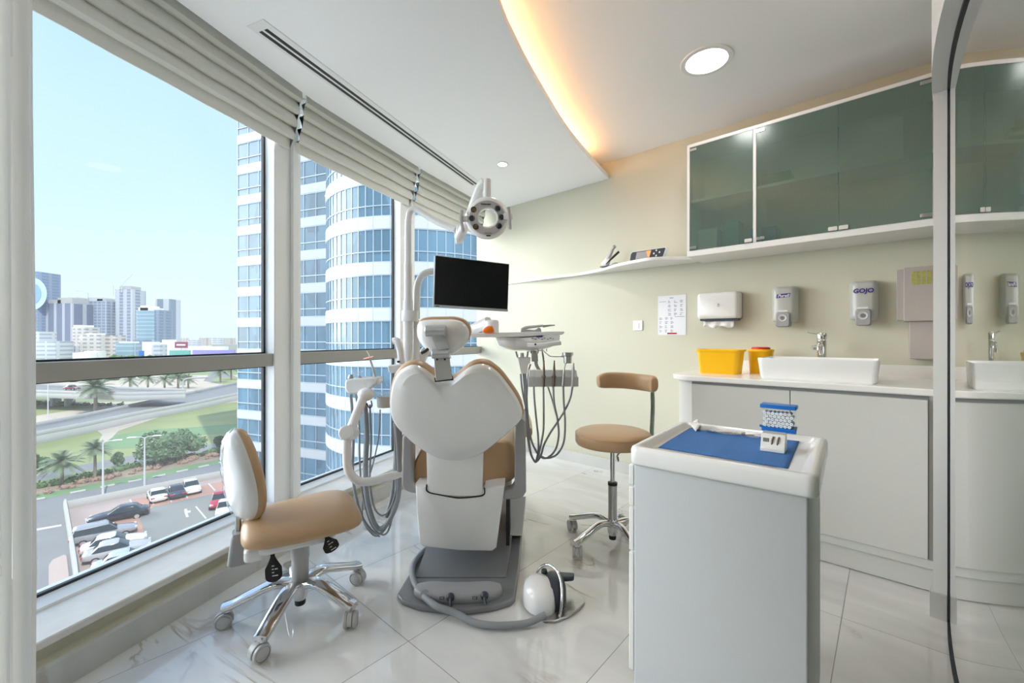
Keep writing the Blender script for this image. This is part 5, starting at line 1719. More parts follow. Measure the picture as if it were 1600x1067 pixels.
# upright flat chrome strap and curved back cushion
yb = 2.47
mb = MB(); mb.sweep([(rx + .05, ry + .03, .552), (px(1012, yb), yb, .55), (px(1018, yb), yb, .566), (px(1018.5, yb), yb, .62), (px(1020, yb), yb, .75), (px(1019.5, yb), yb, .84)], .014, .003, up=(0.25, -1, 0.02), n=12, pw=5, k=6)
mb.build('back_strap', 'chrome', st)
mb = MB()
pts = [P(934, 596.5, 2.60), P(950, 594, 2.625), P(975, 594.5, 2.62), P(1000, 597, 2.57), P(1018, 599.5, 2.49), P(1023, 600, 2.44)]
mb.sweep(pts, lambda f: .022 + .004 * sin(pi * f), lambda f: .050 * (1 - .35 * abs(2 * f - 1) ** 6), n=24, pw=3.2, k=8)
mb.build('back_cushion', 'tan', st, sharp=80, sub=1)
# ================================================================== white drawer cart with tray, front right
zt_c = 0.84
def onC(u, v, z): return G(u, v, z)
pFL = G(985, 697, zt_c); pBL = G(1062, 656.5, zt_c); pBR = G(1292, 683, zt_c); pFR = G(1283, 747, zt_c)
cxc = (pFL + pBL + pBR + pFR) / 4
ex = ((pFR - pFL) + (pBR - pBL)); cang = math.atan2(ex.y, ex.x)
wC = ((pFR - pFL).length + (pBR - pBL).length) / 2; dC = ((pBL - pFL).length + (pBR - pFR).length) / 2
print('CART', cxc, math.degrees(cang), wC, dC)
ct = thing('tray_cart', 'white drawer cart with a moulded tray top standing in the foreground', 'cart', (cxc.x, cxc.y, 0), cang)
CF = Matrix.Translation((cxc.x, cxc.y, 0)) @ Matrix.Rotation(cang, 4, 'Z')
hw, hd_ = wC / 2, dC / 2
def rr3(x0, x1, y0, y1, r, z): return [(a, b, z) for a, b in rrect(x0, x1, y0, y1, r, 6)]
mb = MB(CF)
h = .052
mb.rings([rr3(-hw + .004, hw - .004, -hd_ + .004, hd_ - .004, .022, zt_c - h), rr3(-hw, hw, -hd_, hd_, .025, zt_c - h + .006), rr3(-hw, hw, -hd_, hd_, .025, zt_c - .012), rr3(-hw + .003, hw - .003, -hd_ + .003, hd_ - .003, .024, zt_c - .003), rr3(-hw + .010, hw - .010, -hd_ + .010, hd_ - .010, .02, zt_c),
          rr3(-hw + .024, hw - .024, -hd_ + .024, hd_ - .024, .016, zt_c - .001), rr3(-hw + .034, hw - .034, -hd_ + .034, hd_ - .034, .014, zt_c - .014), rr3(-hw + .042, hw - .042, -hd_ + .042, hd_ - .042, .012, zt_c - .018)])
mb.build('tray_top', 'white', ct, sharp=60)
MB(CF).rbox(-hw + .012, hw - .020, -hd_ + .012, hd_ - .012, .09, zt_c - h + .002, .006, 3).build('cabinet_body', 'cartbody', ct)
zs_list = [(.742, .658, 'd'), (.654, .598, 'd'), (.594, .462, 'd'), (.458, .10, 'd')]
zz = [0.786, .722, .660, .530, .180]
for a, b in zip(zz, zz[1:]):
    dr = MB(CF).rbox(-hw - .004, -hw + .0118, -hd_ + .014, hd_ - .014, b + .0025, a - .0025, .004, 3, 'x').build('drawer', 'white', ct, bevel=0.003)
    MB(CF).rbox(-hw - .010, -hw - .004, -.06, .06, a - .03, a - .018, .003, 3, 'x').build('drawer_pull', 'lgrey', dr)
for q in (-1, 1):
    for r_ in (-1, 1):
        p = CF @ Vector((q * (hw - .05), r_ * (hd_ - .05), 0))
        caster(ct, (p.x, p.y, .092), 1.0 + q + r_, r=.03)

# blue bib paper on the tray
zb_ = zt_c - .018
def tp(u, v, z=None):
    z = zb_ + .0005 if z is None else z
    return G(u, v, z)
bib = [tp(1028, 699.5), tp(1054, 680), tp(1085, 664.5), tp(1110, 667), tp(1253, 681), tp(1231, 732.5)]
def mkbib():
    m = mat('blue_dental_bib', (0.06, 0.19, 0.50), 0.85)
    t = m.node_tree
    b = t.nodes['Principled BSDF']
    g = _n(t, 'ShaderNodeNewGeometry'); mp = _n(t, 'ShaderNodeMapping')
    mp.inputs['Rotation'].default_value = (0, 0, -cang)
    t.links.new(g.outputs['Position'], mp.inputs[0])
    w = _n(t, 'ShaderNodeTexWave'); w.wave_type = 'BANDS'; w.bands_direction = 'X'
    w.inputs['Scale'].default_value = 75; w.inputs['Distortion'].default_value = 0.5
    t.links.new(mp.outputs[0], w.inputs[0])
    bp = _n(t, 'ShaderNodeBump'); bp.inputs['Strength'].default_value = 0.6; bp.inputs['Distance'].default_value = 0.0008
    t.links.new(w.outputs[1], bp.inputs['Height']); t.links.new(bp.outputs[0], b.inputs['Normal'])
    return m
M['bib'] = mkbib()
mb = MB()
C0, C1, C2, C3 = tp(1028, 699.5), tp(1085, 664.5), tp(1253, 681), tp(1231, 732.5)
rows = []
rg = random.Random(9)
for i in range(25):
    r = []
    for j in range(25):
        a, b = i / 24, j / 24
        p = C0.lerp(C3, a).lerp(C1.lerp(C2, a), b)
        z = zb_ + .0010 + .0009 * sin(a * 9 + b * 4) ** 2 + (.0022 * max(0, 1 - abs(a - .46) * 40)) + .0015 * max(0, sin(b * 8 + a * 14)) * (b ** 2)
        r.append((p.x, p.y, z))
    rows.append(r)
mb.rings(rows, close=False, caps=False)
bb = mb.build('dental_bib', 'bib', solid=0.0006)
tag(bb, 'blue ribbed paper bib spread over the tray of the white cart', 'paper bib')

# sterile pouch
po = thing('sterilisation_pouch', 'long clear instrument pouch lying on the blue paper', 'pouch', tp(1130, 676))
mb = MB()
A0, A1 = tp(1094, 670), tp(1090, 677); B0, B1 = tp(1196, 679), tp(1184, 687.5)
rows = []
for i in range(21):
    f = i / 20
    r = []
    for j in range(7):
        g_ = j / 6
        p = A0.lerp(B0, f).lerp(A1.lerp(B1, f), g_)
        z = zb_ + .006 + .010 * (1 - f) * abs(g_ - .5) * 1.6 * (1 if f < .25 else .5) + .004 * sin(f * 7 + g_ * 3) ** 2
        r.append((p.x, p.y, z))
    rows.append(r)
mb.rings(rows, close=False, caps=False)
mb.build('film_pocket', 'film', po, solid=0.0008)
mb = MB()
q = [tp(1079, 668), tp(1090, 661.5), tp(1096, 671), tp(1087, 676)]
q = [q[0] + Vector((0, 0, .010)), q[1] + Vector((0, 0, .016)), q[2] + Vector((0, 0, .012)), q[3] + Vector((0, 0, .004))]
rows = [[q[0].lerp(q[1], k / 6).lerp(q[3].lerp(q[2], k / 6), f) + Vector((0, 0, .004 * sin(pi * k / 6))) for k in range(7)] for f in (0, .33, .66, 1)]
mb.rings(rows, close=False, caps=False); mb.build('paper_end', 'tissue', po, solid=0.0008)
mb = MB(); a = A0.lerp(A1, .6); b = B0.lerp(B1, .6)
mb.tube([a.lerp(b, .15) + Vector((0, 0, .006)), a.lerp(b, .5) + Vector((0, 0, .006)), a.lerp(b, .9) + Vector((0, 0, .006))], .0025, n=8)
mb.cyl(a.lerp(b, .70) + Vector((0, 0, .008)), a.lerp(b, .76) + Vector((0, 0, .008)), .006, n=12)
mb.build('mirror_instrument', 'chrome', po)

# cotton roll dispenser: blue ends, clear body with white rolls
cd0 = tp(1215, 685)
f0, f1 = tp(1189, 679.5), tp(1243, 686.5)          # front bottom edge, left and right
xd = (f1 - f0); wdd = xd.length; xd.normalize(); yd = Vector((-xd.y, xd.x, 0))
cr_ = thing('cotton_roll_dispenser', 'clear dispenser of white cotton rolls with blue lid and foot, on the cart', 'dispenser', f0 + xd * wdd / 2 + yd * .02, math.atan2(xd.y, xd.x))
KF = plane_m(f0, xd, yd)
zc0 = 0.0015
hz_ = 0.107
dpt = .048
mb = MB(KF); mb.rings([[(0.004, 0, zc0), (wdd - .004, 0, zc0), (wdd - .004, dpt, zc0), (.004, dpt, zc0)], [(0, 0, .030), (wdd, 0, .030), (wdd, dpt, .034), (0, dpt, .034)]])
mb.build('foot', 'blue', cr_, bevel=0.002)
mb = MB(KF); mb.rings([[(-.004, -.002, .036), (.018, -.002, .030), (wdd * .55, -.002, .024), (wdd + .002, -.002, .026), (wdd + .002, .0, .020), (-.004, .0, .028)], [(-.004, .004, .036), (.018, .004, .030), (wdd * .55, .004, .024), (wdd + .002, .004, .026), (wdd + .002, .004, .020), (-.004, .004, .028)]])
mb.build('chute_lip', 'blue', cr_)
mb = MB(KF); mb.rbox(-.003, wdd + .002, -.004, dpt + .002, hz_ - .013, hz_, .003, 3); mb.build('lid', 'blue', cr_, bevel=0.002)
for x0, x1, y0, y1 in ((.003, wdd - .003, .001, .0022), (.003, .0046, .001, dpt - .001), (wdd - .0046, wdd - .003, .001, dpt - .001)):
    MB(KF).box(x0, x1, y0, y1, .032, hz_ - .012).build('clear_wall', 'clear', cr_)
fr_proto = None
rq = random.Random(2)
n = 0
rr_r = .0058
row = 0
z = .036
CR = Matrix.Translation(f0) @ Matrix.Rotation(math.atan2(xd.y, xd.x), 4, 'Z')
proto = MB().cyl((0, .0, 0), (0, .040, 0), rr_r * .97, n=14).build('cotton_roll', 'cotton', bevel=0.001)
hole = MB().cyl((0, -.0006, 0), (0, .001, 0), rr_r * .22, n=8).build('core', 'lgrey', proto)
def roll(o, x, z, i):
    o.location = CR @ Vector((x, .0035, z)); o.rotation_euler = (0, 0, math.atan2(xd.y, xd.x))
    o['label'] = 'small white cotton roll stacked end-on inside the clear dispenser'
    o['category'] = 'cotton roll'; o['group'] = 'cotton rolls in the clear dispenser'
first = True
while z < hz_ - .022:
    x = .0105 + (rr_r if row % 2 else 0)
    while x < wdd - .010:
        if not (z > hz_ - .030 and x > wdd * .55 and rq.random() < .5):
            if first:
                roll(proto, x, z + rq.uniform(-.0003, .0003), n); first = False
            else:
                c = copy_tree(proto); roll(c, x, z + rq.uniform(-.0004, .0004), n)
            n += 1
        x += 2 * rr_r + rq.uniform(0, .0004)
    z += rr_r * 1.76; row += 1

# small white bur block with sloped front
b0, b1 = tp(1187.5, 705), tp(1226, 710.5)
xd2 = (b1 - b0); w2 = xd2.length; xd2.normalize(); yd2 = Vector((-xd2.y, xd2.x, 0))
BF = plane_m(b0, xd2, yd2)
bk = thing('bur_block', 'small white wedge-shaped bur block with two brass burs, on the blue paper', 'bur holder', b0 + xd2 * w2 / 2 + yd2 * .03, math.atan2(xd2.y, xd2.x))
prf = [(0, .002), (.065, .002), (.065, .050), (.028, .050), (.006, .014), (0, .012)]
MB(BF).rings([[(k, a, b) for a, b in prf] for k in (0, w2)]).build('block', 'whitem', bk, bevel=0.0015)
mb = MB(BF); mb.rings([[(k, .0285, .0505), (k, .062, .0505), (k, .062, .0512), (k, .0285, .0512)] for k in (.003, w2 - .003)])
mb.build('top_window', 'lampface', bk)
for fx in (.45, .68):
    MB(BF).tube([(w2 * fx, .012, .018), (w2 * fx + .001, .014, .032), (w2 * fx + .004, .022, .043)], .0022, n=8).build('bur', 'brass', bk)
mb = MB(BF)
for k in range(4):
    mb.rings([[(w2 * .10 + k * .004, .0135 + q * .006, .0275 + q * .0095 + e) for q, e in ((0, 0), (1, 0), (1, .0008), (0, .0008))], [(w2 * .10 + k * .004 + .002, .0135 + q * .006, .0275 + q * .0095 + e) for q, e in ((0, 0), (1, 0), (1, .0008), (0, .0008))]])
mb.build('printed_marks', 'dark', bk)
# ================================================================== outside, seen from about twenty metres up
ZG = H - 20.0
def gp(u, v, z=ZG):
    return G(u, v, z)
def gmat(name, c, rough=0.9, noise=0.15, sc=0.3, spec=0.2):
    return mat(name, tuple(x * 0.70 for x in c), rough, noise=noise, nscale=sc, spec=spec)
M['asphalt'] = gmat('grey_asphalt', (0.28, 0.285, 0.29), sc=0.25)
M['asphalt2'] = gmat('pale_parking_asphalt', (0.33, 0.335, 0.32), sc=0.2)
M['sand'] = gmat('sandy_ground', (0.62, 0.54, 0.44), noise=0.12, sc=0.15)
M['paving'] = gmat('pale_pink_paving', (0.58, 0.47, 0.43), noise=0.06, sc=0.5)
M['brick'] = gmat('pink_brick_paving', (0.60, 0.36, 0.29), noise=0.10, sc=2.0)
M['grass1'] = gmat('dry_green_grass', (0.34, 0.38, 0.17), noise=0.25, sc=0.12)
M['grass2'] = gmat('deep_green_grass', (0.21, 0.34, 0.17), noise=0.15, sc=0.2)
M['grass3'] = gmat('verge_grass', (0.29, 0.36, 0.18), noise=0.2, sc=0.4)
M['dirt'] = gmat('hedge_bed_soil', (0.40, 0.32, 0.24), noise=0.3, sc=0.6)
M['concrete'] = gmat('pale_concrete', (0.60, 0.59, 0.57), noise=0.08, sc=0.4)
M['kerb'] = gmat('pale_kerb', (0.66, 0.64, 0.60), noise=0.05, sc=1)
M['roadline'] = gmat('white_road_paint', (0.75, 0.75, 0.73), noise=0.05, sc=2)
M['leaf'] = mat('green_leaves', (0.09, 0.165, 0.075), 0.6, noise=0.4, nscale=1.2)
M['palmleaf'] = mat('palm_leaves', (0.15, 0.20, 0.12), 0.6, noise=0.3, nscale=1.5)
M['hedge'] = mat('hedge_leaves', (0.09, 0.16, 0.06), 0.8, noise=0.35, nscale=0.9)
M['dryshrub'] = mat('dry_shrub_leaves', (0.30, 0.20, 0.15), 0.8, noise=0.3, nscale=1.0)
M['bark'] = mat('grey_brown_bark', (0.22, 0.18, 0.14), 0.9, noise=0.3, nscale=4)
M['carglass'] = mat('dark_car_glass', (0.02, 0.03, 0.04), 0.08)
M['tyre'] = mat('black_tyre', (0.02, 0.02, 0.02), 0.8)
M['post'] = mat('grey_post_paint', (0.50, 0.51, 0.52), 0.5)

def ground_poly(name, pts, mt, dz, lab=None, world_pts=False):
    q = [Vector(p) for p in pts] if world_pts else [gp(u, v) for u, v in pts]
    mb = MB(); mb.prism([(p.x, p.y) for p in q], ZG + dz - 0.12, ZG + dz)
    return mb.build(name, mt, kind='structure', label=lab)
ground_poly('ground', [(-3000, -60), (3000, -60), (3000, 5000), (-3000, 5000)], 'sand', 0.0, world_pts=True) if False else MB().prism([(-3500, -60), (3500, -60), (3500, 5200), (-3500, 5200)], ZG - .5, ZG).build('ground', 'sand', kind='structure')
ground_poly('far_plain', [(-400, 548), (900, 548), (900, 583), (-400, 590)], 'grass3', 0.02, 'scrubby plain beyond the roads')
ground_poly('grass_field', [(-60, 735), (-60, 690), (44, 684), (130, 670), (190, 655), (250, 647), (330, 632), (372, 628), (520, 612), (520, 668), (372, 692), (200, 713), (110, 730), (44, 744)], 'grass1', 0.04)
ground_poly('grass_field', [(153, 700), (160, 690), (180, 680), (230, 672), (300, 668), (372, 662), (450, 655), (450, 672), (372, 676), (310, 680), (270, 686), (215, 700), (170, 702)], 'grass2', 0.07)
ground_poly('sand_bank', [(150, 700), (152, 692), (160, 680), (148, 671), (180, 660), (222, 652), (260, 645), (300, 641), (255, 650), (220, 662), (185, 674), (176, 684), (160, 694)], 'sand', 0.10)
ground_poly('service_road', [(-60, 762), (44, 744), (110, 730), (200, 713), (372, 688), (520, 664), (520, 672), (372, 697), (200, 724), (110, 741), (44, 756), (-60, 776)], 'asphalt', 0.06)
ground_poly('verge', [(-60, 776), (44, 756), (110, 741), (200, 724), (372, 697), (520, 672), (520, 676), (372, 703), (200, 731), (110, 750), (44, 765), (-60, 790)], 'grass3', 0.05)
ground_poly('hedge_bed', [(-60, 790), (44, 765), (110, 750), (200, 731), (372, 703), (520, 676), (520, 684), (372, 713), (200, 746), (110, 764), (44, 775), (-60, 798)], 'dirt', 0.06)
ground_poly('verge', [(-60, 798), (44, 775), (110, 764), (200, 746), (372, 713), (520, 684), (520, 688), (372, 718), (240, 747), (110, 772), (44, 785), (-60, 812)], 'grass2', 0.05)
ground_poly('main_road', [(-60, 812), (44, 785), (110, 772), (240, 747), (372, 718), (520, 688), (520, 706), (372, 735), (240, 762), (100, 789), (108, 830), (118, 905), (126, 960), (-60, 1060)], 'asphalt', 0.04)
# kerb stones along the main road, alternating
kl = [gp(44, 785), gp(110, 772), gp(240, 747), gp(372, 718)]
mb = MB()
for a, b in zip(kl, kl[1:]):
    L = (b - a).length; d = (b - a).normalized(); s = Vector((-d.y, d.x, 0))
    k = 0.0
    while k < L - 1.2:
        q = [a + d * k, a + d * (k + 1.4), a + d * (k + 1.4) + s * .4, a + d * k + s * .4]
        mb.prism([(p.x, p.y) for p in q], ZG + .03, ZG + .18); k += 2.8
mb.build('kerb', 'kerb', kind='structure')
ground_poly('road_marking', [(44, 829), (96, 820), (96, 822.5), (44, 832)], 'roadline', 0.06)
ground_poly('traffic_island', [(76, 885), (82, 876), (100, 868), (104, 870), (108, 905), (76, 918)], 'paving', 0.10)
ground_poly('parking_paving', [(101, 790), (372, 736), (520, 706), (560, 1000), (128, 960), (118, 905)], 'paving', 0.08)
ground_poly('parking_asphalt', [(216, 806), (245, 790), (300, 778), (352, 766), (430, 752), (520, 830), (420, 900), (300, 880), (232, 850)], 'asphalt2', 0.11)
ground_poly('parking_bays', [(134, 813), (216, 804), (234, 850), (250, 905), (160, 905), (146, 862)], 'brick', 0.10)
ground_poly('parking_bays', [(204, 782), (240, 776), (372, 748), (440, 736), (440, 752), (352, 769), (300, 780), (247, 792), (210, 793)], 'brick', 0.125)
ground_poly('road_marking', [(288, 797), (292, 796.5), (293, 800), (298, 799), (298, 802), (293, 803), (295, 809), (291, 810), (288, 801)], 'roadline', 0.14)
mb = MB()
for (ua, va), (ub, vb) in (((134, 812), (151, 890)), ((203, 782), (209, 793)), ((236, 776), (240, 790)), ((262, 771), (268, 786)), ((286, 766), (293, 780)), ((306, 793), (322, 812)), ((329, 788), (344, 803)), ((326, 757), (336, 768))):
    a, b = gp(ua, va), gp(ub, vb); d = (b - a).normalized(); s = Vector((-d.y, d.x, 0)) * .08
    mb.prism([((a + s).x, (a + s).y), ((b + s).x, (b + s).y), ((b - s).x, (b - s).y), ((a - s).x, (a - s).y)], ZG + .12, ZG + .15)
mb.build('bay_lines', 'roadline', kind='structure')
M['bounce_ground'] = mat('pale_bounce_ground', (0.85, 0.83, 0.79), 0.8, noise=0.05, nscale=0.3)  # unseen pale ground, added to bounce daylight up to the ceiling
ground_poly('bounce_ground', [(-8, -58), (-8, 6.6), (-3400, 2830), (-3400, -58)], 'bounce_ground', 0.03, 'added pale ground out of view, bouncing light to the ceiling', world_pts=True)
def wall_line(name, pts, h, w, mt, lab):
    mb = MB()
    q = [gp(u, v) for u, v in pts]
    mb.sweep([Vector((p.x, p.y, ZG + h / 2)) for p in q], w / 2, h / 2, n=8, smooth=False, pw=14)
    o = mb.build(name, mt)
    return tag(o, lab, 'wall')
wall_line('boundary_wall', [(102, 797), (110, 845), (118, 900), (124, 960)], 1.3, .35, 'concrete', 'low white wall along the left edge of the car park below')
wall_line('boundary_wall', [(102, 797), (240, 768), (372, 741), (450, 726)], 1.0, .30, 'concrete', 'low pale wall between the car park and the main road')

# roads on embankment / bridge
def deck(name, top, bot, z, th, mt, lab, parapet=0.9):
    t = [gp(u, v, ZG + z) for u, v in top]; b = [gp(u, v, ZG + z) for u, v in bot]
    o = thing(name, lab, 'road bridge', (t[0].x, t[0].y, ZG))
    mb = MB(); mb.prism([(p.x, p.y) for p in t + b[::-1]], ZG + z - th, ZG + z)
    mb.build('deck', mt, o)
    for L in (t, b):
        mb = MB(); mb.sweep([Vector((p.x, p.y, ZG + z + parapet / 2)) for p in L], .15, parapet / 2, n=8, smooth=False, pw=12)
        mb.build('parapet', 'concrete', o)
    mb = MB(); mb.sweep([Vector((p.x, p.y, ZG + z - th / 2 - .05)) for p in b], .22, th / 2 + .05, n=8, smooth=False, pw=12)
    mb.build('edge_beam', 'concrete', o)
    return o
b1 = deck('flyover', [(-80, 598), (44, 602), (130, 606.5), (200, 609), (290, 612)], [(-80, 610), (44, 613.5), (130, 616), (200, 618), (290, 616)], 5.0, 1.2, 'asphalt', 'pale concrete flyover crossing the plain on short piers')
for u in (87, 109):
    c = gp(u, 634)
    mb = MB(); mb.rings([[(c.x + a * .55, c.y + b, z) for a, b in rrect(-1.3 * k, 1.3 * k, -1.6 * k, 1.6 * k, .4, 4)] for z, k in ((ZG, .8), (ZG + 2.4, .8), (ZG + 3.85, 1.6))])
    mb.build('pier', 'concrete', b1)
c0, c1 = gp(285, 632), gp(225, 634)
b2 = deck('ramp_road', [(-40, 684), (48, 668), (130, 652), (228, 631), (300, 615), (373, 599), (470, 578)], [(-40, 700), (48, 683), (130, 667), (217, 648), (300, 633), (373, 617), (470, 598)], 1.6, 1.6, 'asphalt', 'wide ramp road with white barriers rising across the grass')
tag(b2, b2['label'], 'road')
tag(b1, b1['label'], 'road bridge')
ground_poly('dirt_path', [(-60, 668), (44, 652), (120, 640), (150, 637), (230, 625), (260, 622), (150, 642), (60, 664), (-60, 690)], 'sand', 0.08)
ground_poly('grass_patch', [(-60, 640), (44, 634), (140, 632), (160, 636), (60, 650), (-60, 665)], 'grass1', 0.06)
ground_poly('grass_patch', [(-60, 612), (44, 618), (280, 620), (280, 626), (44, 630), (-60, 632)], 'grass3', 0.05)
ground_poly('distant_road', [(326, 586), (318, 595), (345, 600), (372, 590), (360, 585), (340, 582), (350, 575), (380, 570), (420, 566), (380, 567), (340, 572)], 'asphalt', 0.08)
ground_poly('distant_road', [(-60, 556), (420, 546), (420, 549), (-60, 562)], 'concrete', 0.08)

# ---------------------------------------------------------------- cars
CARM = {}
def car(lab, u, v, head, col, L=4.7, W=1.8, Hc=1.42, suv=False, grp=None):
    """u, v: centre of the car on the ground; head: direction of its nose"""
    c = gp(u, v)
    key = str(col)
    if key not in CARM:
        CARM[key] = mat('car_paint', col, 0.22, metal=0.1, coat=0.8)
    o = thing('car', lab, 'car', (c.x, c.y, ZG + .13), head, grp)
    fr = Matrix.Translation((c.x, c.y, ZG + .13)) @ Matrix.Rotation(head, 4, 'Z')
    h = L / 2
    body = [(-h, .42, .72, .66), (-h + .08, .28, .86, .80), (-h + .5, .22, .95, .90), (-h * .5, .20, .93, .90), (0, .20, .92, .90), (h * .45, .20, .90, .90), (h - .7, .22, .80, .86), (h - .15, .28, .68, .78), (h, .40, .58, .60)]
    mb = MB(fr); rs = []
    for x, z0, z1, w in body:
        if suv and x < 0: z1 += .1
        ww = W / 2 * w / .9
        loop = []
        for i in range(16):
            a = 2 * pi * (i + .5) / 16; ca, sa = cos(a), sin(a); q = (abs(ca) ** 4 + abs(sa) ** 4) ** -.25
            loop.append((x, ca * q * ww, (z0 + z1) / 2 + sa * q * (z1 - z0) / 2))
        rs.append(loop)
    mb.rings(rs).build('body', CARM[key], o, sharp=50)
    gx = [(-h + .62, -h + 1.25), (h * .36, h * .02)] if not suv else [(-h + .15, -h + .45), (h * .40, h * .08)]
    zt = Hc
    mb = MB(fr)
    def gh(z, x0, x1, w): return [(x, y, z) for x, y in rrect(x0, x1, -w, w, .18, 3)]
    mb.rings([gh(.86, gx[0][0], gx[1][0], W / 2 * .88), gh(.86 + (zt - .86) * .8, gx[0][0] * .2 + gx[0][1] * .8, gx[1][0] * .2 + gx[1][1] * .8, W / 2 * .78), gh(zt - .04, gx[0][1], gx[1][1], W / 2 * .72)])
    mb.build('windows', 'carglass', o)
    mb = MB(fr)
    mb.rings([gh(zt - .13, gx[0][1] - .16, gx[1][1] + .14, W / 2 * .785), gh(zt - .02, gx[0][1], gx[1][1], W / 2 * .73), gh(zt + .02, gx[0][1] + .15, gx[1][1] - .15, W / 2 * .6)])
    mb.build('roof', CARM[key], o)
    for x in (-h * .60, h * .62):
        for s in (-1, 1):
            w = MB(fr).cyl((x, s * (W / 2 - .20), .20), (x, s * (W / 2 + .01), .20), .33, n=20).build('wheel', 'tyre', o)
            MB(fr).cyl((x, s * (W / 2), .20), (x, s * (W / 2 + .025), .20), .22, n=16).build('hubcap', 'silver', w)
    mb = MB(fr)
    for s in (-1, 1): mb.rbox(h - .22, h - .04, s * W * .34 - .2, s * W * .34 + .2, .55, .68, .04, 2)
    mb.build('headlights', 'lampface', o)
    mb = MB(fr)
    for s in (-1, 1): mb.rbox(-h - .005, -h + .12, s * W * .34 - .2, s * W * .34 + .2, .66, .78, .04, 2)
    mb.build('tail_lights', 'red', o)
    return o
def hdg(u0, v0, u1, v1):
    a, b = gp(u0, v0), gp(u1, v1)
    return math.atan2(b.y - a.y, b.x - a.x)
hA = hdg(216, 808, 156, 819)
hB = hdg(130, 848, 198, 832)
hC = hdg(146, 870, 210, 855)
PKG = 'cars parked below'
car('long black saloon car parked topmost in the left row of bays', 187, 812, hA, (0.015, 0.02, 0.035), 5.1, 1.85, 1.42)
car('silver grey estate car parked just below the black saloon', 163, 842, hB, (0.30, 0.30, 0.32), 4.95, 1.9, 1.62, suv=True)
car('white saloon car parked below the silver estate', 179, 858, hC, (0.75, 0.75, 0.75), 4.7, 1.8, 1.42)
car('pale silver saloon car at the sill end of the left row', 184, 869, hC, (0.45, 0.44, 0.45), 4.7, 1.8, 1.42)
car('pale blue-grey saloon cut off by the window sill in the left row', 200, 886, hC, (0.42, 0.47, 0.50), 4.7, 1.8, 1.42)
hD = hdg(250, 785, 240, 766)
car('small white car parked leftmost in the row by the road', 245.5, 781, hD, (0.75, 0.75, 0.75), 4.2, 1.75, 1.45)
car('dark navy car parked between two white cars by the road', 274, 775.5, hD, (0.03, 0.04, 0.07), 4.2, 1.75, 1.45)
car('white car with dark rear window parked rightmost by the road', 298.5, 769, hD + pi, (0.75, 0.76, 0.78), 4.3, 1.75, 1.48)
car('red hatchback with black roof parked near the window post', 343, 790, hD + pi * .9, (0.40, 0.02, 0.04), 4.0, 1.7, 1.48)
car('white hatchback parked in front of the red hatchback', 352, 803, hD + pi * .9, (0.75, 0.75, 0.75), 4.1, 1.7, 1.45)
# red car on the flyover
rc = car('dark red car driving across the flyover', 113, 620, hdg(60, 618, 170, 620), (0.25, 0.02, 0.05), 4.4)
p_ = G(113, 609.5, ZG + 5.0); rc.location = (p_.x, p_.y, ZG + 5.13)

# ---------------------------------------------------------------- trees, palms, hedges, lamp posts
def blob_leaves(mb, c, rx, ry, rz, n, size, rnd, lo=-.6):
    for _ in range(n):
        th = rnd.uniform(0, 2 * pi); zz = rnd.uniform(lo, 1); r = sqrt(max(0, 1 - zz * zz)) 
        k = rnd.uniform(.72, 1.06)
        p = Vector((c[0] + cos(th) * r * rx * k, c[1] + sin(th) * r * ry * k, c[2] + zz * rz * k))
        a = Vector((rnd.gauss(0, 1), rnd.gauss(0, 1), rnd.gauss(0, 1))).normalized(); b = a.orthogonal().normalized()
        s = size * rnd.uniform(.6, 1.3)
        mb.f([mb.v(p - a * s), mb.v(p + b * s * .6), mb.v(p + a * s), mb.v(p - b * s * .6)])
def tree(u, v, h, w, lab, seed):
    c = gp(u, v); rnd = random.Random(seed)
    o = thing('tree', lab, 'tree', (c.x, c.y, ZG))
    mb = MB()
    mb.tube([(c.x, c.y, ZG), (c.x + .1, c.y, ZG + h * .25), (c.x - .1, c.y + .1, ZG + h * .5)], lambda f: .22 - .1 * f, n=8)
    for i in range(5):
        a = i * 1.3 + rnd.random()
        mb.tube([(c.x, c.y, ZG + h * .3), (c.x + cos(a) * w * .25, c.y + sin(a) * w * .25, ZG + h * .55), (c.x + cos(a) * w * .38, c.y + sin(a) * w * .38, ZG + h * .7)], lambda f: .11 - .08 * f, n=6, k=3)
    mb.build('trunk', 'bark', o)
    mb = MB()
    for i in range(9):
        a = rnd.uniform(0, 2 * pi); r = rnd.uniform(0, .32) * w
        cc = (c.x + cos(a) * r, c.y + sin(a) * r, ZG + h * rnd.uniform(.34, .72))
        s = w * rnd.uniform(.20, .30)
        mb.ball(cc, s * .8, s * .8, s * .75, 8, 6)
        blob_leaves(mb, cc, s, s, s * .95, 230, .24, rnd)
    mb.build('foliage', 'leaf', o)
    return o
tree(246, 726, 5.6, 7.2, 'large round green tree on the verge, left one of the pair', 1)
tree(286, 720, 5.2, 6.0, 'round green tree on the verge, right one of the pair', 2)
tree(184, 732, 3.0, 1.8, 'slim young tree beside the service road', 3)
tree(343, 703, 2.6, 2.2, 'small sapling near the window post beside the service road', 4)
tree(48, 742, 3.0, 3.6, 'dark round bush tree at the left end of the service road', 5)
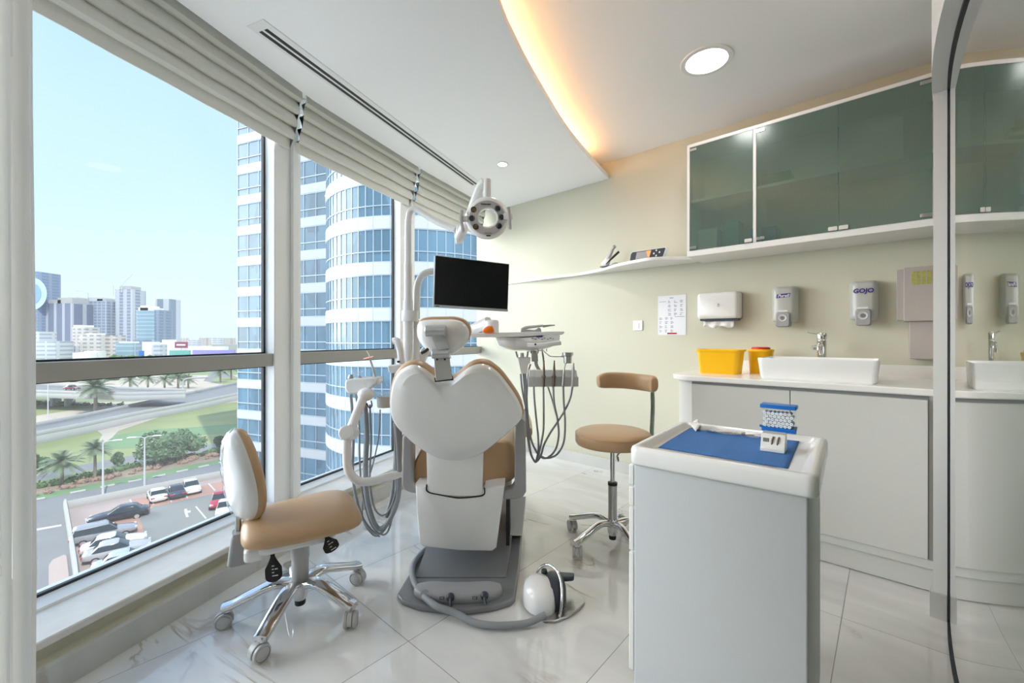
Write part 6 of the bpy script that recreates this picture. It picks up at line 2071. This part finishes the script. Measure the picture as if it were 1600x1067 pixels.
def palm(u, v, h, r, lab, seed, nf=34, droop=1.0, grp=None):
    c = gp(u, v); rnd = random.Random(seed)
    o = thing('palm_tree', lab, 'palm tree', (c.x, c.y, ZG), group=grp)
    mb = MB(); mb.tube([(c.x, c.y, ZG), (c.x + .05, c.y, ZG + h * .5), (c.x, c.y, ZG + h)], lambda f: .30 * r / 3 - .06 * f, n=10)
    mb.build('trunk', 'bark', o)
    mb = MB(); top = Vector((c.x, c.y, ZG + h))
    for i in range(nf):
        a = 2.399 * i + rnd.uniform(-.2, .2); el_ = radians(78 - 105 * (i / nf) ** 0.8 + rnd.uniform(-8, 8))
        d = Vector((cos(a) * cos(el_), sin(a) * cos(el_), sin(el_)))
        pts = [top + d * r * f + Vector((0, 0, -droop * r * .38 * f * f)) for f in (0, .25, .5, .75, 1)]
        pts = smooth_pts(pts, 3)
        side = d.cross(Vector((0, 0, 1)))
        side = side.normalized() if side.length > .01 else Vector((1, 0, 0))
        for j in range(1, len(pts)):
            p = pts[j]; t = (pts[j] - pts[j - 1]).normalized(); f = j / len(pts)
            ll = r * .26 * sin(pi * min(.96, .12 + f * .84))
            for s in (-1, 1):
                q = p + side * s * ll + t * ll * .7 - Vector((0, 0, ll * .35))
                mb.f([mb.v(pts[j - 1]), mb.v(p), mb.v(q)])
    mb.build('fronds', 'palmleaf', o)
    return o
palm(96, 757, 3.2, 2.5, 'grey-green palm on the verge, leftmost by the main road', 11)
palm(148, 751, 4.6, 2.1, 'tall slim palm on the verge behind the nearer lamp post', 12)
palm(149, 648, 7.4, 4.3, 'big palm standing on the grass in front of the flyover', 13, nf=44)
for i, u in enumerate((203, 231, 257, 278, 294)):
    palm(u, 609 - i * .6, 3.8 + (i % 2) * .8, 3.6, 'one of the small palms in a row beyond the flyover', 20 + i, nf=22, grp='palms in a row beyond the flyover')
palm(344, 598, 5.5, 4.2, 'palm standing nearer the tower on the far green island', 31, nf=26)
palm(361, 594, 6.0, 4.0, 'palm closest to the tower on the far green island', 32, nf=26)
ground_poly('grass_patch', [(330, 593), (345, 590), (372, 590), (400, 590), (400, 600), (372, 601), (350, 600), (335, 597)], 'grass1', 0.12)
# hedge rows: uncountable leaves, one object each
def hedge(name, pts, w, h, n, mt, lab, seed, size=.16):
    rnd = random.Random(seed); q = [gp(u, v) for u, v in pts]
    mb = MB()
    for a, b in zip(q, q[1:]):
        L = (b - a).length
        k = 0
        while k < L:
            p = a.lerp(b, k / L) + Vector((rnd.uniform(-w, w), rnd.uniform(-w, w), 0))
            s = rnd.uniform(.6, 1.1) * h
            mb.ball((p.x, p.y, ZG + s * .35), s * .8, s * .8, s * .5, 7, 5)
            blob_leaves(mb, (p.x, p.y, ZG + s * .4), s, s, s * .7, n, size, rnd, -.2)
            k += h * rnd.uniform(.8, 1.5)
    o = mb.build(name, mt)
    return tag(o, lab, 'hedge', kind='stuff')
hedge('hedge', [(44, 768), (110, 753), (200, 733), (300, 715), (372, 701)], .4, .9, 40, 'hedge', 'clipped dark green hedge along the verge of the main road', 41)
hedge('dry_shrubs', [(60, 772), (130, 757), (200, 741), (290, 722), (372, 707)], .9, .75, 26, 'dryshrub', 'brownish dry shrubs in the bed below the hedge', 42, .14)
hedge('far_scrub', [(44, 598), (120, 596), (200, 592), (290, 590)], 6.0, 2.2, 16, 'hedge', 'grey-green scrub on the plain beyond the flyover', 43, .5)
hedge('hedge', [(44, 631), (100, 634), (190, 634)], .6, 1.2, 18, 'hedge', 'dark hedge row beneath the flyover', 44, .3)
def lamp_post(u, v, h, lab, arms=1, side=1, dirn=0.0, grp=None):
    c = gp(u, v)
    o = thing('lamp_post', lab, 'lamp post', (c.x, c.y, ZG), group=grp)
    MB().cyl((c.x, c.y, ZG), (c.x, c.y, ZG + h), .13, .07, 12).build('pole', 'post', o)
    for s in ((-1, 1) if arms == 2 else (side,)):
        d = Vector((cos(dirn), sin(dirn), 0)) * s
        mb = MB(); b = Vector((c.x, c.y, ZG + h))
        mb.tube([b - Vector((0, 0, .1)), b + d * .4 + Vector((0, 0, .1)), b + d * 1.1 + Vector((0, 0, .12))], .05, n=8)
        ar = mb.build('arm', 'post', o)
        mb = MB(); mb.sweep([b + d * .9 + Vector((0, 0, .12)), b + d * 1.3 + Vector((0, 0, .14)), b + d * 1.8 + Vector((0, 0, .12))], .18, .06, n=10)
        mb.build('lamp', 'whitem', ar)
lamp_post(161, 778, 7.0, 'grey street lamp post with a single head left of the tree pair', 1, 1, 0.6)
lamp_post(226, 766, 7.0, 'grey street lamp post with twin heads in front of the large tree', 2, 1, 0.4)
lamp_post(75, 662, 12.5, 'tall thin pole left of the big palm', 1, -1, 0.2)
c = gp(286, 623)
gr = thing('gantry_arm', 'curved white street gantry arm beside the ramp road', 'lamp post', (c.x, c.y, ZG))
mb = MB(); mb.tube([c, c + Vector((0, 0, 5.2)), c + Vector((1.0, 0, 6.6)), c + Vector((4, 0, 7.0)), c + Vector((8.5, 0, 7.2))], .28, n=8); mb.build('pole', 'concrete', gr)

# ---------------------------------------------------------------- distant towers
def facade_mat(name, wall, glassc, sx, sz, fx=.5, fz=.5, rough=.4, horizontal=True, vertical=True, strength=1.0):
    """windows as a regular pattern from object height and a horizontal coordinate"""
    m = bpy.data.materials.new(name); m.use_nodes = True; t = m.node_tree; L = t.links.new
    b = t.nodes['Principled BSDF']; b.inputs['Roughness'].default_value = rough
    g = _n(t, 'ShaderNodeNewGeometry'); sp = _n(t, 'ShaderNodeSeparateXYZ'); L(g.outputs['Position'], sp.inputs[0])
    def mth(op, a, bb):
        n = _n(t, 'ShaderNodeMath', operation=op)
        for i, v in enumerate((a, bb)):
            if isinstance(v, (int, float)): n.inputs[i].default_value = v
            elif v is not None: L(v, n.inputs[i])
        return n.outputs[0]
    hx = mth('ADD', mth('MULTIPLY', sp.outputs[0], .85), mth('MULTIPLY', sp.outputs[1], .55))
    ux_ = mth('LESS_THAN', mth('FRACT', mth('DIVIDE', hx, sx), None), fx)
    uz_ = mth('LESS_THAN', mth('FRACT', mth('DIVIDE', mth('ADD', sp.outputs[2], 200), sz), None), fz)
    k = ux_ if not horizontal else (uz_ if not vertical else mth('MULTIPLY', ux_, uz_))
    mx = _n(t, 'ShaderNodeMix', data_type='RGBA'); L(k, mx.inputs[0])
    mx.inputs[6].default_value = tuple(x * .8 for x in wall) + (1,); mx.inputs[7].default_value = tuple(x * .8 for x in glassc) + (1,)
    L(mx.outputs[2], b.inputs['Base Color'])
    return m
def far_building(lab, u0, u1, vt, Y, mt, dep=None, base_v=None, roof=None, grp=None, name='tower_block', setback=None, cat='building'):
    x0, x1 = (u0 - CX) / F * Y, (u1 - CX) / F * Y
    zt = H + (HY - vt) / F * Y
    dep = dep or (x1 - x0) * .8
    o = thing(name, lab, cat, ((x0 + x1) / 2, Y + dep / 2, ZG), group=grp)
    MB().rbox(x0, x1, Y, Y + dep, ZG, zt, min(1.5, (x1 - x0) * .1), 3).build('walls', mt, o)
    if roof:
        for f0, f1, hh, rm in roof:
            MB().box(x0 + (x1 - x0) * f0, x0 + (x1 - x0) * f1, Y + dep * .1, Y + dep * .8, zt, zt + hh).build('roof_block', rm, o)
    return o, x0, x1, zt
def crane(o, x, y, z, h, jib, ang, col='post', tower=True):
    mb = MB()
    if tower:
        mb.tube([(x, y, z - 5), (x, y, z + h)], .5, n=4, smooth=False)
    e = Vector((x + cos(ang) * jib, y, z + h + sin(ang) * jib))
    mb.tube([(x - cos(ang) * jib * .2, y, z + h - sin(ang) * jib * .2), e], .35, n=4, smooth=False)
    mb.build('crane', col, o)
Fm = facade_mat
tA = Fm('dark_blue_banded_facade', (0.30, 0.36, 0.46), (0.20, 0.28, 0.40), 7, 4, .7, .75)
tB = Fm('vertical_stripe_facade', (0.50, 0.52, 0.56), (0.20, 0.23, 0.32), 9.5, 4, .68, .6, horizontal=False)
tC = Fm('concrete_frame_facade', (0.45, 0.49, 0.56), (0.26, 0.32, 0.42), 5.0, 4.2, .72, .68)
tD = Fm('tower_frame_facade', (0.58, 0.60, 0.64), (0.28, 0.33, 0.42), 9.0, 4.5, .50, .8)
tE = Fm('blue_glass_facade', (0.45, 0.56, 0.62), (0.27, 0.42, 0.52), 30, 5.0, .97, .72, rough=.2)
tF = Fm('slate_white_stripes', (0.62, 0.64, 0.67), (0.24, 0.32, 0.40), 15.0, 4, .52, .6, horizontal=False)
tG = Fm('cream_block_facade', (0.70, 0.64, 0.60), (0.38, 0.36, 0.38), 6.0, 4.0, .6, .45)
tH = Fm('white_block_facade', (0.66, 0.68, 0.72), (0.40, 0.45, 0.54), 9.0, 4.2, .8, .40)
far_building('dark blue tower with a large round emblem at the curtain edge', 12, 58.5, 424, 560, tA, dep=30)
oE, x0, x1, zt = far_building('', 0, 1, 500, 1, tA) if False else (None, 0, 0, 0)
# round mural on that tower
YB = 559.2
def disc(o, name, u, v, r, mt, y): 
    c = P(u, v, y); MB().cyl((c.x, y + .4, c.z), (c.x, y, c.z), r, n=40).build(name, mt, o)
bo = [o for o in bpy.data.objects if o.name.startswith('tower_block') and 'emblem' in o.get('label', '')][0]
M['mural1'] = mat('pale_blue_print', (0.40, 0.55, 0.75), .5); M['mural2'] = mat('mid_blue_print', (0.20, 0.33, 0.55), .5)
disc(bo, 'emblem_ring', 47, 459, 22, 'mural1', YB); disc(bo, 'emblem_centre', 46, 459, 15, 'mural2', YB - .5)
mb = MB()
for i, v in enumerate((452, 458, 497, 503)):
    c = P(47, v, YB - 1.2); mb.box(c.x - 5.5, c.x + 5.5, c.y, c.y + .4, c.z - 1.2, c.z + 1.2)
mb.build('emblem_marks', 'mural1', bo)
o, x0, x1, zt = far_building('wide dark tower with pale vertical stripes right of the emblem tower', 60, 112, 474, 570, tB, dep=30, roof=[(.05, .6, 5, 'concrete'), (.5, .95, 8, 'concrete')])
o, x0, x1, zt = far_building('dark blue-grey tower partly behind the striped tower, crane on its roof', 100, 121, 470, 640, tC, dep=30, roof=[(.1, .8, 6, 'post')])
crane(o, (x0 + x1) / 2 - 20, 640, zt, 6, 26, radians(118))
o, x0, x1, zt = far_building('broad unfinished tower with scaffolding top and a crane', 131, 166, 470, 600, tC, dep=28, roof=[(.1, .75, 5, 'post'), (.5, .9, 3, 'concrete')])
crane(o, x0 + 6, 600, zt, 11, 18, radians(168))
o, x0, x1, zt = far_building('tallest slim unfinished concrete tower with two jib cranes', 179, 206, 452, 600, tD, dep=24, roof=[(.2, .85, 5, 'concrete')])
crane(o, x0, 598, zt - 4, 10, 22, radians(108)); crane(o, x0 + 12, 598, zt, 6, 22, radians(45))
o, x0, x1, zt = far_building('blue glass office tower with a white roof storey', 212, 240, 485, 560, tE, dep=26, roof=[(.05, .85, 4, 'whitem'), (.15, .6, 6.5, 'whitem')])
far_building('blue-grey side wing of the glass office tower', 240, 248.5, 484, 562, 'mural2' if False else tA, dep=26)
o, x0, x1, zt = far_building('tall slate tower with white vertical stripes right of the glass office', 241, 265.5, 467, 640, tF, dep=22)
far_building('tall cream apartment block in front of the unfinished tower', 112, 132, 511, 500, tG, dep=20, roof=[(0, .7, 2.5, 'stone')])
far_building('wide cream apartment block with many balconies, left half', 122, 155, 523, 440, tG, dep=14, roof=[(.3, .8, 1.6, 'stone')])
far_building('wide cream apartment block with many balconies, right half', 155, 179, 524, 450, tG, dep=14)
far_building('white low office block nearest the curtain', 43, 85, 533, 420, tH, dep=20)
far_building('pale blue block behind the white office', 40, 60, 518, 470, tH, dep=20)
far_building('grey podium block below the striped tower', 84, 112, 541, 440, tH, dep=16)
far_building('white pavilion block below the cream apartments', 112, 138, 551, 400, 'whitem', dep=10)
far_building('long white pavilion block right of the first pavilion', 130, 152, 548.5, 410, 'stone', dep=10)
far_building('dark glass hall with a white canopy roof', 179, 206, 536, 430, tE, dep=12, roof=[(.2, .95, 1.5, 'whitem')])
far_building('grey office block right of the canopy hall', 206, 224, 531, 470, tA, dep=12)
far_building('white angular low block in the middle of the skyline', 221, 238, 534, 430, 'whitem', dep=10)
far_building('grey low block right of the white angular block', 236, 249, 538, 420, tH, dep=10)
far_building('white terraced hall left of the red billboard', 249, 275, 535, 450, 'whitem', dep=12, roof=[(.1, .6, 3, 'stone')])
mbb = thing('billboard', 'dark red billboard with white lettering among the distant low buildings', 'billboard', P(283, 545, 430))
c = P(283, 539, 430)
MB().box(c.x - 6.5, c.x + 6.5, 430, 430.6, c.z - 3, c.z + 3.2).build('panel', mat('dark_red_panel', (0.28, 0.05, 0.12), .5), mbb)
text('MALL', 3.6, plane_m((c.x, 429.8, c.z), (1, 0, 0), (0, 0, 1)), 'lettering', 'whitem', mbb, depth=.1) if False else None
MB().box(c.x - 4.6, c.x + 4.4, 429.8, 430, c.z - .7, c.z + .9).build('white_band', 'whitem', mbb)
MB().box(c.x - .4, c.x + .4, 430.1, 430.6, ZG, c.z - 3).build('post', 'post', mbb)
far_building('long purple hoarding below the horizon', 300, 366, 547, 380, mat('purple_hoarding', (0.32, 0.26, 0.58), .6), dep=2, name='hoarding', cat='hoarding')
far_building('teal green hoarding left of the purple hoarding', 264, 296, 547.5, 385, mat('teal_hoarding', (0.14, 0.42, 0.38), .6), dep=2, name='hoarding', cat='hoarding')
far_building('long white roofed warehouse on the horizon', 292, 345, 541.5, 470, 'whitem', dep=14, name='warehouse')
far_building('low pale warehouse beside the tower edge', 330, 376, 538, 560, 'concrete', dep=14, name='warehouse')
far_building('small blue sign box by the trees', 216, 223, 548, 400, 'blue', dep=2, name='sign_box', cat='sign')
rnd = random.Random(77)
for i in range(26):
    u = 60 + i * 13 + rnd.uniform(-4, 4)
    Y = rnd.uniform(800, 1500)
    w = rnd.uniform(6, 15)
    far_building('one of the tiny pale buildings scattered along the horizon', u, u + w, rnd.uniform(527.5, 531.5), Y, (tH, 'concrete', tG)[i % 3], dep=14, grp='tiny pale buildings along the horizon', name='distant_building')
for i in range(9):
    c = gp(178 + i * 9.3, 563 + (i % 3)); 
    mb = MB(); mb.ball((c.x, c.y, ZG + 2.4), 3.6, 3.0, 2.6, 8, 6); blob_leaves(mb, (c.x, c.y, ZG + 2.4), 3.8, 3.2, 2.9, 60, .7, rnd)
    t_ = mb.build('bush', 'hedge'); tag(t_, 'one of the round bushes in front of the distant low buildings', 'bush', 'bushes before the low buildings')

# ---------------------------------------------------------------- the neighbouring office tower
tw = thing('office_tower', 'blue glass office tower with white bands, flat wing and round bay, filling the right windows', 'office tower', (-14, 48, ZG))
def fglass(name, c):
    m = mat(name, c, 0.12, metal=0.0, spec=0.35, coat=0.0)
    t = m.node_tree; b = t.nodes['Principled BSDF']
    g = _n(t, 'ShaderNodeNewGeometry'); mp = _n(t, 'ShaderNodeMapping'); mp.inputs['Scale'].default_value = (.85, .85, .25)
    t.links.new(g.outputs['Position'], mp.inputs[0])
    v = _n(t, 'ShaderNodeTexVoronoi'); v.inputs['Scale'].default_value = .8; v.distance = 'CHEBYCHEV'
    t.links.new(mp.outputs[0], v.inputs['Vector'])
    mx = _n(t, 'ShaderNodeMix', data_type='RGBA')
    mx.inputs[6].default_value = tuple(x * .72 for x in c) + (1,); mx.inputs[7].default_value = tuple(min(1, x * 1.25) for x in c) + (1,)
    s = _n(t, 'ShaderNodeSeparateColor'); t.links.new(v.outputs['Color'], s.inputs[0]); t.links.new(s.outputs[0], mx.inputs[0])
    t.links.new(mx.outputs[2], b.inputs['Base Color'])
    return m
M['tglass'] = fglass('blue_tower_glass', (0.08, 0.18, 0.26))
M['tglass2'] = fglass('lower_tower_glass', (0.10, 0.20, 0.28))
M['spandrel'] = mat('pale_spandrel_panel', (0.50, 0.52, 0.54), .5)
M['mull'] = mat('pale_mullion', (0.36, 0.46, 0.54), .4, metal=.2)
A0 = Vector((-35.5, 54.8)); A1 = Vector((-13.0, 46.0))
bc_ = Vector((-9.5, 45.65)); BR = 9.65
PIT = 3.93
zrel0 = 2.65
fl = []
z = zrel0 - PIT * 6
while z < 62: fl.append(z); z += PIT
dA = (A1 - A0).normalized(); nA = Vector((dA.y, -dA.x))
if nA.y > 0: nA = -nA
def flat_band(mb, e0, e1, z0, z1, a=0.0, b=None):
    b = (A1 - A0).length if b is None else b
    p = [A0 + dA * a - nA * (-e0), A0 + dA * b + nA * e0, A0 + dA * b - nA * e1, A0 + dA * a - nA * e1]
    mb.prism([(q.x, q.y) for q in p], z0, z1)
a_s, a_e = radians(172), radians(395)
def bay_band(mb, r0, r1, z0, z1, n=48):
    rs = []
    for i in range(n + 1):
        a = a_s + (a_e - a_s) * i / n
        c, s = cos(a), sin(a)
        rs.append([(bc_.x + c * r0, bc_.y + s * r0, z0), (bc_.x + c * r1, bc_.y + s * r1, z0), (bc_.x + c * r1, bc_.y + s * r1, z1), (bc_.x + c * r0, bc_.y + s * r0, z1)])
    mb.rings(rs)
wing = MB(); flat_band(wing, .0, 12.0, ZG, H + 64); wing.build('wing_core', 'tglass2', tw)
core = MB(); core.cyl((bc_.x, bc_.y, ZG), (bc_.x, bc_.y, H + 64), BR - .6, n=48); core.build('bay_core', 'tglass2', tw)
LA = (A1 - A0).length
for i, z in enumerate(fl):
    zt = H + z
    if zt - .95 < ZG: continue
    mb = MB(); flat_band(mb, .18, .0, zt - 1.0, zt); mb.build('wing_spandrel', 'spandrel', tw)
    mb = MB(); flat_band(mb, .05, .0, zt, zt + PIT - 1.0); g_ = mb.build('wing_glazing', 'tglass', tw)
    mb = MB(); flat_band(mb, .16, .0, zt + .92, zt + 1.02); flat_band(mb, .14, .0, zt + .02, zt + .10); flat_band(mb, .14, .0, zt + PIT - 1.10, zt + PIT - 1.02)
    k = 0.0
    while k < LA: flat_band(mb, .12, .0, zt, zt + PIT - 1.0, k, k + .07); k += 1.9
    mb.build('mullions', 'mull', g_)
    mb = MB(); bay_band(mb, BR - .3, BR + .10, zt - 1.05, zt); sp_ = mb.build('bay_spandrel', 'spandrel', tw)
    mb = MB(); bay_band(mb, BR - .3, BR, zt, zt + PIT - 1.05); g_ = mb.build('bay_glazing', 'tglass', tw, sharp=4)
    mb = MB(); bay_band(mb, BR - .1, BR + .07, zt + .90, zt + .98); bay_band(mb, BR - .1, BR + .07, zt + .0, zt + .08); bay_band(mb, BR - .1, BR + .07, zt + PIT - 1.13, zt + PIT - 1.05)
    nb_ = 48
    for q in range(nb_):
        a = a_s + (a_e - a_s) * q / nb_
        da = .035 / BR
        mb.rings([[(bc_.x + cos(a + s_ * da) * r, bc_.y + sin(a + s_ * da) * r, zz) for s_, r in ((-1, BR - .1), (1, BR - .1), (1, BR + .06), (-1, BR + .06))] for zz in (zt, zt + PIT - 1.05)])
    mb.build('mullions', 'mull', g_)
mb = MB()
for q in range(len(fl)):
    zt = H + fl[q]
    if zt - .95 < ZG: continue
    for a in range(0, 48, 2):
        aa = a_s + (a_e - a_s) * a / 48
        c, s = cos(aa), sin(aa)
        mb.rings([[(bc_.x + cos(aa + e * .0018) * r, bc_.y + sin(aa + e * .0018) * r, zz) for e, r in ((-1, BR), (1, BR), (1, BR + .112), (-1, BR + .112))] for zz in (zt - 1.04, zt - .01)])
mb.build('panel_joints', 'mull', tw)
